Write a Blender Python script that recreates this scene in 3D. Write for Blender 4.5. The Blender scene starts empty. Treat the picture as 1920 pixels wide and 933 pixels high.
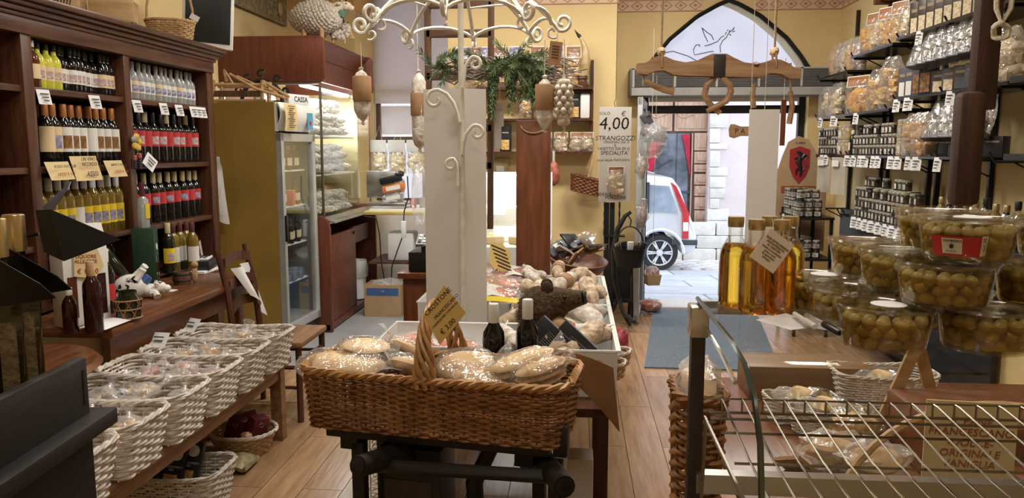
import bpy, bmesh, math, random
from mathutils import Vector, Matrix, Euler, noise
PI = math.pi
R = random.Random(7)
S = bpy.context.scene
C = S.collection
# ------------------------------------------------------------------ camera
F = 1440.0
PSI = math.atan(0.0826)
PIT = math.atan(186 / F)
CAM = Vector((0, 0, 1.55))
cd = bpy.data.cameras.new('camera'); cam = bpy.data.objects.new('camera', cd); C.objects.link(cam)
cd.sensor_width = 36; cd.lens = 36 * F / 1920; cd.clip_start = 0.02; cd.clip_end = 200
cam.location = CAM; cam.rotation_euler = (PI / 2 - PIT, 0, PSI)
S.camera = cam
# ------------------------------------------------------------------ world, large lights, exposure
w = bpy.data.worlds.new('sky'); S.world = w; w.use_nodes = True
bg = w.node_tree.nodes['Background']; bg.inputs[0].default_value = (0.80, 0.88, 1.0, 1); bg.inputs[1].default_value = 2.3
S.view_settings.view_transform = 'Standard'; S.view_settings.look = 'None'
S.view_settings.gamma = 1; S.view_settings.use_curve_mapping = False
S.view_settings.exposure = 0.15
LIGHTS = [  # x, y, power, size  (ceiling lamps of the shop, fixtures are built further down)
    (-0.3, 3.2, 42, .9), (0.7, 5.6, 46, .9), (-1.0, 5.6, 34, .9), (0.2, 0.7, 14, .9), (1.45, 3.4, 8, .6), (-1.7, 2.6, 13, .6)]
CEIL = 3.45
for x, y, p, s in LIGHTS:
    l = bpy.data.lights.new('ceiling_lamp_light', 'AREA'); l.shape = 'RECTANGLE'; l.size = s; l.size_y = .25
    l.energy = p; l.color = (1, .95, .87)
    o = bpy.data.objects.new('ceiling_lamp_light', l); o.location = (x, y, CEIL - .10); C.objects.link(o)

def W(px, py, X=None, Y=None, Z=None):
    """point of the room seen at a pixel of the 1920x933 photograph, on a plane X, Y or Z"""
    cp, sp, cy, sy = math.cos(PIT), math.sin(PIT), math.cos(PSI), math.sin(PSI)
    d = Vector((-sy * cp, cy * cp, -sp)) + Vector((cy, sy, 0)) * ((px - 960) / F) + Vector((-sy * sp, cy * sp, cp)) * ((466.5 - py) / F)
    if Y is not None: t = Y / d.y
    elif X is not None: t = X / d.x
    else: t = (Z - CAM.z) / d.z
    return CAM + d * t

# ------------------------------------------------------------------ materials
MATS = {}
def _n(nt, t, x=0, y=0):
    n = nt.nodes.new(t); n.location = (x, y); return n
def mat(name, col, rough=.55, metal=0., var=.12, scale=6., bump=0., bscale=60., spec=.5, trans=0., ior=1.45, coat=0., emit=None, estr=0., stretch=None, sheen=0., objrand=0.):
    if name in MATS: return MATS[name]
    m = bpy.data.materials.new(name); m.use_nodes = True; nt = m.node_tree; b = nt.nodes['Principled BSDF']
    b.inputs['Roughness'].default_value = rough; b.inputs['Metallic'].default_value = metal
    b.inputs['Specular IOR Level'].default_value = spec; b.inputs['Transmission Weight'].default_value = trans
    b.inputs['IOR'].default_value = ior; b.inputs['Coat Weight'].default_value = coat
    b.inputs['Sheen Weight'].default_value = sheen
    tc = _n(nt, 'ShaderNodeTexCoord'); src = tc.outputs['Object']
    if stretch:
        mp = _n(nt, 'ShaderNodeMapping'); mp.inputs['Scale'].default_value = stretch; nt.links.new(src, mp.inputs[0]); src = mp.outputs[0]
    c2 = col if isinstance(col[0], (tuple, list)) else None
    if c2: a, d = c2
    else:
        a = tuple(max(0, c * (1 - var)) for c in col); d = tuple(min(1, c * (1 + var)) for c in col)
    no = _n(nt, 'ShaderNodeTexNoise'); no.inputs['Scale'].default_value = scale; no.inputs['Detail'].default_value = 6; no.inputs['Roughness'].default_value = .6
    nt.links.new(src, no.inputs['Vector'])
    cr = _n(nt, 'ShaderNodeValToRGB'); cr.color_ramp.elements[0].position = .33; cr.color_ramp.elements[1].position = .67
    cr.color_ramp.elements[0].color = (*a, 1); cr.color_ramp.elements[1].color = (*d, 1)
    nt.links.new(no.outputs[0], cr.inputs[0]); out = cr.outputs[0]
    if objrand:
        oi = _n(nt, 'ShaderNodeObjectInfo'); mr = _n(nt, 'ShaderNodeMapRange'); mr.inputs[3].default_value = 1 - objrand; mr.inputs[4].default_value = 1 + objrand
        nt.links.new(oi.outputs['Random'], mr.inputs[0])
        hs = _n(nt, 'ShaderNodeHueSaturation'); nt.links.new(mr.outputs[0], hs.inputs['Value']); nt.links.new(out, hs.inputs['Color']); out = hs.outputs[0]
    nt.links.new(out, b.inputs['Base Color'])
    if bump:
        n2 = _n(nt, 'ShaderNodeTexNoise'); n2.inputs['Scale'].default_value = bscale; n2.inputs['Detail'].default_value = 4
        nt.links.new(src, n2.inputs['Vector'])
        bp = _n(nt, 'ShaderNodeBump'); bp.inputs['Strength'].default_value = bump; bp.inputs['Distance'].default_value = .01
        nt.links.new(n2.outputs[0], bp.inputs['Height']); nt.links.new(bp.outputs[0], b.inputs['Normal'])
    if emit: b.inputs['Emission Color'].default_value = (*emit, 1); b.inputs['Emission Strength'].default_value = estr
    MATS[name] = m; return m
def wood(name, a, b, axis='y', rough=.42, scale=3., k=9., coat=0., objrand=0.):
    st = {'x': (1, k, k), 'y': (k, 1, k), 'z': (k, k, 1)}[axis]
    return mat(name, (a, b), rough=rough, scale=scale, stretch=st, bump=.12, bscale=6, coat=coat, objrand=objrand)
def film(name, col=(1, 1, 1), gloss=.25, rough=.12, bump=0., bscale=30, tint=(1, 1, 1), diff=0.):
    """thin clear sheet: glass pane, cellophane, plastic tub"""
    if name in MATS: return MATS[name]
    m = bpy.data.materials.new(name); m.use_nodes = True; nt = m.node_tree; nt.nodes.remove(nt.nodes['Principled BSDF'])
    out = nt.nodes['Material Output']
    t = _n(nt, 'ShaderNodeBsdfTransparent'); t.inputs[0].default_value = (*tint, 1)
    g = _n(nt, 'ShaderNodeBsdfGlossy'); g.inputs[0].default_value = (*col, 1); g.inputs[1].default_value = rough
    lw = _n(nt, 'ShaderNodeLayerWeight'); lw.inputs[0].default_value = .35
    mr = _n(nt, 'ShaderNodeMapRange'); mr.inputs[3].default_value = gloss * .35; mr.inputs[4].default_value = min(1, gloss * 2.2)
    nt.links.new(lw.outputs['Fresnel'], mr.inputs[0])
    mx = _n(nt, 'ShaderNodeMixShader'); nt.links.new(mr.outputs[0], mx.inputs[0]); nt.links.new(t.outputs[0], mx.inputs[1]); nt.links.new(g.outputs[0], mx.inputs[2])
    res = mx.outputs[0]
    if diff:
        d = _n(nt, 'ShaderNodeBsdfDiffuse'); d.inputs[0].default_value = (*col, 1)
        m2 = _n(nt, 'ShaderNodeMixShader'); m2.inputs[0].default_value = diff; nt.links.new(res, m2.inputs[1]); nt.links.new(d.outputs[0], m2.inputs[2]); res = m2.outputs[0]
    nt.links.new(res, out.inputs[0])
    if bump:
        tc = _n(nt, 'ShaderNodeTexCoord'); n2 = _n(nt, 'ShaderNodeTexNoise'); n2.inputs['Scale'].default_value = bscale; nt.links.new(tc.outputs['Object'], n2.inputs['Vector'])
        bp = _n(nt, 'ShaderNodeBump'); bp.inputs['Strength'].default_value = bump; bp.inputs['Distance'].default_value = .02
        nt.links.new(n2.outputs[0], bp.inputs['Height']); nt.links.new(bp.outputs[0], g.inputs['Normal'])
    MATS[name] = m; return m

m_dark = wood('dark_walnut', (.045, .016, .008), (.12, .045, .022), 'y', .35)
m_darkz = wood('dark_walnut_upright', (.045, .016, .008), (.12, .045, .022), 'z', .35)
m_counter = wood('counter_wood', (.10, .035, .013), (.20, .075, .028), 'y', .3)
m_hood = wood('mahogany_panel', (.105, .027, .013), (.16, .045, .022), 'z', .38)
m_hoody = wood('mahogany_panel_long', (.105, .027, .013), (.16, .045, .022), 'y', .38)
m_redw = wood('red_brown_board', (.11, .034, .012), (.20, .065, .024), 'z', .4)
m_bench = wood('bench_wood', (.17, .085, .035), (.32, .17, .08), 'y', .5)
m_palew = wood('pale_pine', (.36, .22, .10), (.55, .36, .18), 'x', .55)
m_yoke = wood('yoke_wood', (.28, .15, .07), (.48, .29, .15), 'x', .5)
m_old = wood('old_brown_wood', (.06, .03, .015), (.16, .08, .04), 'z', .6)
m_oldx = wood('old_brown_wood_long', (.06, .03, .015), (.16, .08, .04), 'x', .6)
m_rust = wood('rusty_beam', (.03, .014, .008), (.08, .036, .02), 'z', .6)
m_black = mat('black_paint', (.012, .012, .012), .4, var=.3)
m_blackm = mat('black_iron', (.018, .017, .017), .5, .3, var=.3, bump=.2, bscale=90)
m_scale = wood('blackened_wood', (.008, .007, .006), (.024, .018, .014), 'x', .55)
m_white = mat('white_paint', (.80, .79, .75), .5, var=.04)
m_card = mat('white_card', (.72, .70, .66), .7, var=.03)
m_paper = mat('white_paper', (.80, .80, .80), .8, var=.03)
m_plast = mat('white_plastic', (.82, .82, .80), .35, var=.03)
m_cream = mat('cream_iron', (.72, .69, .60), .45, var=.12, scale=20)
m_grey = mat('grey_metal', (.35, .36, .37), .35, .6, var=.08)
m_steel = mat('brushed_steel', (.55, .54, .52), .25, .95, var=.08)
m_chrome = mat('wire_steel', (.30, .27, .22), .28, 1., var=.1)
m_yell = mat('yellow_wall', (.74, .57, .29), .85, var=.05, scale=1.6, bump=.06, bscale=25)
m_oran = mat('orange_wall', (.68, .42, .17), .85, var=.05, scale=2.)
m_friez = mat('frieze_band', (.70, .52, .38), .8, var=.05)
m_frizd = mat('frieze_motif', (.44, .23, .14), .8, var=.1)
m_fyel = mat('fridge_side', (.33, .215, .045), .6, var=.16, scale=2.2)
m_note = mat('kraft_note', (.72, .52, .18), .75, var=.06)
m_noted = mat('kraft_note_pale', (.70, .54, .28), .75, var=.08)
m_ink = mat('ink', (.015, .013, .012), .7)
m_inkr = mat('red_ink', (.35, .06, .03), .7)
m_kraft = mat('kraft_label', (.37, .21, .105), .7, var=.12, scale=18)
m_cork = mat('cork', (.50, .32, .16), .8, var=.2, scale=40)
m_rope = mat('hemp_rope', (.42, .30, .17), .9, var=.25, scale=60, bump=.6, bscale=160)
m_rope2 = mat('pale_rope', (.66, .60, .48), .9, var=.15, scale=60, bump=.6, bscale=160)
m_sal = mat('salami_mould', ((.40, .31, .25), (.86, .81, .73)), .85, scale=30, bump=.5, bscale=70)
m_sal2 = mat('salami_casing', ((.30, .17, .08), (.84, .72, .55)), .8, scale=24, bump=.6, bscale=60)
m_garl = mat('garlic_skin', ((.46, .38, .29), (.78, .72, .62)), .7, scale=30)
m_meat = mat('cured_meat', ((.30, .06, .035), (.58, .22, .14)), .4, scale=26)
m_meat2 = mat('pink_ham', ((.55, .16, .09), (.74, .32, .2)), .35, scale=14)
m_bread = mat('flatbread', ((.66, .43, .20), (.88, .70, .46)), .8, scale=7, bump=.3, bscale=24)
m_breadt = mat('flatbread_toast', ((.42, .22, .08), (.86, .66, .40)), .8, scale=18, bump=.3, bscale=24)
m_wick = mat('brown_wicker', ((.15, .062, .02), (.36, .17, .06)), .5, scale=22, bump=.2, bscale=120)
m_wickr = mat('golden_wicker', ((.30, .14, .045), (.50, .27, .10)), .45, scale=22)
m_wickw = mat('white_wicker', ((.50, .43, .36), (.80, .76, .70)), .55, scale=26)
m_wickl = mat('tan_wicker', ((.38, .22, .09), (.60, .40, .2)), .55, scale=26)
m_wickd = mat('red_brown_wicker', ((.13, .045, .02), (.30, .11, .05)), .5, scale=26)
m_film = film('cellophane', gloss=.26, rough=.14, bump=1., bscale=26, diff=.07)  # slight white diffuse mixed into the clear film stands in for highlights
m_filmw = film('cloudy_cellophane', gloss=.22, rough=.2, bump=.9, bscale=22, diff=.18)
m_pane = film('window_glass', gloss=.10, rough=.02, tint=(.97, .99, .98))
m_pane2 = film('counter_glass', gloss=.16, rough=.03, tint=(.95, .96, .93))
m_tub = film('clear_tub', gloss=.20, rough=.08, bump=.15, bscale=9, tint=(.97, .96, .92))
m_brine = film('olive_brine', gloss=.10, rough=.05, tint=(.93, .86, .62), diff=.07, col=(.60, .42, .14))
m_olive = mat('green_olive', ((.27, .19, .05), (.50, .38, .12)), .4, scale=24, objrand=.22)
m_pasta = mat('yellow_pasta', ((.50, .26, .06), (.86, .58, .22)), .6, scale=34, bump=.9, bscale=55)
m_pastao = mat('orange_pasta', ((.55, .24, .02), (.90, .52, .08)), .6, scale=30, bump=.9, bscale=55)
m_pastaw = mat('pale_pasta', ((.55, .42, .25), (.86, .74, .52)), .7, scale=34, bump=.9, bscale=55)
m_biscuit = mat('taralli', ((.48, .25, .09), (.80, .54, .26)), .6, scale=12)
m_wine = mat('dark_wine_glass', (.008, .007, .007), .07, var=.2, coat=.3)
m_wineg = mat('green_wine_glass', (.012, .016, .007), .07, var=.2, coat=.3)
m_gold = mat('gold_wine_glass', ((.10, .065, .008), (.30, .19, .03)), .08, scale=5, coat=.3)
m_limon = mat('lemon_liqueur', (.62, .60, .06), .12, var=.08, coat=.3)
m_clear = mat('clear_bottle', (.34, .36, .35), .06, var=.1, coat=.4)
m_amber = mat('amber_bottle', (.10, .025, .006), .08, var=.2)
m_rose = mat('dark_rose_bottle', ((.008, .004, .004), (.055, .010, .008)), .08, scale=5)
m_gcap = mat('gold_cap', (.52, .40, .20), .32, .75, var=.08)
m_ocap = mat('copper_capsule', (.44, .17, .05), .4, .2, var=.1)
m_wcap = mat('white_capsule', (.72, .72, .70), .4, var=.05)
m_kcap = mat('black_capsule', (.02, .02, .02), .35)
m_ycap = mat('yellow_capsule', (.55, .47, .27), .4)
m_pcap = mat('plum_capsule', (.10, .025, .03), .4)
m_lwhite = mat('white_label', (.74, .72, .66), .6, var=.04)
m_lyell = mat('yellow_label', (.78, .56, .03), .6, var=.05)
m_lred = mat('red_label', (.50, .035, .04), .6, var=.08)
m_lpic = mat('dark_picture', ((.02, .015, .01), (.42, .20, .06)), .6, scale=30)
m_lpicb = mat('blue_picture', ((.06, .06, .22), (.50, .48, .56)), .6, scale=38)
m_lpicl = mat('blush_picture', ((.30, .16, .20), (.74, .62, .58)), .6, scale=45)
m_lpicg = mat('sunset_picture', ((.02, .03, .05), (.62, .24, .04)), .5, scale=9, stretch=(.2, .2, 4))
m_lcream = mat('cream_label', (.72, .55, .33), .6, var=.05)
m_jarg = mat('dark_jar_glass', ((.010, .009, .008), (.07, .055, .04)), .1, scale=30, coat=.3, objrand=.5)
m_jarb = mat('beige_jar', ((.30, .20, .09), (.56, .42, .22)), .15, scale=30, coat=.3)
m_jarl = mat('jar_label', ((.10, .09, .08), (.62, .58, .50)), .5, scale=45, objrand=.35)
m_jarlid = mat('jar_lid', (.56, .52, .42), .35, .5, var=.1)
m_jarlidk = mat('dark_jar_lid', (.03, .03, .03), .35)
m_blkbox = mat('black_carton', (.018, .018, .022), .4)
m_slate = mat('slate_carton', (.08, .08, .10), .45)
m_blue = mat('blue_plastic', (.06, .13, .34), .5)
m_redbox = mat('wine_red_carton', (.13, .014, .022), .45)
m_green = mat('green_carton', (.012, .045, .022), .5)
m_orange = mat('orange_pack', (.62, .18, .04), .45)
m_cardb = mat('cardboard', (.46, .31, .17), .8, var=.08)
m_hess = mat('hessian', ((.10, .07, .03), (.22, .16, .08)), .9, scale=30, bump=.5, bscale=120)
m_screen = mat('dark_screen', (.012, .014, .014), .18)
m_tube = mat('fluorescent_tube', (.9, .9, .9), .5, emit=(.93, .97, 1.0), estr=9)
m_rosem = mat('rosemary', ((.07, .12, .045), (.22, .30, .14)), .6, scale=60)
m_twig = mat('grey_twig', ((.16, .13, .10), (.36, .31, .25)), .8, scale=30)
m_wool = mat('sheep_wool', ((.46, .40, .33), (.76, .71, .63)), .95, scale=40, bump=1., bscale=90)
m_horn = mat('horn', ((.30, .19, .07), (.68, .54, .32)), .35, scale=8)
m_fur = mat('boar_fur', ((.022, .013, .006), (.12, .07, .032)), .95, scale=70, bump=1., bscale=140)
# ------------------------------------------------------------------ mesh builder and scene helpers
class MB:
    def __init__(s): s.v = []; s.f = []; s.m = []
    def add(s, vs, fs, mi=0, M=None):
        b = len(s.v)
        s.v += [tuple(M @ Vector(p)) if M else tuple(p) for p in vs]
        s.f += [tuple(b + i for i in f) for f in fs]; s.m += [mi] * len(fs); return s
    def box(s, c, d, mi=0, rot=None, taper=1.):
        x, y, z = (q / 2 for q in d); t = taper
        vs = [(-x * t, -y * t, -z), (x * t, -y * t, -z), (x * t, y * t, -z), (-x * t, y * t, -z), (-x, -y, z), (x, -y, z), (x, y, z), (-x, y, z)]
        M = Matrix.Translation(c) @ (Euler(rot).to_matrix().to_4x4() if rot else Matrix())
        return s.add(vs, [(0, 3, 2, 1), (4, 5, 6, 7), (0, 1, 5, 4), (1, 2, 6, 5), (2, 3, 7, 6), (3, 0, 4, 7)], mi, M)
    def b2(s, lo, hi, mi=0):
        return s.box([(a + b) / 2 for a, b in zip(lo, hi)], [abs(b - a) for a, b in zip(lo, hi)], mi)
    def tube(s, pts, r, n=6, mi=0, closed=False, sx=1., sy=1., caps=True, up=None):
        pts = [Vector(p) for p in pts]; k = len(pts); rr = r if isinstance(r, (list, tuple)) else [r] * k
        b = len(s.v); prev = None
        for i, p in enumerate(pts):
            if closed: t = pts[(i + 1) % k] - pts[i - 1]
            else: t = pts[min(i + 1, k - 1)] - pts[max(i - 1, 0)]
            if t.length < 1e-9: t = Vector((0, 0, 1))
            t.normalize()
            if prev is None or up is not None:
                u = Vector(up) if up is not None else (Vector((0, 0, 1)) if abs(t.z) < .9 else Vector((1, 0, 0)))
                a = t.cross(u)
                if a.length < 1e-6: a = t.orthogonal()
            else:
                a = prev - t * prev.dot(t)
                if a.length < 1e-6: a = t.orthogonal()
            a.normalize(); prev = a; c = t.cross(a)
            for j in range(n):
                q = 2 * PI * j / n
                s.v.append(tuple(p + a * (math.cos(q) * rr[i] * sx) + c * (math.sin(q) * rr[i] * sy)))
        for i in range(k if closed else k - 1):
            for j in range(n):
                i2 = (i + 1) % k; j2 = (j + 1) % n
                s.f.append((b + i * n + j, b + i2 * n + j, b + i2 * n + j2, b + i * n + j2)); s.m.append(mi)
        if caps and not closed:
            s.f.append(tuple(b + j for j in range(n))); s.f.append(tuple(b + (k - 1) * n + j for j in reversed(range(n)))); s.m += [mi, mi]
        return s
    def lathe(s, prof, n=14, mi=0, M=None, a0=0., a1=2 * PI, wob=None, caps=True):
        full = abs(a1 - a0 - 2 * PI) < 1e-6; k = n if full else n + 1; vs = []; fs = []
        for i, (r, z) in enumerate(prof):
            for j in range(k):
                a = a0 + (a1 - a0) * j / n; q = r * (wob(a, z) if wob else 1)
                vs.append((q * math.cos(a), q * math.sin(a), z))
        for i in range(len(prof) - 1):
            for j in range(n):
                j2 = (j + 1) % k
                fs.append((i * k + j, i * k + j2, (i + 1) * k + j2, (i + 1) * k + j))
        if full and caps:
            if prof[0][0] > 1e-6: fs.append(tuple(reversed(range(k))))
            if prof[-1][0] > 1e-6: fs.append(tuple((len(prof) - 1) * k + j for j in range(k)))
        return s.add(vs, fs, mi, M)
    def prism(s, poly, h, mi=0, M=None):
        n = len(poly); vs = [(x, y, 0) for x, y in poly] + [(x, y, h) for x, y in poly]
        fs = [tuple(reversed(range(n))), tuple(range(n, 2 * n))] + [(i, (i + 1) % n, n + (i + 1) % n, n + i) for i in range(n)]
        return s.add(vs, fs, mi, M)
    def ell(s, c, rad, n=12, k=8, mi=0, M=None, wob=0., seed=0, fr=3.):
        vs = []; fs = []
        for i in range(k + 1):
            th = PI * i / k
            for j in range(n):
                ph = 2 * PI * j / n
                d = Vector((math.sin(th) * math.cos(ph), math.sin(th) * math.sin(ph), -math.cos(th)))
                q = 1 + (wob * noise.noise(d * fr + Vector((seed * 3.7, seed, 0))) if wob else 0)
                vs.append((c[0] + d.x * rad[0] * q, c[1] + d.y * rad[1] * q, c[2] + d.z * rad[2] * q))
        for i in range(k):
            for j in range(n):
                j2 = (j + 1) % n
                if i == 0: fs.append((j, n + j2, n + j)) if False else fs.append((i * n + j, (i + 1) * n + j2, (i + 1) * n + j))
                elif i == k - 1: fs.append((i * n + j, i * n + j2, (i + 1) * n + j))
                else: fs.append((i * n + j, i * n + j2, (i + 1) * n + j2, (i + 1) * n + j))
        return s.add(vs, fs, mi, M)
    def sheet(s, fn, nu, nv, mi=0, M=None, closeu=False):
        ku = nu if closeu else nu + 1
        vs = [fn(i / nu, j / nv) for j in range(nv + 1) for i in range(ku)]
        fs = [(j * ku + i, j * ku + (i + 1) % ku, (j + 1) * ku + (i + 1) % ku, (j + 1) * ku + i) for j in range(nv) for i in range(nu)]
        return s.add(vs, fs, mi, M)
    def mesh(s, name, mats, smooth=None, bevel=0., weld=True, solid=0.):
        me = bpy.data.meshes.new(name)
        me.from_pydata(s.v, [], s.f)
        for q in (mats if isinstance(mats, (list, tuple)) else [mats]): me.materials.append(q)
        me.polygons.foreach_set('material_index', s.m)
        bm = bmesh.new(); bm.from_mesh(me)
        if weld: bmesh.ops.remove_doubles(bm, verts=bm.verts, dist=1e-5)
        if solid:
            bmesh.ops.recalc_face_normals(bm, faces=bm.faces)
            bmesh.ops.solidify(bm, geom=list(bm.faces), thickness=solid)
        if bevel:
            es = [e for e in bm.edges if len(e.link_faces) == 2 and e.calc_face_angle(0) > .6]
            bmesh.ops.bevel(bm, geom=es, offset=bevel, segments=2, affect='EDGES', profile=.5, clamp_overlap=True)
        bmesh.ops.recalc_face_normals(bm, faces=bm.faces)
        bm.to_mesh(me); bm.free()
        if smooth is None: smooth = 40
        if smooth:
            me.polygons.foreach_set('use_smooth', [True] * len(me.polygons))
            try: me.set_sharp_from_angle(angle=math.radians(smooth))
            except Exception: pass
        return me
    def build(s, name, mats, parent=None, **k):
        kind = k.pop('kind', None); label = k.pop('label', None)
        o = obj(name, s.mesh(name, mats, **k), parent)
        if kind: o['kind'] = kind
        if label: o['label'] = label
        return o
def obj(name, me, parent=None, loc=None, rot=None):
    o = bpy.data.objects.new(name, me); C.objects.link(o)
    if parent: o.parent = parent
    if loc is not None: o.location = loc
    if rot is not None: o.rotation_euler = rot
    return o
def tag(o, label, cat, group=None):
    o['label'] = label; o['category'] = cat
    if group: o['group'] = group
    return o
def thing(name, label, cat, loc=(0, 0, 0), rot=0, group=None):
    o = obj(name, None, None, loc, rot if isinstance(rot, (tuple, list, Euler)) else (0, 0, rot)); o.empty_display_size = .05
    return tag(o, label, cat, group)
def struct(o): o['kind'] = 'structure'; return o
def dup(root, loc=None, rot=None, label=None, scale=None, group=None):
    def cp(o, par):
        c = o.copy(); C.objects.link(c)
        if par: c.parent = par; c.matrix_parent_inverse = o.matrix_parent_inverse.copy()
        for ch in list(o.children): cp(ch, c)
        return c
    c = cp(root, None)
    if loc is not None: c.location = loc
    if rot is not None: c.rotation_euler = rot if isinstance(rot, (tuple, list)) else (0, 0, rot)
    if scale is not None: c.scale = scale if isinstance(scale, (tuple, list)) else (scale,) * 3
    if label: c['label'] = label
    if group: c['group'] = group
    return c
def text(s, size, parent, loc, rot, m=None, name='lettering', align='CENTER', shear=0., sp=1., thick=.0004, bold=0.):
    cu = bpy.data.curves.new(name, 'FONT'); cu.body = s; cu.size = size; cu.align_x = align; cu.align_y = 'CENTER'
    cu.extrude = thick; cu.shear = shear; cu.space_line = sp; cu.resolution_u = 2; cu.offset = bold
    t = bpy.data.objects.new(name, cu); C.objects.link(t)
    me = bpy.data.meshes.new_from_object(t); me.name = name
    bpy.data.objects.remove(t); bpy.data.curves.remove(cu)
    me.materials.clear(); me.materials.append(m or m_ink)
    return obj(name, me, parent, loc, rot)
def arc(c, r, a0, a1, n, pl='xz'):
    out = []
    for i in range(n + 1):
        a = a0 + (a1 - a0) * i / n; u, v = r * math.cos(a), r * math.sin(a)
        out.append((c[0] + u, c[1], c[2] + v) if pl == 'xz' else (c[0], c[1] + u, c[2] + v) if pl == 'yz' else (c[0] + u, c[1] + v, c[2]))
    return out
def spiral(c, r0, r1, a0, a1, n, ux, uz):
    out = []
    for i in range(n + 1):
        t = i / n; a = a0 + (a1 - a0) * t; r = r0 + (r1 - r0) * t
        out.append(Vector(c) + Vector(ux) * (r * math.cos(a)) + Vector(uz) * (r * math.sin(a)))
    return out
def bez(p0, p1, p2, p3, n=8):
    p0, p1, p2, p3 = map(Vector, (p0, p1, p2, p3)); o = []
    for i in range(n + 1):
        t = i / n; o.append(p0 * (1 - t) ** 3 + p1 * 3 * t * (1 - t) ** 2 + p2 * 3 * t * t * (1 - t) + p3 * t ** 3)
    return o
def rrect(hx, hy, r, n):
    """n points evenly round a rounded rectangle, with outward normals"""
    segs = []; r = min(r, hx, hy)
    L = [2 * (hx - r), PI * r / 2, 2 * (hy - r), PI * r / 2] * 2; tot = sum(L); out = []
    cs = [(hx - r, hy - r, 0), (-(hx - r), hy - r, PI / 2), (-(hx - r), -(hy - r), PI), (hx - r, -(hy - r), 1.5 * PI)]
    for i in range(n):
        d = tot * i / n; k = 0
        # order: right side up, corner 0, top leftwards, corner 1, ...
        seq = [('l', (hx, -(hy - r)), (0, 1), 2 * (hy - r)), ('c', 0), ('l', (hx - r, hy), (-1, 0), 2 * (hx - r)), ('c', 1), ('l', (-hx, hy - r), (0, -1), 2 * (hy - r)), ('c', 2), ('l', (-(hx - r), -hy), (1, 0), 2 * (hx - r)), ('c', 3)]
        for q in seq:
            ln = q[3] if q[0] == 'l' else PI * r / 2
            if d <= ln or q is seq[-1]:
                if q[0] == 'l':
                    x = q[1][0] + q[2][0] * d; y = q[1][1] + q[2][1] * d; nx, ny = q[2][1], -q[2][0]
                else:
                    cx, cy, a = cs[q[1]]; a += d / max(r, 1e-6); nx, ny = math.cos(a), math.sin(a); x, y = cx + r * nx, cy + r * ny
                out.append((x, y, nx, ny)); break
            d -= ln
    return out
def wicker(parent, hx, hy, H, flare, m, rim_m=None, rows=10, spacing=.03, r=.006, corner=.05, rimr=.009, roundness=None, lift=0.):
    """woven basket: weave (strands and stakes), rim (twisted border), base"""
    per = 4 * (hx + hy); ns = max(12, int(per / spacing) // 2 * 2); k = 4; n = ns * k
    b = MB()
    base = rrect(hx, hy, corner, n)
    def pt(i, t, off=0.):
        x, y, nx, ny = base[i % n]; e = flare * t + off
        return (x + nx * e, y + ny * e, t * H + lift * (abs(x) / hx) ** 2 * t)
    for row in range(rows):
        t = (row + .5) / rows
        pts = [pt(i, t, r * .8 * math.cos(PI * i / k + PI * row)) for i in range(n)]
        b.tube(pts, r * (.85 + .3 * R.random()), 4, closed=True, sx=.8, sy=H / rows / 2 / r * .90)
    for i in range(0, n, k): b.tube([pt(i, 0), pt(i, .5), pt(i, 1)], r * .7, 4)
    o = b.build('weave', m, parent, weld=False, smooth=60); o['kind'] = 'stuff'
    rim = MB(); rim_m = rim_m or m
    for st in range(3):
        pts = []
        for i in range(0, n, 2):
            a = 2 * PI * i / (k * 3.) + st * 2 * PI / 3; x, y, nx, ny = base[i]; e = flare + rimr * .75 * math.cos(a)
            pts.append((x + nx * e, y + ny * e, H + lift * (abs(x) / hx) ** 2 + rimr * .75 * math.sin(a)))
        rim.tube(pts, rimr * .7, 5, closed=True)
    rim.build('rim', rim_m, parent, weld=False, smooth=60)
    bs = MB(); bs.prism([(x - nx * r, y - ny * r) for x, y, nx, ny in base[::2]], .008); bs.build('base', m, parent)
def rough_mesh(mb, amp, fr, seed=0):
    for i, p in enumerate(mb.v):
        v = Vector(p); mb.v[i] = tuple(v + amp * noise.noise_vector(v * fr + Vector((seed * 5.1, seed * 2.3, seed))))
    return mb
# ------------------------------------------------------------------ room shell
XL, XR, YB, YD, YW, XP = -2.95, 2.45, 7.15, 7.60, 8.60, .36
m_floor = wood('oak_laminate', (.31, .175, .085), (.49, .305, .17), 'y', .24, scale=2.2, objrand=.16)
m_joint = mat('floor_joint', (.10, .05, .025), .7)
fl = struct(MB().b2((XL - .1, -1.3, -.06), (XR + .1, 7.66, -.012)).build('floor', m_joint))
pw, pl_ = .19, 1.28
pm = MB().b2((.0015, .0015, -.012), (pw - .0015, pl_ - .0015, 0)).mesh('plank', m_floor)
half = MB().b2((.0015, .0015, -.012), (pw - .0015, pl_ / 2 - .0015, 0)).mesh('plank', m_floor)
for i in range(29):
    x = XL + i * pw
    if x + pw > XR + .05: break
    y = -1.2
    k = (i * 3) % 2
    while y < 7.3:
        ln = pl_ / 2 if (k and y < -1.1) else pl_; end = 5.2 if x < -.85 else 7.56
        if y > end - .02: break
        o = obj('plank', half if ln < pl_ else pm, fl, (x, y, 0))
        if y + ln > end: o.scale = (1, (end - y) / ln, 1)
        y += ln
m_lino = mat('grey_lino', (.36, .37, .38), .4, var=.08, scale=3)
struct(MB().b2((XL, 5.2, -.012), (-.80, YW, .004)).build('floor_service_area', m_lino))
struct(MB().b2((XL, -1.3, CEIL), (XR, YW, CEIL + .1)).build('ceiling', mat('ceiling_paint', (.80, .76, .66), .9)))
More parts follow.
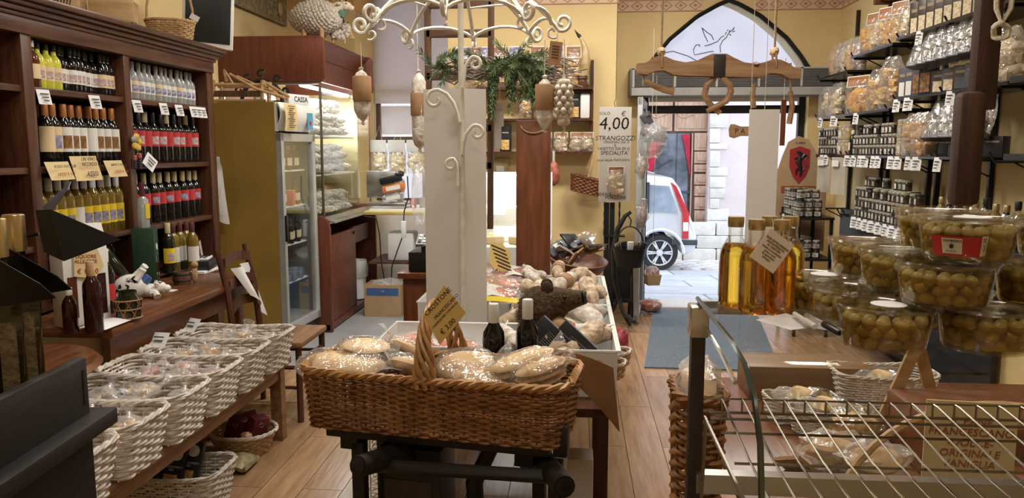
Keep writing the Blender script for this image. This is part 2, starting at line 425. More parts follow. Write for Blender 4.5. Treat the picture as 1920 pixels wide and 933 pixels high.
def frieze(par, x0, x1, y, z=2.90, ax='x', fl_=-1):
    """painted band of lozenges under the top of the wall"""
    b = MB(); t = .006 * fl_
    if ax == 'x': b.b2((x0, y, z - .055), (x1, y + t, z + .055))
    else: b.b2((y, x0, z - .055), (y + t, x1, z + .055))
    b.build('frieze_band', m_friez, par)
    d = MB(); k = max(1, int((x1 - x0) / .125)); st = (x1 - x0) / k
    for i in range(k):
        c = x0 + st * (i + .5)
        for q, w_ in ((.04, .006), (.016, .016)):
            M = (Matrix.Translation((c, y + t, z)) @ Matrix.Rotation(PI / 2, 4, 'X')) if ax == 'x' else (Matrix.Translation((y + t, c, z)) @ Matrix.Rotation(PI / 2, 4, 'Z') @ Matrix.Rotation(PI / 2, 4, 'X'))
            if q > .02:
                for s_ in range(4):
                    a0, a1 = s_ * PI / 2, (s_ + 1) * PI / 2; p = [(q * math.cos(a) * 1.35, q * math.sin(a)) for a in (a0, a1)]
                    d.tube([M @ Vector((p[0][0], p[0][1], 0)), M @ Vector((p[1][0], p[1][1], 0))], .0035, 4)
            else: d.prism([(q * 1.3, 0), (0, q), (-q * 1.3, 0), (0, -q)], .003, 0, M @ Matrix.Translation((0, 0, -.0015)))
    for e in (-.05, .05):
        if ax == 'x': d.b2((x0, y + t - .002, z + e - .004), (x1, y + t + .002, z + e + .004))
        else: d.b2((y + t - .002, x0, z + e - .004), (y + t + .002, x1, z + e + .004))
    d.build('frieze_motif', m_frizd, par)
def wall(name, lo, hi, top=True):
    b = MB(); b.b2(lo, (hi[0], hi[1], 2.955)); o = struct(b.build(name, m_yell, smooth=0))
    MB().b2((lo[0], lo[1], 2.955), (hi[0], hi[1], CEIL)).build('upper_wall_band', m_oran, o, smooth=0); return o
wl = wall('wall_left', (XL - .15, -1.3, 0), (XL, YW, 0)); frieze(wl, 5.0, 7.8, XL, ax='y', fl_=1)
wr = wall('wall_right', (XR, -1.3, 0), (XR + .15, YD + .3, 0)); frieze(wr, 5.0, YD, XR, ax='y', fl_=-1)
wall('wall_rear', (XL, -1.35, 0), (XR, -1.2, 0))
wb = wall('wall_back', (-1.18, YB, 0), (XP, YB + .25, 0)); frieze(wb, -1.18, XP, YB)
MB().b2((-1.18, YB + .25, 0), (-1.10, YW, CEIL)).build('return_wall', m_yell, wb, smooth=0)
wp = wall('wall_pier', (XL, 7.85, 0), (-2.25, YW, 0)); frieze(wp, 7.85, YW, -2.25, ax='y', fl_=1)
# entrance wall with the pointed arch
AX, AHW, ASP, AAP = 1.417, .775, 2.30, 2.95
def arch_z(x):
    d = abs(x - AX) / AHW; tab = ((0, 2.95), (.12, 2.915), (.38, 2.805), (.70, 2.60), (.87, 2.44), (.96, 2.34), (1, 2.28))
    for (a, p), (b_, q) in zip(tab, tab[1:]):
        if d <= b_: return p + (q - p) * (d - a) / (b_ - a)
    return ASP
def arch_wall(name, y0, y1, top, m):
    b = MB()
    b.b2((XP, y0, 0), (AX - AHW, y1, top)); b.b2((AX + AHW, y0, 0), (XR, y1, top))
    n = 40
    for i in range(n):
        xa, xb = AX - AHW + 2 * AHW * i / n, AX - AHW + 2 * AHW * (i + 1) / n; za, zb = arch_z(xa), arch_z(xb)
        vs = [(xa, y0, za), (xb, y0, zb), (xb, y0, top), (xa, y0, top), (xa, y1, za), (xb, y1, zb), (xb, y1, top), (xa, y1, top)]
        b.add(vs, [(0, 1, 2, 3), (7, 6, 5, 4), (0, 4, 5, 1), (3, 2, 6, 7)])
    return struct(b.build(name, m, smooth=30))
we = arch_wall('wall_entrance', YD, YD + .32, 2.955, m_yell)
MB().b2((XP, YD, 2.955), (XR, YD + .32, CEIL)).build('upper_wall_band', m_oran, we, smooth=0)
for a, b_ in ((XP, AX - .24), (AX + .24, XR)): frieze(we, a, b_, YD)
st = struct(MB().b2((XP - .12, YB + .25, 0), (XP, YD, 2.955)).build('wall_recess_side', m_yell, smooth=0)); frieze(st, YB, YD, XP, ax='y', fl_=1)
MB().b2((XP - .12, YB + .25, 2.955), (XP, YD, CEIL)).build('upper_wall_band', m_oran, st, smooth=0)
# window onto the street at the back left, with roller blinds
w1 = struct(obj('window_1', None, None, (0, 0, 0)))
MB().b2((-2.25, YW, 0), (-1.10, YW + .12, .95)).build('wall_below_window', mat('pale_wall', (.66, .60, .56), .8), w1, smooth=0)
fr = MB()
for z in (.97, 1.66, 2.20, 3.3): fr.b2((-2.25, YW - .02, z - .035), (-1.10, YW + .05, z + .035))
for x in (-2.22, -1.70, -1.13): fr.b2((x - .025, YW - .012, .95), (x + .025, YW + .045, 3.4))
fr.build('window_frame', m_old, w1)
MB().b2((-2.25, YW + .06, .95), (-1.10, YW + .07, 3.44)).build('pane', m_pane, w1, smooth=0)
m_blind = mat('blind_fabric', (.80, .76, .76), .9, var=.05, scale=2)
_nt = m_blind.node_tree; _tr = _nt.nodes.new('ShaderNodeBsdfTranslucent'); _tr.inputs[0].default_value = (.86, .80, .84, 1); _mx = _nt.nodes.new('ShaderNodeMixShader'); _mx.inputs[0].default_value = .45
_nt.links.new(_nt.nodes['Principled BSDF'].outputs[0], _mx.inputs[1]); _nt.links.new(_tr.outputs[0], _mx.inputs[2]); _nt.links.new(_mx.outputs[0], _nt.nodes['Material Output'].inputs[0])
bl = MB().b2((-2.24, YW - .05, 2.06), (-1.12, YW - .04, 3.44)); bl.build('roller_blind', m_blind, w1)
MB().b2((-2.16, YW - .09, 1.72), (-1.14, YW - .07, 2.03)).build('grey_sheet', m_blind, w1)
# ------------------------------------------------------------------ entrance: frame, arch pane, air curtain, threshold
d1 = struct(obj('door_1', None, None, (0, 0, 0)))
b = MB()
for x in (AX - AHW + .03, AX + AHW - .03): b.b2((x - .03, YD + .10, 0), (x + .03, YD + .16, 2.30))
b.b2((AX - AHW, YD + .09, 1.90), (AX + AHW, YD + .17, 1.975)); b.b2((AX - AHW, YD + .10, 2.24), (AX + AHW, YD + .16, 2.32)); b.build('door_frame', m_black, d1)
pts = [(AX - AHW + 2 * AHW * i / 40, YD - .012, arch_z(AX - AHW + 2 * AHW * i / 40) - .012) for i in range(41)]
MB().tube(pts, .022, 6).build('arch_frame', m_black, d1)
m_arch = film('painted_glass', gloss=.10, rough=.1, tint=(.86, .92, 1.), diff=.35, col=(.80, .86, 1.))
pa = MB(); n = 28
for i in range(n):
    xa, xb = AX - AHW + 2 * AHW * i / n, AX - AHW + 2 * AHW * (i + 1) / n
    pa.add([(xa, YD + .12, 2.3), (xb, YD + .12, 2.3), (xb, YD + .12, arch_z(xb)), (xa, YD + .12, arch_z(xa))], [(0, 1, 2, 3)])
pane = pa.build('arch_pane', m_arch, d1, smooth=0)
m_line = mat('etched_line', (.12, .13, .17), .6)
dv = MB()
def stroke(pp, r=.004): dv.tube([W(x, y, Y=YD + .105) for x, y in pp], r, 4)
for pp in ([(1321, 86), (1330, 84), (1345, 78), (1353, 69)], [(1316, 52), (1321, 66), (1327, 78)], [(1316, 52), (1325, 60), (1334, 66), (1338, 75)],
           [(1305, 84), (1300, 93), (1302, 103), (1316, 100), (1330, 97)], [(1305, 84), (1312, 84), (1312, 88)], [(1330, 97), (1338, 96)], [(1351, 98), (1350, 86), (1355, 76), (1362, 70), (1366, 62), (1376, 54)],
           [(1353, 69), (1358, 67)], [(1362, 60), (1360, 65)], [(1369, 56), (1367, 60)], [(1377, 51), (1374, 55)], [(1371, 66), (1367, 64)], [(1378, 58), (1373, 60)], [(1365, 56), (1363, 58)],
           [(1240, 100), (1262, 96), (1290, 105), (1310, 116)]): stroke(pp)
dv.build('etched_dove', m_line, pane)
MB().b2((.70, YD - .02, 2.005), (2.10, YD + .02, 2.09)).build('roller_box', m_white, d1, bevel=.008)
ac = thing('air_curtain', 'long grey louvred air curtain unit above the street door', 'heater', (1.46, YD, 2.0))
b = MB(); b.b2((-.97, -.25, .045), (.97, -.002, .30)); b.build('body', mat('ac_body', (.16, .155, .15), .5), ac, bevel=.012)
MB().b2((-.95, -.262, .05), (.95, -.25, .12)).build('lower_panel', mat('ac_panel', (.40, .39, .37), .4), ac)
b = MB()
for i in range(5): b.b2((-.945 + i * .38 - .0, -.265, .125), (-.925 + i * .38 + .0, -.25, .295))
b.b2((.925, -.265, .125), (.945, -.25, .295)); b.b2((-.945, -.265, .285), (.945, -.25, .298)); b.build('grille_frame', mat('ac_frame', (.45, .44, .42), .4), ac)
for z in range(11):
    MB().box((0, -.256, .137 + z * .0142), (1.86, .014, .006), rot=(.5, 0, 0)).build('louvre', mat('ac_louvre', (.20, .195, .19), .4), ac)
th = struct(MB().b2((AX - AHW, YD - .05, -.02), (AX + AHW, YD + .36, .012)).build('threshold', mat('marble_threshold', (.72, .70, .68), .4, var=.06), bevel=.004))
mt = MB(); q = [W(1225, 580, Z=0), W(1208, 690, Z=0)]
mt.add([(q[1].x, q[1].y, .001), (q[1].x + .95, q[1].y - .02, .001), (q[0].x + .98, q[0].y, .001), (q[0].x, q[0].y, .001), (q[1].x, q[1].y, .012), (q[1].x + .95, q[1].y - .02, .012), (q[0].x + .98, q[0].y, .012), (q[0].x, q[0].y, .012)],
       [(3, 2, 1, 0), (4, 5, 6, 7), (0, 1, 5, 4), (1, 2, 6, 5), (2, 3, 7, 6), (3, 0, 4, 7)])
tag(mt.build('doormat', mat('mat_pile', (.16, .20, .24), .95, var=.2, scale=60, bump=.5, bscale=200)), 'blue-grey doormat lying on the parquet inside the street door', 'mat')
# open leaf of the glass door
dl = thing('door_leaf', 'grey framed glass door leaf standing open at the left of the entrance', 'door', (.66, YD - .02, 0), math.radians(188))
b = MB()
for x in (.0, -.02): pass
for y0 in (0.02, .74): b.b2((-.022, y0, .02), (.022, y0 + .07, 2.0))
for z0 in (.02, .85, 1.93): b.b2((-.02, .02, z0), (.02, .81, z0 + .07))
b.build('frame', mat('door_grey', (.42, .44, .45), .4, .3), dl, bevel=.004)
MB().b2((-.004, .09, .09), (.004, .74, 1.93)).build('pane', m_pane, dl, smooth=0)
MB().tube([(-.03, .77, .98), (-.07, .77, .98), (-.07, .77, 1.12), (-.03, .77, 1.12)], .008).build('handle', m_grey, dl)
dl.rotation_euler = (0, 0, math.radians(180 - 8))
# ------------------------------------------------------------------ the street outside
def gz(y): return -.02 - .075 * (y - 7.9)
m_slab = mat('street_slab', (.50, .54, .60), .6, var=.12, scale=3, objrand=.12)
m_cob = mat('pale_cobble', (.62, .60, .58), .8, var=.15, scale=9, bump=.5, bscale=18, objrand=.15)
sg = struct(MB().add([(-9, 7.9, gz(7.9) - .02), (12, 7.9, gz(7.9) - .02), (12, 16, gz(16) - .02), (-9, 16, gz(16) - .02)], [(0, 1, 2, 3)]).build('street', mat('street_bed', (.66, .66, .68), .8), smooth=0))
a_sl = -math.atan(.075)
sm = MB().box((0, 0, 0), (1.13, .80, .04)).mesh('slab', m_slab, bevel=.006)
for j in range(5):
    for i in range(9):
        y = 8.32 + j * .84; x = -2.6 + i * 1.16 + (j % 2) * .5
        obj('slab', sm, sg, (x, y, gz(y) - .012), (a_sl, 0, 0))
cm = MB(); cm.ell((0, 0, 0), (.17, .12, .04), 8, 5, wob=.15, seed=2); cm = cm.mesh('cobble', m_cob)
for j in range(9):
    for i in range(15):
        y = 12.62 + j * .235; x = -.1 + i * .33 + (j % 2) * .16
        obj('cobble', cm, sg, (x, y, gz(y) - .012), (a_sl, 0, R.random() * .4))
YF = 15.0
hb = thing('facade', 'pale pink house across the street with stone-framed arched wooden doorway', 'building', (0, YF, -.6))
m_plas = mat('pink_plaster', (.66, .58, .58), .9, var=.07, scale=1.5, bump=.2, bscale=20)
m_ston = mat('pale_stone', (.70, .67, .62), .85, var=.12, scale=6, bump=.4, bscale=14, objrand=.08)
m_door = wood('weathered_door', (.40, .25, .17), (.60, .42, .31), 'z', .7)
def F_(px, py, dy=0.): p = W(px, py, Y=YF + dy); return Vector((p.x, dy, p.z + .6))
dx0, dx1 = F_(1196, 300).x, F_(1329, 300).x; zt = F_(1260, 200).z + .45; zb = F_(1260, 418).z
b = MB(); b.b2((-6, .35, 0), (dx0, .75, 9)); b.b2((dx1, .0, 0), (9, .6, 9)); b.b2((dx0 - 6, .0, 0), (dx0, .6, 9)); b.b2((dx0, 0, zt), (dx1, .6, 9)); b.build('wall', m_plas, hb, smooth=0)
MB().b2((dx0, .36, 0), (dx1, .62, zb)).build('doorstep', m_ston, hb)
q_y = F_(1340, 205).z
for i, (y0, y1, wd) in enumerate(((190, 240, 36), (240, 268, 20), (268, 280, 33), (282, 313, 20), (313, 330, 34), (330, 352, 30), (352, 371, 29), (371, 391, 18), (391, 413, 36), (413, 440, 44))):
    p0, p1 = F_(1330 - (0 if i < 8 else 5), y1), F_(1330 + wd, y0)
    MB().b2((p0.x, -.05, p0.z + .006), (p1.x, .05, p1.z - .006)).build('stone', m_ston, hb, bevel=.012)
pb = F_(1260, 415)
for k in range(3):
    z1 = pb.z - k * .24
    for i in range(9):
        x0 = dx0 - 1.0 + i * .62 + (k % 2) * .25
        MB().b2((x0, -.28 - .05 * k - .03 * R.random(), max(-.1, z1 - .235)), (x0 + .6, .02, z1)).build('stone', m_ston, hb, bevel=.025)
dr = MB().b2((dx0, .30, zb), (dx1, .36, zt)).build('arched_door', mat('door_backing', (.16, .10, .08), .8), hb)
def dpanel(x0, x1, y0, y1, inset=True):
    p0, p1 = F_(x0, y1, .27), F_(x1, y0, .27)
    MB().b2((p0.x, .24, p0.z), (p1.x, .31, p1.z)).build('door_panel', m_door, dr, bevel=.01)
    if inset and p1.x - p0.x > .12 and p1.z - p0.z > .1: MB().b2((p0.x + .05, .215, p0.z + .05), (p1.x - .05, .245, p1.z - .05)).build('raised_panel', m_door, dr, bevel=.015)
dpanel(1196, 1262, 170, 246); dpanel(1264, 1330, 170, 246)
for y0, y1 in ((249, 282), (284, 306), (308, 322), (326, 346), (348, 367), (369, 392), (394, 416)): dpanel(1301, 1330, y0, y1)
dpanel(1292, 1300, 249, 416, False)
gl = MB(); p0, p1 = F_(1210, 416, .29), F_(1292, 250, .29); gl.b2((p0.x, .285, p0.z), (p1.x, .295, p1.z)); gl.build('shop_glass', mat('dark_shop_glass', ((.04, .05, .07), (.20, .22, .27)), .1, scale=3), dr)
b = MB()
for x in (1265, 1290): p0, p1 = F_(x, 416, .27), F_(x + 5, 250, .27); b.b2((p0.x, .25, p0.z), (p1.x, .29, p1.z))
p0, p1 = F_(1264, 362, .27), F_(1292, 358, .27); b.b2((p0.x, .25, p0.z), (p1.x, .29, p1.z)); b.build('inner_door_frame', mat('blue_black_frame', (.04, .06, .10), .4), dr)
m_curt = mat('red_curtain', (.42, .012, .04), .7, var=.25, scale=8)
for pts_ in (((1222, 252), (1243, 252), (1236, 275), (1222, 325), (1212, 345), (1214, 300)), ((1278, 252), (1293, 252), (1293, 330), (1290, 315), (1284, 280))):
    M = Matrix()
    po = [F_(x, y, .26) for x, y in pts_]; b = MB(); n = len(po)
    b.add([(p.x, .215, p.z) for p in po] + [(p.x, .25, p.z) for p in po], [tuple(range(n)), tuple(reversed(range(n, 2 * n)))] + [(i, (i + 1) % n, n + (i + 1) % n, n + i) for i in range(n)]); b.build('curtain', m_curt, dr)
for x in (1236, 1287):
    p = F_(x, 209, .2); e = MB(); e.tube([(p.x + .17 * math.cos(a), .20, p.z + .09 * math.sin(a * 1.) * (1 + .3 * math.cos(3 * a))) for a in [2 * PI * i / 18 for i in range(18)]], .02, 5, closed=True); e.build('carved_ornament', m_door, dr)
# ------------------------------------------------------------------ the parked car
CY = 12.2; cz = gz(12.4) + .0
ca = thing('car', 'silver hatchback parked in the street outside, tail towards the right', 'car', (W(1237, 470, Y=CY).x, CY, cz))
m_carp = mat('silver_paint', (.70, .71, .73), .3, .25, var=.03, coat=.5)
m_carg = mat('car_glass', ((.20, .25, .32), (.45, .50, .58)), .08, scale=2)
m_tyre = mat('tyre', (.03, .03, .032), .8); m_alloy = mat('alloy', (.75, .76, .78), .35, .1); m_trim = mat('dark_trim', (.05, .05, .055), .6)
def carside(poly, y0, y1, m, nm, par, bev=.0, inward=0.):
    n = len(poly); b = MB()
    b.add([(x, y0 + (inward * max(0, z - .85)), z) for x, z in poly] + [(x, y1 - (inward * max(0, z - .85)), z) for x, z in poly],
          [tuple(range(n)), tuple(reversed(range(n, 2 * n)))] + [(i, n + i, n + (i + 1) % n, (i + 1) % n) for i in range(n)])
    return b.build(nm, m, par, bevel=bev, smooth=35)
def whl(x0): return [(x0 + .345 * math.cos(a), .29 + .345 * math.sin(a)) for a in [PI * (1 - i / 10) for i in range(11)]]
prof = [(-2.86, .25)] + [(-2.86, .55), (-2.78, .80), (-2.55, .90), (-2.10, .98), (-1.55, 1.42), (-1.25, 1.50), (-.30, 1.52), (.18, 1.47), (.30, 1.30), (.42, .95), (.50, .78), (.57, .55), (.55, .32), (.36, .25)] + [(x, z) for x, z in reversed(whl(0)) if z > .26] + [(-.36, .2), (-1.94, .2)] + [(x, z) for x, z in reversed(whl(-2.3)) if z > .26]
body = carside(prof, 0, 1.56, m_carp, 'body', ca, .03, .16)
for poly in ([(-.18, .93), (-.18, 1.36), (.13, 1.34), (.27, .93)], [(-.95, .93), (-.95, 1.38), (-.36, 1.38), (-.30, .93)], [(-1.85, .95), (-1.45, 1.36), (-1.03, 1.38), (-1.03, .93)]):
    b = MB(); n = len(poly); b.add([(x, -.006 + .16 * max(0, z - .85), z) for x, z in poly] + [(x, .03 + .16 * max(0, z - .85), z) for x, z in poly], [tuple(range(n)), tuple(reversed(range(n, 2 * n)))] + [(i, n + i, n + (i + 1) % n, (i + 1) % n) for i in range(n)]); b.build('side_window', m_carg, ca)
b = MB(); b.b2((-.31, -.004, .92), (-.18, .07, 1.40)); b.build('window_pillar', m_trim, ca)
b = MB(); b.add([(.16, -.012 + .16 * .5, 1.40), (.24, -.012 + .16 * .45, 1.34), (.44, -.016, .92), (.44, -.016, .52), (.34, -.016, .52), (.34, -.014, .92)], [(0, 1, 2, 3, 4, 5)]); lampo = b.build('tail_lamp', mat('red_lamp', (.55, .03, .05), .2, coat=.5), ca, solid=.05)
MB().b2((.35, -.03, .64), (.43, -.012, .78)).build('reverse_lamp', m_plast, lampo)
MB().b2((-.56, -.02, .80), (-.38, .0, .85)).build('door_handle', m_grey, ca, bevel=.008)
MB().b2((.18, -.03, .42), (.58, .05, .50)).build('bumper_strip', m_trim, ca, bevel=.01)
b = MB(); b.tube([(-1.3, .16, 1.53), (-1.2, .16, 1.57), (-.3, .16, 1.58), (-.1, .16, 1.53)], .022); b.build('roof_rail', m_grey, ca)
MB().tube([(-.15, .7, 1.52), (.25, .7, 1.75)], .008).build('aerial', m_black, ca)
for x in (0, -2.3):
    for s_ in (0, 1):
        M = Matrix.Translation((x, .085 + s_ * 1.39, .29)) @ Matrix.Rotation(PI / 2, 4, 'X')
        b = MB(); b.lathe([(.20, -.08), (.27, -.085), (.29, -.05), (.29, .05), (.27, .085), (.20, .08)], 24, 0, M, caps=False)
        ty = b.build('wheel', m_tyre, ca)
        b = MB(); b.lathe([(0, .03), (.2, .03), (.205, .07), (.19, .07), (.185, .04)], 24, 0, M, caps=False); b.build('rim', m_trim, ty)
        b = MB(); b.lathe([(.185, .06), (.205, .09), (.2, .06)], 24, 0, M, caps=False); b.lathe([(0, .09), (.05, .085), (.055, .05)], 12, 0, M)
        for k in range(6):
            for e in (-.1, .1):
                a = 2 * PI * k / 6 + e; b.box(M @ Vector((.12 * math.cos(a), .12 * math.sin(a), .068)), (.15, .022, .022), rot=(M @ Matrix.Rotation(a, 4, 'Z')).to_euler())
        b.build('spokes', m_alloy, ty)
b = MB(); b.tube([(.37 * math.cos(a), -.01, .29 + .37 * math.sin(a)) for a in [PI * i / 14 for i in range(15)]], .03, 6); b.build('wheel_arch', m_carp, ca)
# ------------------------------------------------------------------ ceiling lamps (the shop's own lights)
for i, (x, y, p, s) in enumerate(LIGHTS):
    t = thing('ceiling_lamp', 'white strip lamp on the ceiling above the shop', 'lamp', (x, y, CEIL), 0, 'strip lamps on the ceiling')
    MB().b2((-s / 2 - .03, -.15, -.05), (s / 2 + .03, .15, 0)).build('housing', m_white, t, bevel=.01)
    MB().b2((-s / 2, -.12, -.065), (s / 2, .12, -.052)).build('diffuser', mat('lamp_diffuser', (.9, .88, .8), .5, emit=(1, .9, .75), estr=2.5), t)
# ------------------------------------------------------------------ wine cabinet on the left wall
CX = -2.45                      # front plane of the cabinet
cab = thing('wine_cabinet', 'tall dark wood wine cabinet with cornice, full of bottles, on the left wall', 'cabinet', (CX, 4.2, .74))
def cb(lo, hi, nm, m=m_dark, bev=.004): # world coordinates to local
    o = Vector((CX, 4.2, .74)); return MB().b2(Vector(lo) - o, Vector(hi) - o).build(nm, m, cab, bevel=bev)
YA, YM, YE = 3.36, 4.10, 5.02
SH = (.80, 1.113, 1.47, 1.835)
cb((XL + .01, 2.3, .80), (XL + .03, YE + .08, 2.12), 'back_panel', mat('cabinet_back', (.012, .007, .005), .7), 0)
for y0, y1 in ((YA - .07, YA), (YM - .03, YM + .03), (YE, YE + .09), (2.30, 2.36)): cb((XL + .03, y0, .80), (CX, y1, 2.12), 'upright', m_darkz)
for y0, y1 in ((YA, YM - .03), (YM + .03, YE), (2.36, YA - .07)):
    for z in SH[1:]: cb((XL + .03, y0, z - .03), (CX - .01, y1, z), 'shelf')
    cb((XL + .03, y0, .80), (CX - .01, y1, .812), 'shelf')
cb((XL + .03, YE, 0), (CX, YE + .09, .80), 'upright', m_darkz); cb((XL + .03, 4.62, .50), (CX, YE, .80), 'low_shelf')
cb((XL + .03, 2.30, 2.06), (CX + .01, YE + .09, 2.14), 'frieze_board')
co = MB(); o_ = Vector((CX, 4.2, .74))
for k, (e, z0, z1) in enumerate(((.02, 2.13, 2.15), (.035, 2.15, 2.175), (.055, 2.175, 2.195), (.075, 2.195, 2.225))): co.b2(Vector((XL + .02, 2.26, z0)) - o_, Vector((CX + e, YE + .09 + e, z1)) - o_)
co.build('cornice', m_dark, cab, bevel=.006)
# counter below it
ct = thing('wall_counter', 'reddish-brown wooden counter with drawers apron below the wine cabinet', 'counter', (-2.4, 4.0, 0))
MB().b2((-.55, -.92, .74), (.42, .60, .785)).build('top', m_counter, ct, bevel=.012)
MB().b2((.32, -.85, .62), (.36, .56, .74)).build('apron', m_counter, ct)
for y in (-.80, .50): MB().b2((.28, y - .035, 0), (.35, y + .035, .62)).build('leg', m_counter, ct, bevel=.005)
for y in (-.80, .50): MB().b2((-.50, y - .035, 0), (-.43, y + .035, .74)).build('leg', m_counter, ct, bevel=.005)
# bottles --------------------------------------------------------------
BM = {}
WINE = [(0, .004), (.034, 0), (.037, .006), (.037, .188), (.034, .208), (.020, .232), (.0145, .246), (.0142, .292), (.0155, .293), (.0155, .300), (0, .300)]
LIQ = [(0, .004), (.030, 0), (.033, .005), (.033, .125), (.028, .145), (.014, .165), (.0125, .175), (.0125, .212), (0, .212)]
DOR = [(0, .004), (.028, 0), (.030, .005), (.030, .115), (.024, .138), (.013, .155), (.0125, .19), (0, .19)]
def bottle(kind, glass, cap, lab, pic, loc, label, group=None, rz=None, k=1., name='wine_bottle', cat='bottle', rot=None, lz=(.055, .15), span=1.15):
    key = (kind, glass.name, cap.name if cap else 0, lab.name if lab else 0, pic.name if pic else 0, lz)
    if key not in BM:
        pr = {'wine': WINE, 'liq': LIQ, 'dor': DOR}[kind]; H = pr[-1][1]; r = max(p[0] for p in pr); nr = pr[-3][0]
        d = {'g': MB().lathe(pr, 14).mesh('glass', glass)}
        ch = .062 if kind == 'wine' else .03
        if cap: d['c'] = MB().lathe([(nr + .0012, H - ch), (nr + .0016, H - ch + .002), (nr + .0016, H - .001), (nr, H + .0015), (0, H + .0015)], 12).mesh('capsule', cap)
        z0, z1 = (lz[0] * H / .3, lz[1] * H / .3)
        if lab: d['l'] = MB().lathe([(r + .0008, z0), (r + .0008, z1)], 8, a0=-span, a1=span).mesh('label', lab)
        if pic: d['p'] = MB().lathe([(r + .0016, z0 + (z1 - z0) * .14), (r + .0016, z0 + (z1 - z0) * .66)], 6, a0=-.15 - span * .25, a1=span * .62).mesh('label_picture', pic)
        BM[key] = d
    d = BM[key]
    if rz is None: rz = math.atan2(-loc[1], -loc[0]) * .75 + R.uniform(-.12, .12)
    t = thing(name, label, cat, loc, rot if rot else rz, group); t.scale = (k, k, k)
    obj('glass', d['g'], t)
    if 'c' in d: obj('capsule', d['c'], t)
    if 'l' in d:
        l = obj('label', d['l'], t)
        if 'p' in d: obj('label_picture', d['p'], l)
    return t
def brow(y0, y1, n, z, fn, x=-2.54, jit=.006):
    for i in range(n):
        y = y0 + (y1 - y0) * i / max(1, n - 1)
        fn(i, (x + R.uniform(-jit, jit), y, z))
g1 = 'small liqueur bottles on the top cabinet shelf'
bottle('liq', m_amber, m_wcap, m_lcream, None, (-2.5, 3.42, 1.835), 'amber syrup bottle with cream label, leftmost on the top cabinet shelf')
for i, y in enumerate((3.485, 3.545, 3.60)): bottle('liq', m_limon, m_kcap, m_lcream, m_lpicl, (-2.52, y, 1.835), 'bright yellow lemon liqueur bottle on the top left cabinet shelf', 'lemon liqueur bottles')
def f(i, p): bottle('liq', m_wine, m_kcap, m_lcream if i > 8 else m_lwhite, m_lpicl, p, 'small black liqueur bottle with pale picture label, top left cabinet shelf', 'black liqueur bottles on the top shelf', k=1.02)
brow(3.66, 4.035, 12, 1.835, f, jit=.018)
def f(i, p): bottle('liq', m_clear, m_clear, [m_lwhite, m_lwhite, m_lcream, m_lwhite][i % 4], m_lpicb, p, 'small clear grappa bottle with blue picture label, top right cabinet shelf', 'clear grappa bottles on the top shelf')
brow(4.17, 4.97, 14, 1.835, f)
def f(i, p): bottle('wine', m_wine, m_ocap, m_lcream if i < 2 else m_lwhite, m_lpicb if i == 1 else (None if i in (0, 5) else m_lpic), p, 'dark wine bottle with copper capsule on the second cabinet shelf', 'copper-capped wine bottles on the second shelf', lz=(.07, .19))
brow(3.50, 4.03, 9, 1.47, f, x=-2.52)
def f(i, p): bottle('wine', m_wine, m_ocap, None, None, p, 'dark wine bottle with copper capsule in the back row of the second shelf', 'back row of copper-capped bottles')
brow(3.46, 4.0, 7, 1.47, f, x=-2.66)
def f(i, p): bottle('wine', m_wine, m_kcap if i % 3 else m_ycap, m_lred, m_lpicl if i % 3 else None, p, 'black wine bottle with red label, second shelf of the right cabinet bay', 'red-label bottles on the second shelf', lz=(.10, .19))
brow(4.17, 4.96, 11, 1.47, f)
def f(i, p): bottle('wine', m_gold, m_wcap, m_lyell if i != 4 else m_lwhite, m_lpicb if i != 4 else None, p, 'yellow-label white wine bottle, third cabinet shelf' if i != 4 else 'white wine bottle with plain white label among the yellow-label ones', 'yellow-label white wines on the third shelf', lz=(.05, .15))
brow(3.42, 4.03, 10, 1.113, f, x=-2.52)
def f(i, p): bottle('wine', m_gold, m_wcap, None, None, p, 'white wine bottle in the back row of the third cabinet shelf', 'back row of white wines', k=.99)
brow(3.44, 4.0, 6, 1.113, f, x=-2.65)
def f(i, p): bottle('wine', m_wine, m_ycap, m_lred, m_lpicb if i % 2 else None, p, 'red-label black wine bottle, third shelf, right bay', 'red-label bottles on the third shelf', lz=(.11, .18))
brow(4.17, 4.97, 10, 1.113, f)
def f(i, p): bottle('wine', m_wine, m_wcap, m_lred, m_lpicl, p, 'red-label bottle with white capsule on the wall counter', 'red-label bottles on the wall counter', lz=(.05, .15))
brow(3.38, 4.0, 7, .812, f, x=-2.56); brow(3.42, 3.72, 4, .812, lambda i, p: f(i, (-2.42, p[1], .812)))
# standing group right of the green gift carton
bottle('wine', m_wineg, m_ycap, m_lyell, m_lpicl, (-2.45, 4.42, .812), 'slim dark wine bottle with yellow label beside the green carton', lz=(.06, .15))
for i, y in enumerate((4.50, 4.58, 4.66, 4.56)): bottle('wine', m_gold, m_pcap, m_lwhite, None, (-2.46 + .09 * (i == 3), y, .812), 'white wine bottle with plum capsule on the far end of the counter', 'plum-capped white wines', k=.97)
# tilted bottle held by the cow figurine
bottle('wine', m_wineg, m_pcap, m_lred, m_lpicb, W(190, 470, Y=3.72), 'wine bottle with red label lying tilted over the cow figurine', rot=(0, math.radians(148), math.radians(35)), lz=(.07, .17), k=1.05)
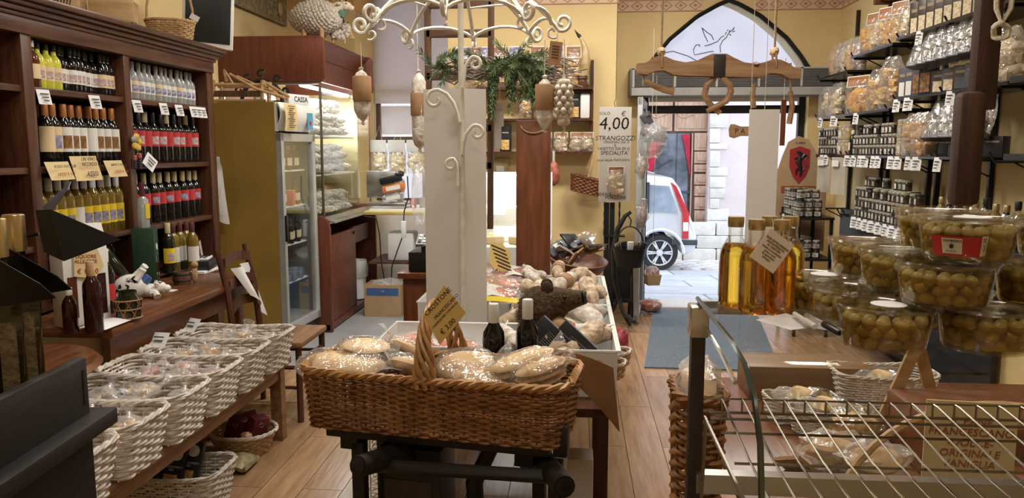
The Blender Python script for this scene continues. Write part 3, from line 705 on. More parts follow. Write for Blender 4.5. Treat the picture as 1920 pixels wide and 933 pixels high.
# green gift carton with a bottle on top
gp = W(278, 547, Z=.785); gc = thing('gift_carton', 'tall dark green gift carton with two window slots on the counter', 'box', (gp.x - .03, gp.y + .05, .785), .35)
MB().b2((-.055, -.06, 0), (.055, .06, .345)).build('carton', m_green, gc, bevel=.003)
for y in (-.028, .028): MB().b2((.0555, y - .016, .02), (.057, y + .016, .19)).build('slot', m_wine, gc)
MB().lathe([(0, 0), (.018, 0), (.018, .002), (0, .002)], 16, M=Matrix.Translation((.056, .0, .24)) @ Matrix.Rotation(PI / 2, 4, 'Y')).build('seal', m_paper, gc)
gb = thing('grappa_bottle', 'clear square bottle with gold label standing on the green carton', 'bottle', (gp.x - .03, gp.y + .05, 1.131), .2)
b = MB(); b.lathe([(0, .0), (.030, 0), (.032, .01), (.030, .15), (.012, .17), (.011, .23), (0, .23)], 8); b.build('glass', m_clear, gb)
MB().lathe([(.0145, .17), (.0145, .245), (0, .245)], 8).build('capsule', m_pcap, gb)
MB().lathe([(.0335, .05), (.0335, .13)], 6, a0=-.9, a1=.5).build('label', m_lyell, gb)
# cow figurine
cp = W(248, 560, Z=.785); cw = thing('cow_figurine', 'white cow figurine with black spots lying on its back drinking wine', 'figurine', cp, .5)
m_cow = mat('cow_glaze', ((.02, .02, .02), (.85, .83, .78)), .25, scale=9)
cr = [n for n in m_cow.node_tree.nodes if n.type == 'VALTORGB'][0]; cr.color_ramp.elements[0].position = .40; cr.color_ramp.elements[1].position = .42
b = MB(); b.ell((0, 0, .065), (.085, .06, .065), 14, 10); b.ell((.085, 0, .04), (.045, .04, .035), 10, 8); b.build('body', m_cow, cw)
b = MB(); b.ell((.13, .0, .055), (.035, .03, .03), 10, 8); b.ell((.165, 0, .045), (.022, .024, .02), 8, 6)
for s_ in (-1, 1): b.tube([(.12, s_ * .025, .07), (.11, s_ * .05, .085)], [.012, .004], 6)
b.build('head', m_cow, cw)
for a, e in (((.02, -.04, .10), (.06, -.03, .155)), ((.02, .03, .11), (.07, .03, .165)), ((-.06, -.04, .03), (-.02, -.08, .012)), ((.09, -.03, .03), (.12, -.06, .012))):
    MB().tube([a, [(p + q) / 2 + .008 for p, q in zip(a, e)], e], [.022, .017, .019], 8).build('leg', m_cow, cw)
MB().tube([(.06, -.01, .09), (.085, -.01, .115)], [.028, .02], 8).build('bib', m_blue, cw)
MB().tube([(-.08, 0, .09), (-.11, 0, .11), (-.125, .01, .10)], [.008, .005, .008], 6).build('tail', m_cow, cw)
# barrel penholder with little dog, cards, notebook stack
bp_ = W(342, 532, Z=.785); br = thing('small_barrel', 'small dark wooden barrel pot with a dog figure on the counter', 'pot', bp_, 0)
MB().lathe([(0, 0), (.045, 0), (.052, .035), (.045, .075), (.038, .075), (.038, .02), (0, .02)], 14).build('tub', m_old, br)
for z in (.02, .055): MB().lathe([(.050, z), (.0535, z + .005), (.050, z + .01)], 14).build('hoop', m_blackm, br)
b = MB(); b.ell((.055, .04, .05), (.02, .018, .05), 8, 8); b.ell((.06, .035, .108), (.022, .018, .02), 8, 6); b.build('dog', m_cork, br)
cdp = W(312, 545, Z=.786); tag(MB().box((0, 0, .002), (.10, .06, .003)).build('business_card', m_paper), 'small white card lying in front of the green carton', 'card').location = cdp
nb = W(400, 520, Z=.786)
for i, (sx, sy, h, m, lb) in enumerate(((.22, .28, .018, m_paper, 'white paper pad at the bottom of the stack by the chair'), (.17, .22, .055, m_blkbox, 'black card box on the paper pad by the chair'))):
    z = .786 + (0, .019)[i]; o = tag(MB().b2((-sx / 2, -sy / 2, 0), (sx / 2, sy / 2, h)).build(('paper_pad', 'card_box')[i], m, bevel=.003), lb, ('paper', 'box')[i]); o.location = (nb.x - .22 + .02 * i, nb.y + .25, z); o.rotation_euler.z = .15 * i
cl = thing('calculator', 'silver desk calculator on the black card box by the chair', 'calculator', (nb.x - .19, nb.y + .25, .861), .25)
MB().b2((-.05, -.075, 0), (.05, .075, .014)).build('case', m_plast, cl, bevel=.004); MB().b2((-.04, .03, .0145), (.04, .065, .016)).build('display', m_screen, cl)
for i in range(12): MB().b2((-.04 + (i % 3) * .028, -.065 + (i // 3) * .022, .0145), (-.02 + (i % 3) * .028, -.05 + (i // 3) * .022, .018)).build('key', m_slate, cl)
pc = thing('postcard_holder', 'little holder with a pinkish postcard standing behind the calculator', 'card holder', (nb.x - .28, nb.y + .42, .786), .4)
MB().b2((-.01, -.06, 0), (.01, .06, .03)).build('base', m_old, pc); MB().box((0, 0, .10), (.004, .13, .14), rot=(0, -.12, 0)).build('postcard', m_lpicl, pc)
# white gift box with window slots and dark bottle at near end of the counter
wp_ = W(128, 600, Z=.79); wx = thing('wine_gift_box', 'white carton with cut-out window slots holding bottles, near end of the counter', 'box', (-2.17, 3.17, .787), -.45)
MB().b2((-.05, -.10, 0), (.05, .10, .36)).build('carton', m_card, wx, bevel=.003)
b = MB(); b.prism([(-.05, .36), (.05, .36), (.02, .44), (-.02, .44)], .20, 0, Matrix.Translation((0, .10, 0)) @ Matrix.Rotation(PI / 2, 4, 'X')); b.build('gable', m_card, wx)
for i, y in enumerate((-.065, 0, .065)):
    MB().b2((.0505, y - .02, .04), (.052, y + .02, .22)).build('slot', [m_amber, m_lyell, m_rose][i], wx)
text('VINO', .02, wx, (.0515, 0, .02), (PI / 2, 0, PI / 2), m_grey)
nt = thing('price_note', 'torn kraft price note clipped to the white gift carton', 'note', (-2.117, 3.145, 1.06), PI / 2 - .45)
b = MB(); b.prism([(-.06, -.05), (.03, -.07), (.075, -.02), (.05, .06), (-.055, .055)], .002, 0, Matrix.Rotation(PI / 2, 4, 'X')); b.build('paper', m_noted, nt)
text('LIQUORE\nALLE ERBE', .022, nt, (-.005, -.0035, .02), (PI / 2, .1, 0), m_inkr); text('€ 15,00', .03, nt, (0, -.0035, -.035), (PI / 2, .1, 0), m_inkr)
bottle('wine', m_rose, m_cork, None, None, (-2.02, 3.02, .787), 'dark red corked bottle standing before the white gift carton', rz=0)
bottle('dor', m_rose, m_wcap, None, None, (-2.11, 3.0, .787), 'small dark bottle with white cap beside the red corked bottle', rz=0)
jr = thing('glass_jar', 'dark preserve flask wrapped in woven raffia on the counter', 'jar', (-2.02, 3.27, .787))
MB().lathe([(0, 0), (.05, 0), (.055, .02), (.055, .09), (.04, .11), (.04, .13), (0, .13)], 14).build('glass', m_wineg, jr)
b = MB()
for k in range(16):
    a = 2 * PI * k / 16; b.tube([(.058 * math.cos(a + s_ * .25 * q), .058 * math.sin(a + s_ * .25 * q), .005 + .028 * q) for s_ in ((-1) ** k,) for q in range(4)], .003, 4)
for z in (.01, .05, .09): b.tube(arc((0, 0, z), .059, 0, 2 * PI, 18, 'xy'), .004, 4)
b.build('raffia_weave', m_wick, jr, kind='stuff')
bottle('wine', m_wine, m_wcap, m_lred, None, (-2.2, 3.40, .787), 'wine bottle with white capsule behind the raffia flask', lz=(.06, .14))
lf = W(120, 632, Z=.787); tag(MB().sheet(lambda u, v: ((u - .5) * .14, (v - .5) * .20, .002 + .012 * math.sin(u * 3)), 6, 6).build('leaflet', m_paper, solid=.001), 'printed white leaflet lying at the near edge of the wall counter', 'paper').location = (-2.05, 3.13, .79)
rt = thing('round_table', 'small round reddish wooden table at the near end of the counter', 'table', (-2.18, 2.62, 0))
MB().lathe([(0, .71), (.36, .71), (.38, .725), (.36, .745), (0, .745)], 28).build('top', m_counter, rt)
MB().lathe([(.03, 0), (.045, .3), (.03, .71)], 10).build('pillar', m_counter, rt); MB().lathe([(0, 0), (.2, 0), (.18, .03), (0, .05)], 16).build('foot', m_counter, rt)
# shelf price tags and kraft notes, grape ornament
def ptag(p, rz, label, group, w=.05, h=.06, tilt=.25):
    t = thing('price_tag', label, 'price tag', p, (tilt * 0, 0, rz), group)
    MB().box((0, 0, -h / 2), (w, .0015, h), rot=(-tilt, 0, 0)).build('card', m_paper, t)
    b = MB()
    for k in range(3): b.box((0, -.0045 - .0055 * k, -h * (.3 + .22 * k)), (w * (.65 - .12 * k), .0012, h * .07), rot=(-tilt, 0, 0))
    b.build('print', m_ink, t); return t
for y in (3.40, 3.78): ptag((CX + .012, y, 1.825), PI / 2 - .3, 'white price tag on the left half of the top cabinet shelf', 'price tags of the top left shelf', .065, .07)
for y in (4.16, 4.44, 4.62, 4.80, 4.86, 4.92): ptag((CX + .012, y, 1.825), PI / 2 - .3, 'white price tag on the right half of the top cabinet shelf', 'price tags of the top right shelf', .06, .07)
o = ptag((CX + .03, 4.27, 1.51), PI / 2 - .4, 'white diamond price tag stuck on the second shelf, right bay', None, .085, .085); o.rotation_euler = (0, .75, PI / 2 - .4)
for y, w_, tx, tx2, lb in ((3.46, .17, 'ROSSO DOC 12,00', 'OFFERTA 9,50', 'kraft note reading rosso doc on the left of the second shelf'), (3.66, .21, 'UN VINO PER\nRICORDO DI', 'ASSISI', 'large kraft note reading ricordo di assisi on the second shelf'), (3.905, .16, 'BIANCO DOC 10,00', 'OFFERTA 7,50', 'kraft note reading bianco doc, right of the assisi note')):
    big = tx2 == 'ASSISI'; h = .12 if big else .085
    t = thing('shelf_note', lb, 'note', (CX + .016, y, 1.47 + (.015 if big else 0)), PI / 2)
    MB().sheet(lambda u, v: ((u - .5) * w_, -.012 * math.sin(u * PI) - .02 * (1 - v) + .012 * v, (v - .72) * h), 8, 4).build('paper', m_noted, t, solid=.001)
    text(tx, .026 if big else .019, t, (0, -.033, h * (.05 if big else .02)), (PI / 2, 0, 0), m_ink); text(tx2, .036 if big else .020, t, (0, -.036, -h * (.46 if big else .4)), (PI / 2, 0, 0), m_ink if big else m_inkr)
gr = thing('grape_ornament', 'ceramic grape and leaf ornament hanging on the cabinet divider', 'ornament', (CX + .02, 4.10, 1.62))
for k in range(20):
    z = -.17 + .012 * (k // 3); a = k * 2.1; MB().ell((0, 0, 0), (.011,) * 3, 8, 6).build('grape', mat('dark_grape', (.05, .03, .05), .2) if k < 14 else mat('red_grape', (.4, .12, .10), .2), gr).location = (.01 + .013 * math.cos(a), .017 * math.sin(a), z)
for k, a in enumerate((0.2, 1.6, 2.6, 3.8, 5.1)):
    MB().ell((.01, .026 * math.cos(a), -.03 + .03 * math.sin(a)), (.012, .026, .020), 8, 6, wob=.4, seed=k).build('leaf', mat('gold_leaf', (.62, .42, .08), .4) if k != 2 else mat('grey_leaf', (.3, .28, .24), .4), gr)
# things on top of the cabinet
for i, (y, x, rz, lb) in enumerate(((3.76, -2.66, .1, 'pale wooden bottle carrier with peaked ends, farther one on the cabinet'), (3.98, -2.50, .0, 'pale wooden bottle carrier with peaked ends, nearer one on the cabinet'))):
    t = thing('bottle_carrier', lb, 'carrier', (x, y + .12, 2.225), rz)
    pf = [(-.11, 0), (.11, 0), (.11, .12), (.085, .14), (.05, .20), (.032, .33), (-.032, .33), (-.05, .20), (-.085, .14), (-.11, .12)]
    for yy in (-.09, .075): MB().prism([(px_, py_) for px_, py_ in pf], .016, 0, Matrix.Translation((0, yy + .016, 0)) @ Matrix.Rotation(PI / 2, 4, 'X') ).build('end_board', m_palew, t, bevel=.003)
    for xx in (-.105, .095): MB().b2((xx, -.074, .01), (xx + .01, .075, .09)).build('side_slat', m_palew, t)
    MB().tube([(0, -.08, .29), (0, .08, .29)], .012, 8).build('grip', m_palew, t); MB().b2((-.1, -.075, 0), (.1, .075, .012)).build('bottom', m_palew, t)
    t.rotation_euler.z = PI / 2 - 1.2
bk = thing('handle_basket', 'tan wicker basket with tall hoop handle on the cabinet top', 'basket', (-2.52, 4.72, 2.226), .3)
wicker(bk, .12, .095, .11, .02, m_wickl, rows=9, spacing=.03, r=.005, corner=.09, rimr=.008)
MB().tube([(-.135, 0, .10)] + [(.135 * math.cos(a), 0, .13 + .27 * math.sin(a)) for a in [PI * (1 - i / 14) for i in range(15)]] + [(.135, 0, .10)], .008, 6).build('handle', m_wickl, bk)
o = MB().box((.145, -.01, .14), (.055, .0015, .035), rot=(0, .5, 0)).build('price_card', m_paper, bk)
wc = thing('wire_cup_rack', 'black wire rack holding foil packs on the near end of the cabinet', 'rack', (-2.55, 3.62, 2.226))
b = MB()
for k in range(10): b.tube(arc((0, -.10 + .022 * k, .06), .06, 0, 2 * PI, 14), .003, 4)
for q in range(4): b.tube([(.06 * math.cos(q * PI / 2 + .7), -.1, .06 + .06 * math.sin(q * PI / 2 + .7)), (.06 * math.cos(q * PI / 2 + .7), .1, .06 + .06 * math.sin(q * PI / 2 + .7))], .0035, 4)
b.build('wire', m_blackm, wc); MB().ell((0, 0, .055), (.04, .07, .04), 10, 7, wob=.5, fr=4).build('foil_pack', m_steel, wc)
# flat monitor beside the cabinet
mp = W(388, 78, Y=5.25); mo = thing('monitor', 'white framed flat monitor with dark screen at the end of the cabinet', 'monitor', (mp.x, mp.y, 2.225), (0, .07, .42))
MB().b2((-.165, -.015, .02), (.165, .02, .40)).build('bezel', m_plast, mo, bevel=.008); MB().b2((-.145, -.0185, .055), (.145, -.0155, .375)).build('screen', m_screen, mo)
MB().b2((-.03, .02, .0), (.03, .05, .25)).build('arm', m_plast, mo); MB().b2((-.08, -.03, 0), (.08, .08, .012)).build('foot', m_plast, mo, bevel=.004)
# ------------------------------------------------------------------ drinks fridge
fr_ = thing('drinks_fridge', 'tall drinks fridge with yellow side, glass door and white curved header', 'fridge', (-2.22, 5.58, 0), math.radians(-4))
FW, FD, FH = .62, .66, 1.90       # door width along y, depth along -x
MB().b2((-FD, 0, .05), (-.0, .02, FH)).build('side_panel', m_fyel, fr_)
b = MB(); b.b2((-FD, FW - .02, .05), (-.0, FW, FH)); b.b2((-FD, .02, .05), (-FD + .02, FW - .02, FH)); b.b2((-FD + .02, .02, .05), (-.0, FW - .02, .22)); b.b2((-FD + .02, .02, FH - .03), (0, FW - .02, FH)); b.build('cabinet', mat('fridge_inner', (.22, .23, .23), .4), fr_)
for i, z in enumerate((.50, .80, 1.10, 1.38)): MB().b2((-FD + .03, .03, z), (-.04, FW - .03, z + .012)).build('shelf', m_plast, fr_)
d = MB(); z0, z1 = .16, 1.67
for lo, hi in (((.002, 0, z0), (.045, .05, z1)), ((.002, FW - .05, z0), (.045, FW, z1)), ((.002, 0, z0), (.045, FW, z0 + .06)), ((.002, 0, z1 - .06), (.045, FW, z1))): d.b2(lo, hi)
dr_ = d.build('door', mat('fridge_frame', (.50, .52, .52), .3, .4), fr_, bevel=.006)
MB().b2((.02, .05, z0 + .06), (.026, FW - .05, z1 - .06)).build('door_glass', m_pane, dr_, smooth=0)
MB().b2((.045, .008, .86), (.065, .035, 1.06)).build('door_handle', m_black, dr_, bevel=.006)
MB().sheet(lambda u, v: (.005 + .05 * math.sin(v * PI * .85), u * FW, 1.69 + v * .21), 2, 8).build('header', m_white, fr_, solid=.01)
MB().b2((-.06, 0.001, 1.685), (.012, .03, FH)).build('header_end', m_plast, fr_)
MB().b2((.056, FW - .16, 1.71), (.060, FW - .06, 1.84)).build('blue_sticker', mat('sticker_blue', (.10, .36, .56), .5), fr_)
MB().b2((.0605, FW - .125, 1.745), (.0625, FW - .095, 1.775)).build('red_mark', m_lred, fr_)
MB().b2((-.0, .0, .05), (.03, FW, .15)).build('plinth', m_black, fr_)
nt = thing('fridge_note', 'long kraft price list stuck on the curved fridge header', 'note', (-2.145, 5.66, 1.74), PI / 2 - .07)
MB().sheet(lambda u, v: ((u - .5) * .19, -.012 - .012 * math.sin(v * PI) - .008 * u, v * .20 - .05), 6, 6).build('paper', m_noted, nt, solid=.001)
b = MB()
for k in range(11): b.box((-.015 + .01 * (k % 2), -.034, .13 - k * .0155), (.12 - .03 * (k % 3), .001, .005))
b.build('handwriting', m_ink, nt)
tl = W(402, 290, Y=5.56); pt = thing('paper_sheet', 'curled white paper sheet with a faint glass drawing on the yellow fridge side', 'paper', (tl.x, 5.545, tl.z - .5), math.radians(-4))
MB().sheet(lambda u, v: ((u - .5) * (.115 + .04 * (1 - v) ** 2) + .035 * (1 - v), -.012 - .018 * math.sin(u * 3 + v) - (.02 if v > .9 else 0) * u, v * .5 + .015 * math.sin(u * 5)), 8, 12).build('sheet', m_paper, pt, solid=.001)
b = MB(); b.tube([(.02, -.036, .05), (.075, -.036, .05)], .0012, 4); b.tube([(.045, -.036, .05), (.04, -.036, .17)], .0012, 4); b.tube([(.015, -.036, .27), (.02, -.036, .2), (.04, -.036, .17), (.06, -.036, .2), (.06, -.036, .26)], .0012, 4); b.build('pencil_drawing', m_grey, pt)
# fridge contents
pk = 0
for zi, z in enumerate((.512, .812, 1.112, 1.392)):
    for i in range(5):
        y = 5.82 + i * .074; x = -2.275 + .02 * (i % 2)
        if zi == 2 and i in (1, 2):
            o = tag(MB().b2((-.05, -.034, 0), (.035, .034, .12)).build('red_carton', m_lred if i == 1 else mat('pink_carton', (.7, .35, .32), .5), bevel=.004), ('red' if i == 1 else 'pinkish') + ' carton on the middle shelf of the glass-door fridge', 'box'); o.location = (x, y, z)
        elif zi == 0:
            o = tag(MB().b2((-.06, -.034, 0), (.035, .034, .055 + .02 * (i % 3))).build('food_pack', m_grey, bevel=.006), 'flat vacuum food pack on the low shelf of the fridge', 'pack', 'packs on the low fridge shelf'); o.location = (x, y, z)
        else: bottle('dor', m_amber if zi != 1 else m_wine, m_gcap if zi == 3 else m_kcap, m_lcream if i % 2 else m_lwhite, None, (x, y, z), 'dark drink bottle on the %s shelf inside the fridge' % ('second', '', 'top')[zi - 1 if zi < 3 else 2], 'drinks on the %s fridge shelf' % ('second', '', 'top')[zi - 1 if zi < 3 else 2], rz=0)
# on the fridge: wooden loom, wrought iron piece, cassa sign
sl = thing('wooden_sledge', 'small pale wooden sledge-like hand loom lying on top of the fridge', 'loom', (-2.52, 5.68, 1.905), .1)
for y in (0.02, .20):
    MB().tube([(-.22, y, .02), (-.20, y, .10), (-.20, y, .165)], .016, 6).build('post', m_palew, sl); MB().tube([(.16, y, .02), (.16, y, .10), (.17, y, .165)], .016, 6).build('post', m_palew, sl)
for y, z in ((.02, .13), (.20, .13), (.02, .012), (.2, .012)): MB().tube([(-.23, y, z), (.19, y, z)], .013, 6).build('rail', m_palew, sl)
MB().b2((-.25, .01, .04), (.17, .03, .085)).build('board', m_old, sl)
b = MB(); b.tube([(-.10, .02, .15), (-.13, .06, .24), (-.07, .08, .13)], .012, 6); b.build('hook_arm', m_palew, sl)
b = MB(); b.tube([(-.08, .03, .21), (.12, .0, .10), (.34, -.02, .03)], .011, 6); b.tube([(.15, .12, .16), (.36, .02, .04)], .011, 6); b.tube([(-.05, .1, .2), (.33, .1, .03)], .010, 6); b.build('treadle', m_palew, sl)
iw = thing('iron_ornament', 'dark wrought iron scroll crown standing behind the wooden loom', 'ornament', (-2.50, 6.05, 1.905)); iw.scale = (1.15, 1, 1.15)
b = MB(); b.tube(arc((0, 0, .02), .145, 0, PI, 16), .016, 6); b.b2((-.16, -.012, 0), (.16, .012, .03))
for a in (.3, .9, 1.6, 2.2, 2.8): b.tube(spiral((.17 * math.cos(a), 0, .04 + .17 * math.sin(a)), .032, .008, a - 1, a + 4.5, 14, (1, 0, 0), (0, 0, 1)), .009, 5)
b.build('scrolls', m_blackm, iw)
cs = thing('cassa_sign', 'small white desk sign reading CASSA on the far end of the fridge', 'sign', (-2.215, 6.04, 1.903), PI / 2 - .3)
MB().box((0, 0, .04), (.26, .05, .08)).build('block', m_paper, cs, bevel=.006); text('CASSA', .058, cs, (.02, -.0255, .04), (PI / 2, 0, 0), m_ink, bold=.001)
# ------------------------------------------------------------------ hooded meat display
HX, HY0, HY1 = -2.05, 6.25, 7.78
hd = thing('meat_display_case', 'mahogany refrigerated display case with hood, lit glass shelves and cupboard base', 'display case', (HX, HY0, 0))
L = HY1 - HY0
pf = [(-.90, 2.10), (-.03, 2.10), (0, 2.13), (0, 2.44), (-.03, 2.47), (-.90, 2.47)]
MB().prism([(x, z) for x, z in pf], .04, 0, Matrix.Translation((0, .04, 0)) @ Matrix.Rotation(PI / 2, 4, 'X')).build('hood_end', m_hood, hd, bevel=.006)
MB().prism([(x, z) for x, z in pf], .04, 0, Matrix.Translation((0, L, 0)) @ Matrix.Rotation(PI / 2, 4, 'X')).build('hood_end', m_hood, hd, bevel=.006)
b = MB(); b.b2((-.88, .04, 2.43), (-.05, L - .04, 2.46)); b.build('hood_top', m_hoody, hd)
b = MB(); b.sheet(lambda u, v: (-.05 - .10 * math.sin(v * PI * .5), .04 + u * (L - .08), 2.45 - v * .13), 2, 8); b.build('hood_cove', m_hoody, hd, solid=.015)
MB().b2((-.17, .04, 2.13), (-.145, L - .04, 2.33)).build('hood_front', m_hoody, hd)
# lit cabinet
m_warm = mat('case_back_panel', (.34, .13, .06), .5)
MB().b2((-.88, .02, .95), (-.86, L - .02, 2.12)).build('back_panel', m_warm, hd)
MB().b2((-.86, .01, .95), (-.05, .022, 2.10)).build('side_glass', m_pane, hd, smooth=0); MB().b2((-.86, L - .03, .95), (-.05, L - .02, 2.10)).build('side_glass', m_pane, hd, smooth=0)
b = MB(); b.b2((-.055, .02, 1.02), (-.047, L - .4, 2.10)); b.build('front_glass', m_pane, hd, smooth=0)
MB().tube([(-.05, .02, 1.0), (-.05, .02, 2.10)], .012, 6).build('corner_post', m_chrome, hd); MB().tube([(-.05, L - .03, .98), (-.05, L - .03, 2.10)], .010, 6).build('corner_post', m_old, hd)
MB().tube([(-.86, .01, 2.09), (-.05, .01, 2.09)], .012, 6).build('top_rail', m_chrome, hd)
for z in (1.32, 1.66): MB().b2((-.84, .04, z), (-.20, L - .06, z + .012)).build('glass_shelf', m_plast, hd)
MB().b2((-.86, .02, .93), (.0, L - .02, .96)).build('deck', m_steel, hd)
MB().tube([(-.24, .10, 2.085), (-.24, L - .10, 2.085)], .016, 8).build('strip_light', m_tube, hd)
l = bpy.data.lights.new('case_strip_light', 'AREA'); l.shape = 'RECTANGLE'; l.size = .08; l.size_y = 1.2; l.energy = 48; l.color = (.93, .97, 1)
o = bpy.data.objects.new('case_strip_light', l); o.location = (-.24, L / 2, 2.06); o.parent = hd; C.objects.link(o)
# base
for y in (0, L - .05): MB().prism([(-.86, 0), (0, 0), (.0, .90), (-.02, .97), (-.07, 1.0), (-.86, 1.0)], .05, 0, Matrix.Translation((0, y + .05, 0)) @ Matrix.Rotation(PI / 2, 4, 'X')).build('base_end', m_hood, hd, bevel=.01)
MB().b2((-.06, .10, .06), (-.03, .86, .82)).build('sliding_door', m_hood, hd, bevel=.004)
MB().b2((-.14, .0, .02), (-.02, L - .05, .07)).build('bottom_rail', m_hoody, hd)
MB().b2((-.10, .86, .66), (-.06, L - .05, .82)).build('drawer_front', m_hood, hd)
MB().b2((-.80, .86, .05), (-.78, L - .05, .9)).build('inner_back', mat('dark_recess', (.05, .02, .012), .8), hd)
MB().tube([(-.03, .80, .78), (-.02, .80, .78)], .015, 8).build('door_pull', m_black, hd)
MB().box((-.03, L / 2, .955), (.13, L - .1, .012), rot=(0, .25, 0)).build('steel_ledge', m_steel, hd)
# meats in the case
SAL = {}
def salami_mesh(Ln, r, seed, m, key=None):
    key = (round(Ln, 2), round(r, 3), seed, m.name)
    if key in SAL: return SAL[key]
    prof = [(0, -Ln / 2 - .02), (r * .35, -Ln / 2 - .015), (r * .2, -Ln / 2 - .005), (r * .65, -Ln / 2 + .012), (r * .95, -Ln / 2 + .04), (r, -Ln / 4), (r * 1.03, 0), (r, Ln / 4), (r * .95, Ln / 2 - .04), (r * .65, Ln / 2 - .012), (r * .2, Ln / 2 + .005), (r * .35, Ln / 2 + .015), (0, Ln / 2 + .02)]
    b = MB().lathe(prof, 10); rough_mesh(b, r * .22, 22, seed)
    SAL[key] = b.mesh('casing', m); return SAL[key]
def salami(loc, rot, Ln, r, label, group, seed=0, m=None, band=None, cat='salami', name='salami'):
    t = thing(name, label, cat, loc, rot, group); obj('casing', salami_mesh(Ln, r, seed, m or m_sal), t)
    if band:
        key = ('band', round(r, 3), band)
        if key not in SAL: SAL[key] = MB().lathe([(r * 1.13, -band / 2), (r * 1.16, 0), (r * 1.13, band / 2)], 12).mesh('paper_band', m_kraft)
        obj('paper_band', SAL[key], t, (0, 0, .01))
    return t
for zi, (z, n, lay) in enumerate(((.99, 9, 3), (1.35, 9, 4), (1.69, 9, 5))):
    for la in range(lay):
        for i in range(n - la):
            y = HY0 + .14 + (i + la * .5) * .115; zz = z + .034 + la * .058
            salami((HX - .27 - .03 * (la % 2), y, zz), (0, PI / 2 + R.uniform(-.15, .15), R.uniform(-.2, .2)), .28, .036, 'pale dried sausage, layer %s, %s shelf of the lit case' % (('one', 'two', 'three', 'four', 'five')[la], ('bottom', 'middle', 'upper')[zi]), 'dried sausages, %s display shelf, layer %d' % (('bottom', 'middle', 'upper')[zi], la + 1), seed=i % 3, m=m_sal, band=.05 if (i + la) % 4 == 1 else None)
for i in range(3): salami((HX - .62, HY0 + .14 + i * .12, 1.90), (.15 * i, .1, 0), .28, .05, 'large white salami hanging at the near end of the lit case', 'large salamis hanging in the case', seed=i, band=.07 if i == 1 else None)
# sheep on the hood
sp = W(585, 66, Y=6.55); sh = thing('sheep', 'cream woolly toy sheep with pale head standing on the hood', 'toy sheep', (HX - .16, 6.62, 2.47), -.12); sh.scale = (.9, .9, .86)
b = MB(); b.ell((-.05, 0, .24), (.225, .13, .155), 26, 18, wob=.10, fr=9); b.ell((.13, 0, .24), (.11, .10, .12), 16, 12, wob=.15, fr=8)
b2 = MB(); rr = random.Random(3)
for k in range(420):
    th, ph = math.acos(1 - 2 * (k + .5) / 420), k * 2.39996
    p = Vector((-.03 + .25 * math.cos(th), .135 * math.sin(th) * math.cos(ph), .235 + .155 * math.sin(th) * math.sin(ph)))
    b2.ell(p, (.024, .020, .022), 6, 4, wob=.4, seed=k)
bo = b.build('body', m_wool, sh); o = b2.build('wool_curls', m_wool, bo, smooth=60); o['kind'] = 'stuff'
m_face = mat('sheep_face', (.66, .58, .46), .8)
b = MB(); b.tube([(.15, 0, .27), (.22, 0, .33), (.26, 0, .345)], [.085, .06, .045], 10); b.ell((.275, 0, .335), (.065, .042, .045), 12, 8); b.ell((.325, 0, .315), (.04, .03, .028), 10, 8); hdz = b.build('head', m_face, sh)
for s_ in (-1, 1):
    MB().ell((.235, s_ * .055, .345), (.022, .04, .014), 8, 6).build('ear', m_face, hdz); MB().ell((.30, s_ * .036, .352), (.007,) * 3, 8, 6).build('eye', m_black, hdz)
    MB().tube(arc((.215, s_ * .035, .36), .045, 0, PI, 8), [.006] * 5 + [.005, .004, .003, .002], 5).build('horn', m_horn, hdz)
MB().tube([(.20, 0, .255), (.235, 0, .27), (.25, 0, .30)], [.05, .055, .04], 8).build('collar', mat('collar_green', (.12, .22, .16), .7), sh)
for x, y in ((-.17, .06), (-.12, -.07), (.03, .06), (.06, -.07)): MB().tube([(x, y, .15), (x, y, .0)], [.028, .02], 8).build('leg', m_palew, sh)
lm = thing('lamb', 'small woolly toy lamb with wooden legs tucked below the sheep', 'toy lamb', (HX - .02, 6.72, 2.47), .4)
b = MB()
for k in range(40): b.ell((.0 + R.uniform(-.07, .09), R.uniform(-.04, .04), .10 + R.uniform(-.05, .06)), (.026, .024, .024), 6, 5, wob=.4, seed=k)
b.build('wool', m_wool, lm, kind='stuff'); MB().tube([(.08, -.02, .11), (.12, -.02, .04)], [.03, .016], 8).build('head', m_palew, lm)
for x in (-.05, .05): MB().tube([(x, 0, .06), (x, 0, 0)], .012, 6).build('leg', m_palew, lm)
hk = thing('hook_chain', 'black iron chain with hooks hanging beside the toy sheep', 'chain', (W(643, 20, Y=7.0).x, 7.0, 3.0))
b = MB()
for k, z in enumerate((0, -.07, -.14)): b.tube(arc((0, 0, z - .04), .032, 0, 2 * PI, 12, 'xz' if k % 2 else 'yz'), .007, 5, closed=False)
b.tube([(0, 0, .45), (0, 0, 0)], .006, 5); b.build('links', m_blackm, hk)
b = MB(); b.tube([(0, 0, -.2), (0, 0, -.28), (.02, 0, -.33), (.045, 0, -.31)], .007, 5); b.tube([(0, 0, -.30), (0, 0, -.50)], .005, 5); b.build('hook', m_blackm, hk)
# picture on the left wall
pp = thing('wall_picture', 'landscape picture in brownish greens hung slanting high on the left wall', 'picture', (XL + .012, 6.95, 2.78), (0, .0, 0))
MB().b2((0, -.85, 0), (.025, .80, .62)).build('canvas', mat('hay_painting', ((.10, .09, .05), (.38, .30, .18)), .8, scale=26), pp)
b = MB(); b.ell((.035, .60, .13), (.02, .05, .07), 8, 6); b.build('painted_figure', mat('tan_figure', (.5, .33, .18), .8), pp)
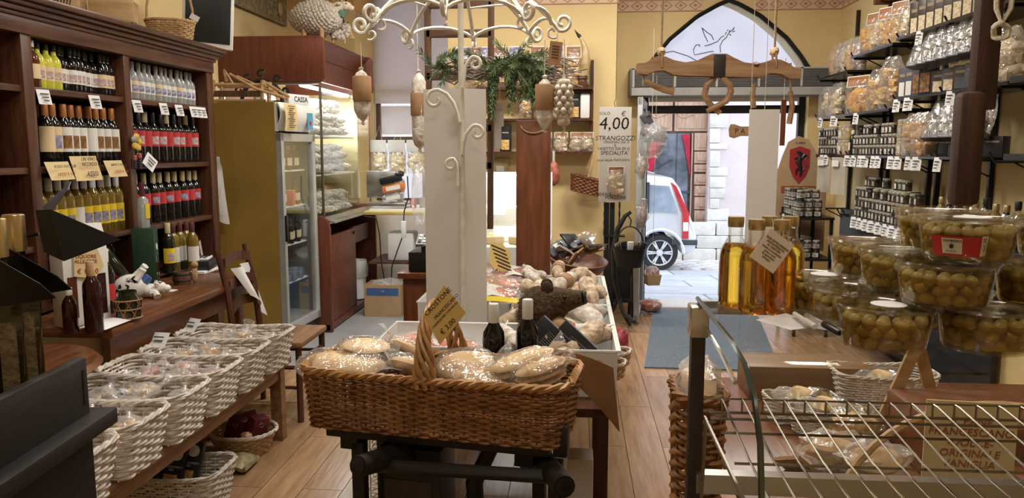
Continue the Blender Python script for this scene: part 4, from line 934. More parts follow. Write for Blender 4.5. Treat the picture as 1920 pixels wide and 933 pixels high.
# chair ----------------------------------------------------------------
cp = W(545, 793, Z=0) + Vector((.07, .03, 0))
chs = thing('ladder_back_chair', 'dark wooden ladder-back chair with pale rush seat by the counter', 'chair', (cp.x - .02, cp.y, 0), 0)
for y in (.0, .40): MB().tube([(0, y, 0), (0, y, .45)], .019, 8).build('leg', m_darkz, chs)
for y in (.02, .38): MB().tube([(-.38, y, 0), (-.38, y, .45), (-.41, y, .75), (-.46, y, .98)], [.018, .02, .019, .016], 8).build('back_post', m_darkz, chs)
for z, x in ((.62, -.395), (.75, -.41), (.88, -.435)): MB().sheet(lambda u, v: (x - .02 * math.sin(u * PI), .03 + u * .34, z + v * .055 + .02 * math.sin(u * PI)), 8, 2).build('back_slat', m_darkz, chs, solid=.014)
for z in (.2, .32): MB().tube([(0, .0, z), (-.38, .02, z)], .010, 6).build('stretcher', m_darkz, chs); MB().tube([(0, .4, z), (-.38, .38, z)], .010, 6).build('stretcher', m_darkz, chs); MB().tube([(0, 0, z + .03), (0, .4, z + .03)], .010, 6).build('stretcher', m_darkz, chs)
MB().box((-.19, .2, .455), (.44, .45, .035)).build('seat', m_bench, chs, bevel=.012)
jk = thing('draped_cloth', 'white paper cloth draped over the back of the ladder-back chair', 'cloth', (cp.x - .44, cp.y + .22, .62), 0)
MB().sheet(lambda u, v: (.05 * v + .03 * math.sin(u * 6), (u - .5) * .26 + .14 * v, .25 - v * .36 * (.5 + u * .5)), 8, 6).build('sheet', m_paper, jk, solid=.002)
# ------------------------------------------------------------------ bench with white wicker baskets
bn = thing('low_bench', 'long low wooden bench carrying the row of white baskets', 'bench', (-1.70, 2.95, 0))
MB().b2((-.29, -1.25, .40), (.165, 1.02, .435)).build('top', m_bench, bn, bevel=.006)
for y in (-1.1, -.72, .92):
    for x in (-.24, .12): MB().b2((x - .03, y - .03, 0), (x + .03, y + .03, .40)).build('leg', m_bench, bn)
MB().b2((.12, -1.1, .34), (.14, .92, .40)).build('apron', m_bench, bn)
bt0 = None; goods = ((m_biscuit, 'wrapped crackers'), (m_pastao, 'yellow corn biscuits'), (m_meat2, 'pinkish wrapped biscuits'), (m_breadt, 'wrapped nut cookies'), (m_biscuit, 'seeded rolls'), (m_breadt, 'almond biscuits'), (m_biscuit, 'small rusks'))
order = ('farthest', 'second farthest', 'third farthest', 'fourth farthest', 'fifth farthest', 'second nearest', 'nearest')
def treat_mesh(m, seed):
    b = MB(); q = random.Random(seed)
    for k in range(7): b.ell((q.uniform(-.035, .035), q.uniform(-.03, .03), .018 + q.uniform(0, .03)), (.022, .018, .013), 8, 5, wob=.3, seed=k)
    return b.mesh('biscuits', m)
wrap = MB(); wrap.ell((0, 0, .034), (.066, .055, .036), 14, 9, wob=.30, fr=4, seed=5)
for a in (0.3, 2.6): wrap.tube([(.05 * math.cos(a), .05 * math.sin(a), .04), (.075 * math.cos(a), .075 * math.sin(a), .06), (.10 * math.cos(a), .10 * math.sin(a), .085)], [.014, .008, .032], 9, caps=False)
wrap = wrap.mesh('wrapper', m_filmw)
for i in range(7):
    y = 3.72 - i * .312; lb = 'white woven wicker basket on the bench, %s, with %s' % (order[i], goods[i][1])
    if bt0 is None:
        bt0 = thing('white_basket', lb, 'basket', (-1.73, y, .436), 0, 'white baskets on the bench'); wicker(bt0, .230, .112, .182, .04, m_wickw, rows=13, spacing=.044, r=.0058, corner=.03, rimr=.0085, lift=.012)
    else: dup(bt0, (-1.73 + R.uniform(-.008, .008), y, .436), R.uniform(-.02, .02), lb)
    tm = [treat_mesh(goods[i][0], i * 3 + k) for k in range(2)]
    for k in (0, 1, 2, 4, 6, 7, 8):
        t = thing('biscuit_bag', 'cellophane bag of %s in the %s white basket' % (goods[i][1], order[i]), 'bag', (-1.88 + (k % 3) * .155 + R.uniform(-.02, .02), y - .055 + (k // 3) * .055, .512 + .022 * (k % 2) + .012 * (k // 3)), R.uniform(0, 6), 'bags of %s' % goods[i][1])
        obj('biscuits', tm[k % 2], t); obj('wrapper', wrap, t)
    if i in (0, 1, 3):
        ptag((-1.97, y + .02, .69), -.4 + .3 * i, 'white price tag stuck at the left rim of the %s white basket' % order[i], None, .08, .08, .7)
def bowl_basket(loc, r, H, lb, m, rimm):
    t = thing('round_basket', lb, 'basket', loc); wicker(t, r * .7, r * .55, H, r * .3, m, rimm, rows=8, spacing=.03, r=.005, corner=r * .55, rimr=.008); return t
rb = W(445, 862, Z=0); bowl_basket((rb.x - .02, rb.y + .12, 0), .17, .115, 'shallow oval basket on the floor under the bench holding wine-red boxes', m_wickl, m_wickw)
for i, (dx, dy, rx, ry) in enumerate(((-.06, .02, .3, .6), (.03, .05, -.2, -.3), (.06, .0, .5, .25))):
    t = thing('gift_box', ('wine-red gift box leaning left in the oval floor basket', 'wine-red gift box with silver ring in the oval floor basket', 'wine-red gift box at the right of the oval floor basket')[i], 'box', (rb.x - .02 + dx, rb.y + .12 + dy, .06), (rx * .4, ry * .6, .5 * i))
    MB().b2((-.045, -.03, 0), (.045, .03, .13)).build('carton', m_redbox, t, bevel=.003); MB().tube(arc((0, -.031, .095), .012, 0, 2 * PI, 12), .0015, 4).build('emblem', m_steel, t)
tag(MB().ell((0, 0, 0), (.03, .026, .02), 10, 7, wob=.4).build('mushroom', m_biscuit), 'small pale dried mushroom bag in front of the wine-red boxes', 'mushroom').location = (rb.x + .03, rb.y + .05, .11)
lbk = Vector((-1.56, 3.16, .14)); t = dup(bt0, (lbk.x - .20, lbk.y - .08, 0.0), .0, 'white wicker basket standing on the floor below the bench', .95, 'white basket on the floor')
for i, (dx, dy, rz) in enumerate(((-.07, -.05, .5), (.0, .0, .2), (-.14, -.08, .4), (.05, .05, .15), (-.05, .07, .3))):
    t = thing('pasta_pack', ('black pasta pack with white round seal, front left in the floor basket', 'black pasta pack with white seal leaning in the middle of the floor basket', 'black pasta pack at the left end of the floor basket', 'black pasta pack tallest at the back of the floor basket', 'black pasta pack behind the others in the floor basket')[i], 'pack', (lbk.x - .20 + dx, lbk.y - .10 + dy, .07), (-.30, .15 * (i % 2), rz * .5), 'black pasta packs in the floor basket')
    MB().box((0, 0, .10), (.10, .04, .20)).build('pouch', m_blkbox, t, bevel=.008); MB().lathe([(0, 0), (.026, 0), (.026, .002), (0, .002)], 18, M=Matrix.Translation((.012, -.0205, .16)) @ Matrix.Rotation(PI / 2, 4, 'X')).build('seal', m_paper, t)
    text('STROZZAPRETI\nBIO', .013, t, (0, -.0212, .10), (PI / 2, 0, 0), m_paper); MB().b2((-.03, -.0212, .04), (.03, -.0202, .075)).build('window', m_pasta, t)
tag(MB().sheet(lambda u, v: ((u - .5) * .24, (v - .5) * .16, .02 + .035 * math.sin(u * PI) * math.sin(v * PI) + .008 * math.sin(u * 19)), 10, 6).build('legume_bag', mat('lentil_bag', ((.22, .17, .08), (.45, .38, .22)), .3, scale=60), solid=.02), 'flat clear bag of lentils on the floor behind the low white basket', 'bag').location = (lbk.x - .12, lbk.y + .32, 0)
# ------------------------------------------------------------------ black oil stand in the left foreground
bs = thing('black_stand', 'black painted wooden stand with slotted top edge, left foreground', 'stand', (0, 0, 0))
a, b_ = W(0, 722, Y=1.06), W(162, 668, Y=1.30); dv_ = (b_ - a); ang = math.atan2(dv_.y, dv_.x); bs.location = (b_.x, b_.y, 0); bs.rotation_euler.z = ang
zt_ = b_.z; MB().b2((-.62, 0, zt_ - .11), (0, .02, zt_)).build('front_board', m_scale, bs, bevel=.003)
MB().b2((-.62, -.035, zt_ - .135), (.03, .02, zt_ - .105)).build('ledge', m_scale, bs, bevel=.003); MB().b2((-.62, .0, zt_ - .50), (.0, .02, zt_ - .135)).build('lower_board', m_scale, bs)
MB().b2((-.018, -.001, zt_ - .085), (-.010, .003, zt_ - .02)).build('slot', m_black, bs)
MB().b2((-.62, .02, 0), (-.58, .30, zt_ - .05)).build('side', m_scale, bs); MB().b2((-.03, .02, 0), (0, .30, zt_ - .12)).build('side', m_scale, bs); MB().b2((-.58, .02, zt_ - .16), (-.03, .30, zt_ - .13)).build('shelf', m_scale, bs); MB().b2((-.62, .0, 0), (.0, .02, zt_ - .50)).build('lower_board', m_scale, bs)
m_oil = mat('dark_oil_bottle', ((.008, .007, .004), (.05, .035, .008)), .06, scale=4, coat=.4)
Mr = bs.matrix_basis.copy()
for i, (px, lb) in enumerate(((12, 'tall dark oil bottle with gold cap at the left frame edge'), (48, 'tall dark oil bottle with gold cap, second on the black stand'), (-30, 'tall dark oil bottle on the black stand, half out of view'))):
    p = W(px, 690, Y=1.22 + (.02, .10, .06)[i]); t = thing('oil_bottle', lb, 'bottle', (p.x, p.y, zt_ - .129), .3)
    MB().lathe([(0, 0), (.030, 0), (.033, .005), (.033, .23), (.029, .26), (.016, .295), (.015, .34), (0, .34)], 8).build('glass', m_oil, t); MB().lathe([(.0185, .32), (.0185, .385), (.017, .387), (0, .387)], 14).build('cap', m_gcap, t)
    MB().lathe([(.0338, .06), (.0338, .21)], 3, a0=-1.4, a1=-.6).build('label', m_hess, t)
    MB().add([(0, -.034, .33), (.085, -.06, .28), (.10, -.035, .25), (.02, -.04, .24), (-.05, -.05, .25)], [(0, 1, 2, 3), (0, 3, 4)]).build('folded_booklet', m_black, t, solid=.002)
fb = W(105, 440, Y=1.37); t = thing('black_folder', 'black folded card standing open above the dark oil bottles', 'card', fb, (0, .15, -.35))
MB().add([(-.055, 0, .045), (.02, -.02, .05), (.045, -.02, -.045), (-.04, 0, -.035), (.10, .06, -.01)], [(0, 1, 2, 3), (1, 4, 2)]).build('card', mat('matte_black_card', (.010, .010, .010), .75), t, solid=.002)
MB().add([(-.04, .004, .05), (.012, .03, .10), (.03, .01, .085), (-.01, -.005, .035)], [(0, 1, 2, 3)]).build('blue_leaflet', mat('blue_leaflet', (.09, .11, .20), .4), t, solid=.001)
MB().tube([(-.05, 0, .0), (-.09, -.03, -.01)], .004, 6).build('neck_loop', m_black, t)
t.rotation_euler = (0, 0, -.35)
# ------------------------------------------------------------------ centre table with white crates
TZ = .62
tb = thing('display_table', 'long dark table in the middle of the shop carrying white crates', 'table', (-.30, 3.7, 0))
MB().b2((-.48, -1.0, TZ - .035), (.46, 1.05, TZ)).build('top', m_dark, tb, bevel=.004)
for x in (-.44, .42):
    for y in (-.40, .95): MB().b2((x - .035, y - .035, 0), (x + .035, y + .035, TZ - .035)).build('leg', m_darkz, tb)
cr0 = None; CR = []
pos = (('right', 0), ('right', 1), ('right', 2), ('right', 3), ('left', 0), ('left', 2), ('left', 3))
def crate_mesh():
    b = MB(); X, Y, H, t = .228, .208, .185, .005
    b.b2((-X + .012, -Y + .012, 0), (X - .012, Y - .012, t))
    for s_ in (-1, 1):
        b.box((s_ * (X - .006), 0, H / 2), (t, 2 * Y, H), rot=(0, s_ * .05, 0)); b.box((0, s_ * (Y - .006), H / 2), (2 * X, t, H), rot=(-s_ * .05, 0, 0))
        b.b2((s_ * X - .006, -Y - .004, H - .006), (s_ * X + .010 * s_ + .003, Y + .004, H)); b.b2((-X - .004, s_ * Y - .006, H - .006), (X + .004, s_ * Y + .009 * s_ + .003, H))
    return b.mesh('tray', m_plast, weld=False)
cm_ = crate_mesh()
nth = ('nearest', 'second', 'third', 'farthest')
for sd, r_ in pos:
    t = thing('white_crate', 'white plastic crate of meats, %s of the %s-hand row on the table' % (nth[r_], sd), 'crate', (-.065 if sd == 'right' else -.545, 3.03 + r_ * .432, TZ + .001), 0, 'white crates on the table'); obj('tray', cm_, t)
    MB().b2((-.20, -.18, .006), (.20, .18, .05)).build('paper_liner', m_paper, t, bevel=.01)
rr = random.Random(5)
for r_ in range(4):
    y0 = 3.03 + r_ * .432
    for k in range(13 if r_ > 1 else 10):
        x = -.22 + (k % 3) * .14 + rr.uniform(-.03, .03); y = y0 - .10 + (k // 3 % 3) * .10 + rr.uniform(-.03, .03); z = TZ + .12 + .035 * (k % 2) + .028 * (k // 3 % 3) + .05 * (k // 9) + (.03 if r_ > 1 else 0)
        salami((x, y, z), (PI / 2 + rr.uniform(-.35, .35), rr.uniform(-.3, .3), rr.uniform(-1.2, 1.2)), .20 + .05 * (k % 2), .030 + .006 * (k % 3), 'mould-dusted cured sausage in the %s right-hand crate' % nth[r_], 'sausages in the %s right-hand crate' % nth[r_], seed=k % 4, m=m_sal2 if (k + r_) % 3 else m_sal, band=.07 if k % 3 == 1 else None)
def vpack(loc, rz, sx, sy, h, m, lb, grp, card=None, tilt=0.):
    t = thing('vacuum_pack', lb, 'pack', loc, (tilt, 0, rz), grp)
    b = MB(); b.ell((0, 0, h / 2), (sx / 2 * .86, sy / 2 * .8, h / 2), 14, 8, wob=.22, fr=3, seed=int(abs(loc[0] * 50))); b.build('meat', m, t)
    b = MB(); b.ell((0, 0, h / 2), (sx / 2, sy / 2, h * .56), 18, 8, wob=.25, fr=5, seed=3); b.build('vacuum_film', m_film, t)
    if card: MB().sheet(lambda u, v: ((u - .5) * sx * .42, (v - .5) * sy * .7, h * 1.06 - .03 * abs(u - .5)), 4, 2).build('label', card, t, solid=.001)
for k, (x, y, m, cd_, lb) in enumerate(((-.50, 4.24, m_meat, None, 'vacuum pack of dark red cured meat, back of the left crates'), (-.36, 4.32, m_meat, m_lwhite, 'vacuum pack of sliced salami with white label, farthest left crate'), (-.64, 4.34, m_meat2, None, 'vacuum pack of pink ham beside the kraft note'), (-.42, 3.98, m_meat2, m_kraft, 'vacuum pack of pink ham with large kraft label'), (-.42, 3.80, m_meat2, m_lwhite, 'vacuum pack of rosy bacon with white sticker'), (-.58, 3.90, m_meat, None, 'vacuum pack of red meat beside the white panel'), (-.40, 4.12, m_meat, None, 'vacuum pack of marbled red salami slices behind the kraft label'))):
    vpack((x, y, TZ + .175 + .02 * (k % 2)), rr.uniform(-.3, .3), .30, .17, .06, m, lb, None, cd_, .3)
for k, (x, y, lb) in enumerate(((-.66, 3.06, 'pink speckled meat tray wrapped in film, left nearest crate'), (-.48, 2.98, 'film-wrapped ham tray behind the flatbreads'), (-.62, 3.8, 'grey silver foil pack in the left third crate'), (-.68, 4.2, 'net-wrapped ham in the left farthest crate'))):
    vpack((x, y, TZ + .11), rr.uniform(-.5, .5), .24, .17, .06, m_meat2 if k < 2 else m_steel if k == 2 else m_meat, lb, None, None, .15)
yb = thing('yellow_strap', 'bright yellow plastic strap band across the ham packs', 'strap', (-.37, 3.66, TZ + .185), .1)
MB().sheet(lambda u, v: ((u - .5) * .30, .02 * math.sin(u * 7) + (v - .5) * .05, .02 * math.sin(u * PI) + .015 * v), 10, 2).build('band', mat('yellow_strap', (.80, .62, .02), .4), yb, solid=.002)
# kraft note at the back of the left crates
kn = thing('kraft_note', 'leaf-shaped kraft note with handwriting leaning on the brown board', 'note', W(938, 487, Y=4.30), (-.25, .28, 0))
MB().prism([(-.085, .08), (-.02, .095), (.045, .055), (.085, -.085), (.02, -.09), (-.055, -.03)], .002, 0, Matrix.Rotation(PI / 2, 4, 'X')).build('paper', m_note, kn)
b = MB()
for k in range(6): b.box((-.03 + .014 * k, -.0035, .062 - .02 * k), (.09, .001, .007), rot=(0, .12, 0))
b.build('handwriting', m_ink, kn); text('A kg. 15,00', .022, kn, (.04, -.0035, -.066), (PI / 2, .12, 0), m_ink)
# wine bottles, boar head, slate boxes, jar
tag(MB().b2((-.14, -.05, 0), (.12, .05, .039)).build('black_tray', m_blkbox, bevel=.004), 'low black box under the two wine bottles behind the bread basket', 'box').location = (W(958, 700, Y=2.76).x, 2.735, TZ + .001)
bottle('wine', m_wine, m_wcap, m_lwhite, None, (W(926, 700, Y=2.715).x, 2.715, TZ + .041), 'black wine bottle with white capsule, left of the pair behind the bread basket', lz=(.055, .115), rz=-PI / 2 - .5, span=.75, k=1.12)
bottle('wine', m_wine, m_wcap, m_lwhite, None, (W(989, 700, Y=2.745).x, 2.745, TZ + .041), 'black wine bottle with white capsule, right of the pair beside the boar head', lz=(.045, .125), rz=-PI / 2 - .5, span=.75, k=1.16)
bh = thing('boar_head', 'stuffed brown boar head with pale snout disc among the salamis', 'boar head', W(1040, 602, Y=3.16), (0, -.15, .05)); bh.scale = (1.1, 1.1, 1.1)
b = MB(); b.ell((-.045, 0, .05), (.088, .080, .092), 22, 16, wob=.06, fr=9); b.ell((.01, -.01, .072), (.062, .058, .062), 16, 12); b.tube([(.0, -.005, .075), (.05, -.02, .078), (.09, -.032, .080), (.120, -.042, .082)], [.052, .046, .034, .028], 14); rough_mesh(b, .005, 45); b.build('head', m_fur, bh)
hh = MB(); q = random.Random(9)
for k in range(1100):
    th = math.acos(1 - 2 * q.random()); ph = q.uniform(0, 2 * PI); d = Vector((math.sin(th) * math.cos(ph), math.sin(th) * math.sin(ph), math.cos(th)))
    if d.x > .35: continue
    p = Vector((-.045 + d.x * .088, d.y * .08, .05 + d.z * .092)); e = p + d * .006 + Vector((-.014, 0, -.008)); s_ = d.orthogonal().normalized() * .0014
    hh.add([p - s_, p + s_, e], [(0, 1, 2)])
hh.build('fur', m_fur, bh, weld=False, kind='stuff')
MB().ell((.137, -.066, .088), (.008, .010, .018), 10, 8).build('snout_disc', mat('snout', (.62, .50, .38), .5), bh); MB().ell((.124, -.044, .085), (.014, .024, .027), 10, 8).build('snout', m_black, bh)
MB().ell((.050, -.066, .100), (.007,) * 3, 8, 6).build('eye', mat('glass_eye', (.01, .01, .01), .05), bh)
for y in (-.035, .03): MB().ell((-.01, y, .135), (.024, .010, .030), 10, 8).build('ear', m_fur, bh)
for i, (px, py, lb) in enumerate(((1030, 640, 'slate-edged black cookbook box leaning below the boar head, left one'), (1072, 648, 'slate-edged black cookbook box leaning below the boar head, right one'))):
    p = W(px, py, Y=2.94); t = thing('black_pack', lb, 'box', p, (-.2, .72, -.15)); MB().box((0, 0, 0), (.17, .05, .12)).build('carton', m_blkbox, t, bevel=.004)
    MB().box((0, -.001, .0615), (.165, .048, .003)).build('slate_edge', mat('lilac_slate', (.22, .22, .30), .45), t); b = MB()
    for k in range(7): b.box((.02, -.0257, .03 - k * .009), (.10, .001, .002))
    b.build('print', m_grey, t)
j = W(1092, 618, Y=3.05); t = thing('sauce_jar', 'small jar of red sauce with gold lid lying in the crates', 'jar', j, (0, PI / 2, .1)); MB().lathe([(0, -.05), (.024, -.05), (.026, -.045), (.026, .03), (.022, .036), (0, .036)], 14).build('glass', m_lred, t); MB().lathe([(.0265, -.03), (.0265, .018)], 14).build('label', m_lwhite, t); MB().lathe([(0, -.062), (.024, -.062), (.0245, -.046), (.0, -.046)], 14).build('lid', m_gcap, t)
bp2 = W(1090, 702, Y=2.58); t = thing('kraft_bag_sheet', 'brown kraft paper sheet hanging over the right end of the bread basket', 'paper', bp2, (0, 0, -.25)); MB().sheet(lambda u, v: ((u - .5) * .22 + .03 * v, .03 * math.sin(u * 3) - .02 * v, .085 - .05 * u - v * .15 * (.45 + u)), 8, 6).build('sheet', mat('brown_kraft', (.28, .14, .055), .7), t, solid=.002)
for i, (px, py, Y, lb) in enumerate(((1128, 690, 3.02, 'small round wicker basket hanging at the right side of the crates, nearer'), (1140, 668, 3.22, 'small round wicker basket at the right side of the crates, farther'))):
    p = W(px, py, Y=Y); t = thing('side_basket', lb, 'basket', (p.x + .03, p.y, p.z - .04), (0, -.15, 0)); wicker(t, .055, .045, .06, .02, m_wickl, m_wickw, rows=5, spacing=.028, r=.005, corner=.045, rimr=.006)
    MB().ell((0, 0, .05), (.05, .04, .02), 10, 6, wob=.5).build('wrapped_goods', m_filmw, t); MB().tube([(-.05, 0, .05), (-.075, 0, .10), (-.09, 0, .14)], .003, 5).build('hook', m_blackm, t)
# ------------------------------------------------------------------ white iron parasol frame with folded panels
UX, UY = W(866, 300, Y=3.42).x, 3.42
um = thing('iron_parasol_frame', 'cream wrought-iron parasol frame with scrolled rib ends on a pole', 'parasol frame', (UX, UY, TZ))
U0 = 1.55 - TZ
MB().tube([(0, 0, 0), (0, 0, 1.70)], .013, 10).build('pole', m_cream, um); MB().lathe([(0, 0), (.12, 0), (.12, .01), (.02, .03), (0, .03)], 20).build('foot', m_cream, um)
ZB = 2.06 - TZ
for k in range(8):
    a = k * PI / 4 + PI; ux = Vector((math.cos(a), math.sin(a), 0)); uz = Vector((0, 0, 1))
    pts = bez((0, 0, 1.66), ux * .20 + uz * 1.66, ux * .34 + uz * (ZB + .12), ux * .43 + uz * ZB, 12)
    pts += spiral(ux * .445 + uz * (ZB + .035), .037, .012, -PI * .62, PI * 1.5, 18, ux, uz)
    b = MB().tube(pts, .0092, 7); rb_ = b.build('rib', m_cream, um)
    b = MB(); b.tube(spiral(ux * .40 + uz * (ZB - .005), .006, .028, 0, PI * 1.7, 12, ux, uz), .006, 6); b.build('scroll', m_cream, rb_)
    a2 = a + PI / 4; u2 = Vector((math.cos(a2), math.sin(a2), 0)); q0, q1 = ux * .395 + uz * (ZB + .03), u2 * .395 + uz * (ZB + .03); mid = (ux + u2) * .22 + uz * (ZB + .10)
    MB().tube(bez(q0, q0 * .6 + mid * .4 + uz * .03, q1 * .6 + mid * .4 + uz * .03, q1, 8), .0085, 6).build('swag', m_cream, um)
    q0, q1 = ux * .26 + uz * (ZB + .145), u2 * .26 + uz * (ZB + .145); mid = (ux + u2) * .15 + uz * (ZB + .16)
    if k % 2: MB().tube(bez(q0, q0 * .5 + mid * .5, q1 * .5 + mid * .5, q1, 6), .005, 6).build('upper_swag', m_cream, um)
def pscroll(pts2, r=.008):
    b = MB(); b.tube([Vector(W(x, y, Y=UY - .02)) - Vector((UX, UY, TZ)) for x, y in pts2], r, 7); b.build('pole_scroll', m_cream, um)
def spx(cx, cy, r0, r1, a0, a1, n=16): return [(cx + (r0 + (r1 - r0) * i / n) * math.cos(a0 + (a1 - a0) * i / n), cy + (r0 + (r1 - r0) * i / n) * math.sin(a0 + (a1 - a0) * i / n)) for i in range(n + 1)]
pscroll([(861, 229), (858, 212), (850, 192), (838, 176), (822, 168)] + spx(816, 187, 19, 6, -PI * .45, -PI * 2.2))
pscroll([(868, 165), (871, 140), (874, 122), (882, 110)] + spx(890, 120, 14, 4, -PI * .6, PI * 1.3))
pscroll([(866, 290), (868, 275), (873, 252), (884, 238)] + spx(894, 249, 15, 4, -PI * .6, PI * 1.3))
pscroll([(858, 348), (858, 325), (856, 305), (850, 297)] + spx(846, 309, 12, 4, -PI * .4, -PI * 2.2))
pn = thing('folded_panel', 'tall folded white board standing behind the parasol pole', 'panel', (UX, UY + .03, TZ + .001))
pz = W(860, 166, Y=3.46).z - TZ
xl, xr = W(798, 400, Y=3.52).x - UX, W(912, 400, Y=3.52).x - UX
for x1 in (xl, xr):
    b = MB(); b.add([(0, 0, 0), (x1, .06, 0), (x1, .06, pz), (0, 0, pz), (0, .012, 0), (x1, .072, 0), (x1, .072, pz), (0, .012, pz)], [(0, 1, 2, 3), (7, 6, 5, 4), (0, 4, 5, 1), (3, 2, 6, 7), (1, 5, 6, 2), (0, 3, 7, 4)]); b.build('leaf', m_card, pn)
b = MB()
for z0, z1 in ((.96, 1.0), (.62, .70), (.30, .48)): b.b2((-.003, -.004, z0), (.003, -.001, z1))
b.build('fold_slot', m_black, pn)
# hanging sausages and garlic
def hang(px, y0, y1, Y, r, lb, band, seed, top=2.02, m=None):
    p0, p1 = W(px, y0, Y=Y), W(px, y1, Y=Y); Ln = p0.z - p1.z - .05; c = (p0 + p1) / 2
    t = salami(c, (0, 0, .4 * seed), Ln, r, lb, None, seed, m, None, 'salami', 'hanging_salami')
    MB().lathe([(r * 1.10, -.055), (r * 1.17, -.05), (r * 1.17, .05), (r * 1.10, .055)], 14).build('paper_band', m_kraft, t).location = (0, 0, .03)
    MB().tube([(0, 0, Ln / 2 + .01), (0, 0, max(Ln / 2 + .03, top - c.z))], .0018, 5).build('string', m_rope2, t); return t
hang(679, 122, 236, 3.42, .036, 'salami with kraft band hanging from the left tip of the parasol', 1, 1)
hang(786, 128, 286, 3.78, .036, 'salami with kraft band hanging behind the white folded panel', 1, 2)
hang(1021, 138, 252, 3.42, .036, 'salami with kraft band hanging before the brown board', 1, 3)
gp_ = W(1057, 188, Y=3.42); t = thing('garlic_braid', 'plait of pale garlic bulbs in a net hanging from the parasol', 'garlic', gp_)
k = 0
for ring in range(8):
    z = .075 - ring * .024; rr_ = .030 if 0 < ring < 6 else .016
    for i in range(6):
        a = (i + .5 * (ring % 2)) * PI / 3; MB().ell((rr_ * math.cos(a), rr_ * math.sin(a), z), (.015, .015, .017), 8, 6).build('garlic_bulb', m_garl, t)
MB().tube([(0, 0, .26), (0, 0, .12), (0, 0, .08)], [.002, .003, .014], 6).build('knot', m_rope2, t); MB().tube([(0, 0, -.10), (.004, 0, -.13), (-.01, 0, -.15)], [.012, .006, .009], 6).build('tail', m_garl, t)
kt = thing('kraft_tag', 'kraft paper tag hanging from the right tip of the parasol', 'tag', W(1041, 100, Y=3.40), (0, .12, .1)); MB().box((0, 0, 0), (.055, .002, .10)).build('paper', m_kraft, kt)
b = MB(); [b.box((0, -.0016, .03 - .012 * q), (.03, .0008, .003)) for q in range(5)]; b.build('print', m_ink, kt); MB().tube([(0, 0, .05), (0, 0, .10)], .0015, 4).build('string', m_rope2, kt)
# ------------------------------------------------------------------ bread basket on its blackened cart
bk_ = thing('bread_basket', 'long brown wicker basket with braided rim and hoop handle full of flatbread', 'basket', (-.440, 2.475, .632), math.radians(-9.5))
wicker(bk_, .430, .145, .195, .020, m_wick, m_wickr, rows=21, spacing=.034, r=.0062, corner=.05, rimr=.0115, lift=.006)
b = MB()
for s_ in range(6):
    pts = [((.014 + .010 * abs(math.cos(a)) ** 3) * math.cos(a * 5 + s_ * PI / 3) + .006 * s_ * (abs(math.cos(a)) ** 8) - .015, .165 * math.cos(a) + .008 * math.sin(a * 5 + s_ * PI / 3), .17 + .25 * math.sin(a)) for a in [PI * i / 30 for i in range(31)]]
    b.tube(pts, .0085, 6)
b.build('handle', m_wickr, bk_, weld=False)
def bread(px, py, Y, shape, lb, rot=(0, 0, 0), n=1, toast=False, card=True):
    p = W(px, py, Y=Y); t = thing('flatbread_bag', lb, 'bread', p, rot)
    sx, sy, h = shape
    for k in range(n): b = MB(); b.ell((.006 * k, 0, h * (k + .5)), (sx / 2, sy / 2, h * .55), 20, 8, wob=.10, fr=3, seed=k + int(px)); b.build('flatbread', m_breadt if toast else m_bread, t)
    H = h * n
    b = MB(); b.sheet(lambda u, v: ((sx * .56 + .008 * math.sin(u * 60 + v * 9)) * math.cos(u * 2 * PI) * (.25 + .75 * math.sin(v * PI) ** .45), (sy * .58) * math.sin(u * 2 * PI) * (.25 + .75 * math.sin(v * PI) ** .45), -.006 + v * (H + .022) + .008 * noise.noise(Vector((u * 9, v * 5, px)))), 26, 8, closeu=True); b.build('wrapper', m_film, t)
    b = MB(); b.sheet(lambda u, v: (sx * (.48 + .28 * v), (u - .5) * sy * (.5 + .9 * v), H * .6 + .03 * v + .012 * math.sin(u * 14 + v * 2)), 10, 4); b.build('wrapper_neck', m_filmw, t)
    if card: MB().lathe([(0, 0), (.026, 0), (.026, .001), (0, .001)], 16, M=Matrix.Translation((.01, -sy * .42, H * .75)) @ Matrix.Rotation(1.0, 4, 'X')).build('oval_label', m_lwhite, t)
bread(645, 704, 2.52, (.30, .18, .075), 'thick flatbread in clear bag at the left end of the basket', (.15, 0, .0), 1, False, False)
bread(683, 664, 2.58, (.17, .14, .022), 'folded thin flatbread bag lying on the thick one at left', (.1, .08, .1), 2, False, False)
bread(768, 700, 2.48, (.15, .15, .05), 'round flatbread in shiny wrap left of the basket handle', (.5, 0, 2.6))
bread(765, 665, 2.60, (.16, .14, .035), 'pale flatbread bag standing behind the left of the handle', (.7, 0, 2.4), 1, False, False)
bread(875, 697, 2.50, (.20, .15, .05), 'flatbread with white oval label right of the basket handle', (.45, 0, .1))
bread(905, 716, 2.42, (.20, .13, .035), 'toasted flatbread in cloudy bag low in front of the handle', (.2, .1, .1), 1, True, False)
bread(980, 702, 2.44, (.22, .10, .022), 'stack of flat wedges of bread in pointed bag, right end', (.25, -.32, .15), 3, False, False)
bread(1015, 716, 2.38, (.17, .10, .022), 'lower stack of flat bread wedges at the right rim', (.2, -.3, .1), 3, True, False)
sg_ = thing('bread_price_sign', 'yellow kraft diamond sign reading CROSTONE FRANCESCANO on the handle', 'sign', W(833, 590, Y=2.31), (-.12, 0, 0))
q_ = [(0, .093), (.068, .008), (-.012, -.093), (-.066, -.004)]; MB().prism(q_, .0025, 0, Matrix.Rotation(PI / 2, 4, 'X')).build('card', m_note, sg_)
for s_, sz, cx, cz in (('CROSTONE', .0215, -.020, .040), ('FRANCESCANO', .0145, .006, .026), ('CONFEZIONE CON DA KG', .0095, .003, .000), ('€ 3,00', .023, .012, -.036)): text(s_, sz, sg_, (cx, -.0032, cz), (PI / 2, -.82, 0), m_ink, shear=.1)
ct_ = thing('old_cart', 'blackened old wooden cart with splayed handle arms under the bread basket', 'cart', (-.430, 2.475, -.016), math.radians(-9.5))
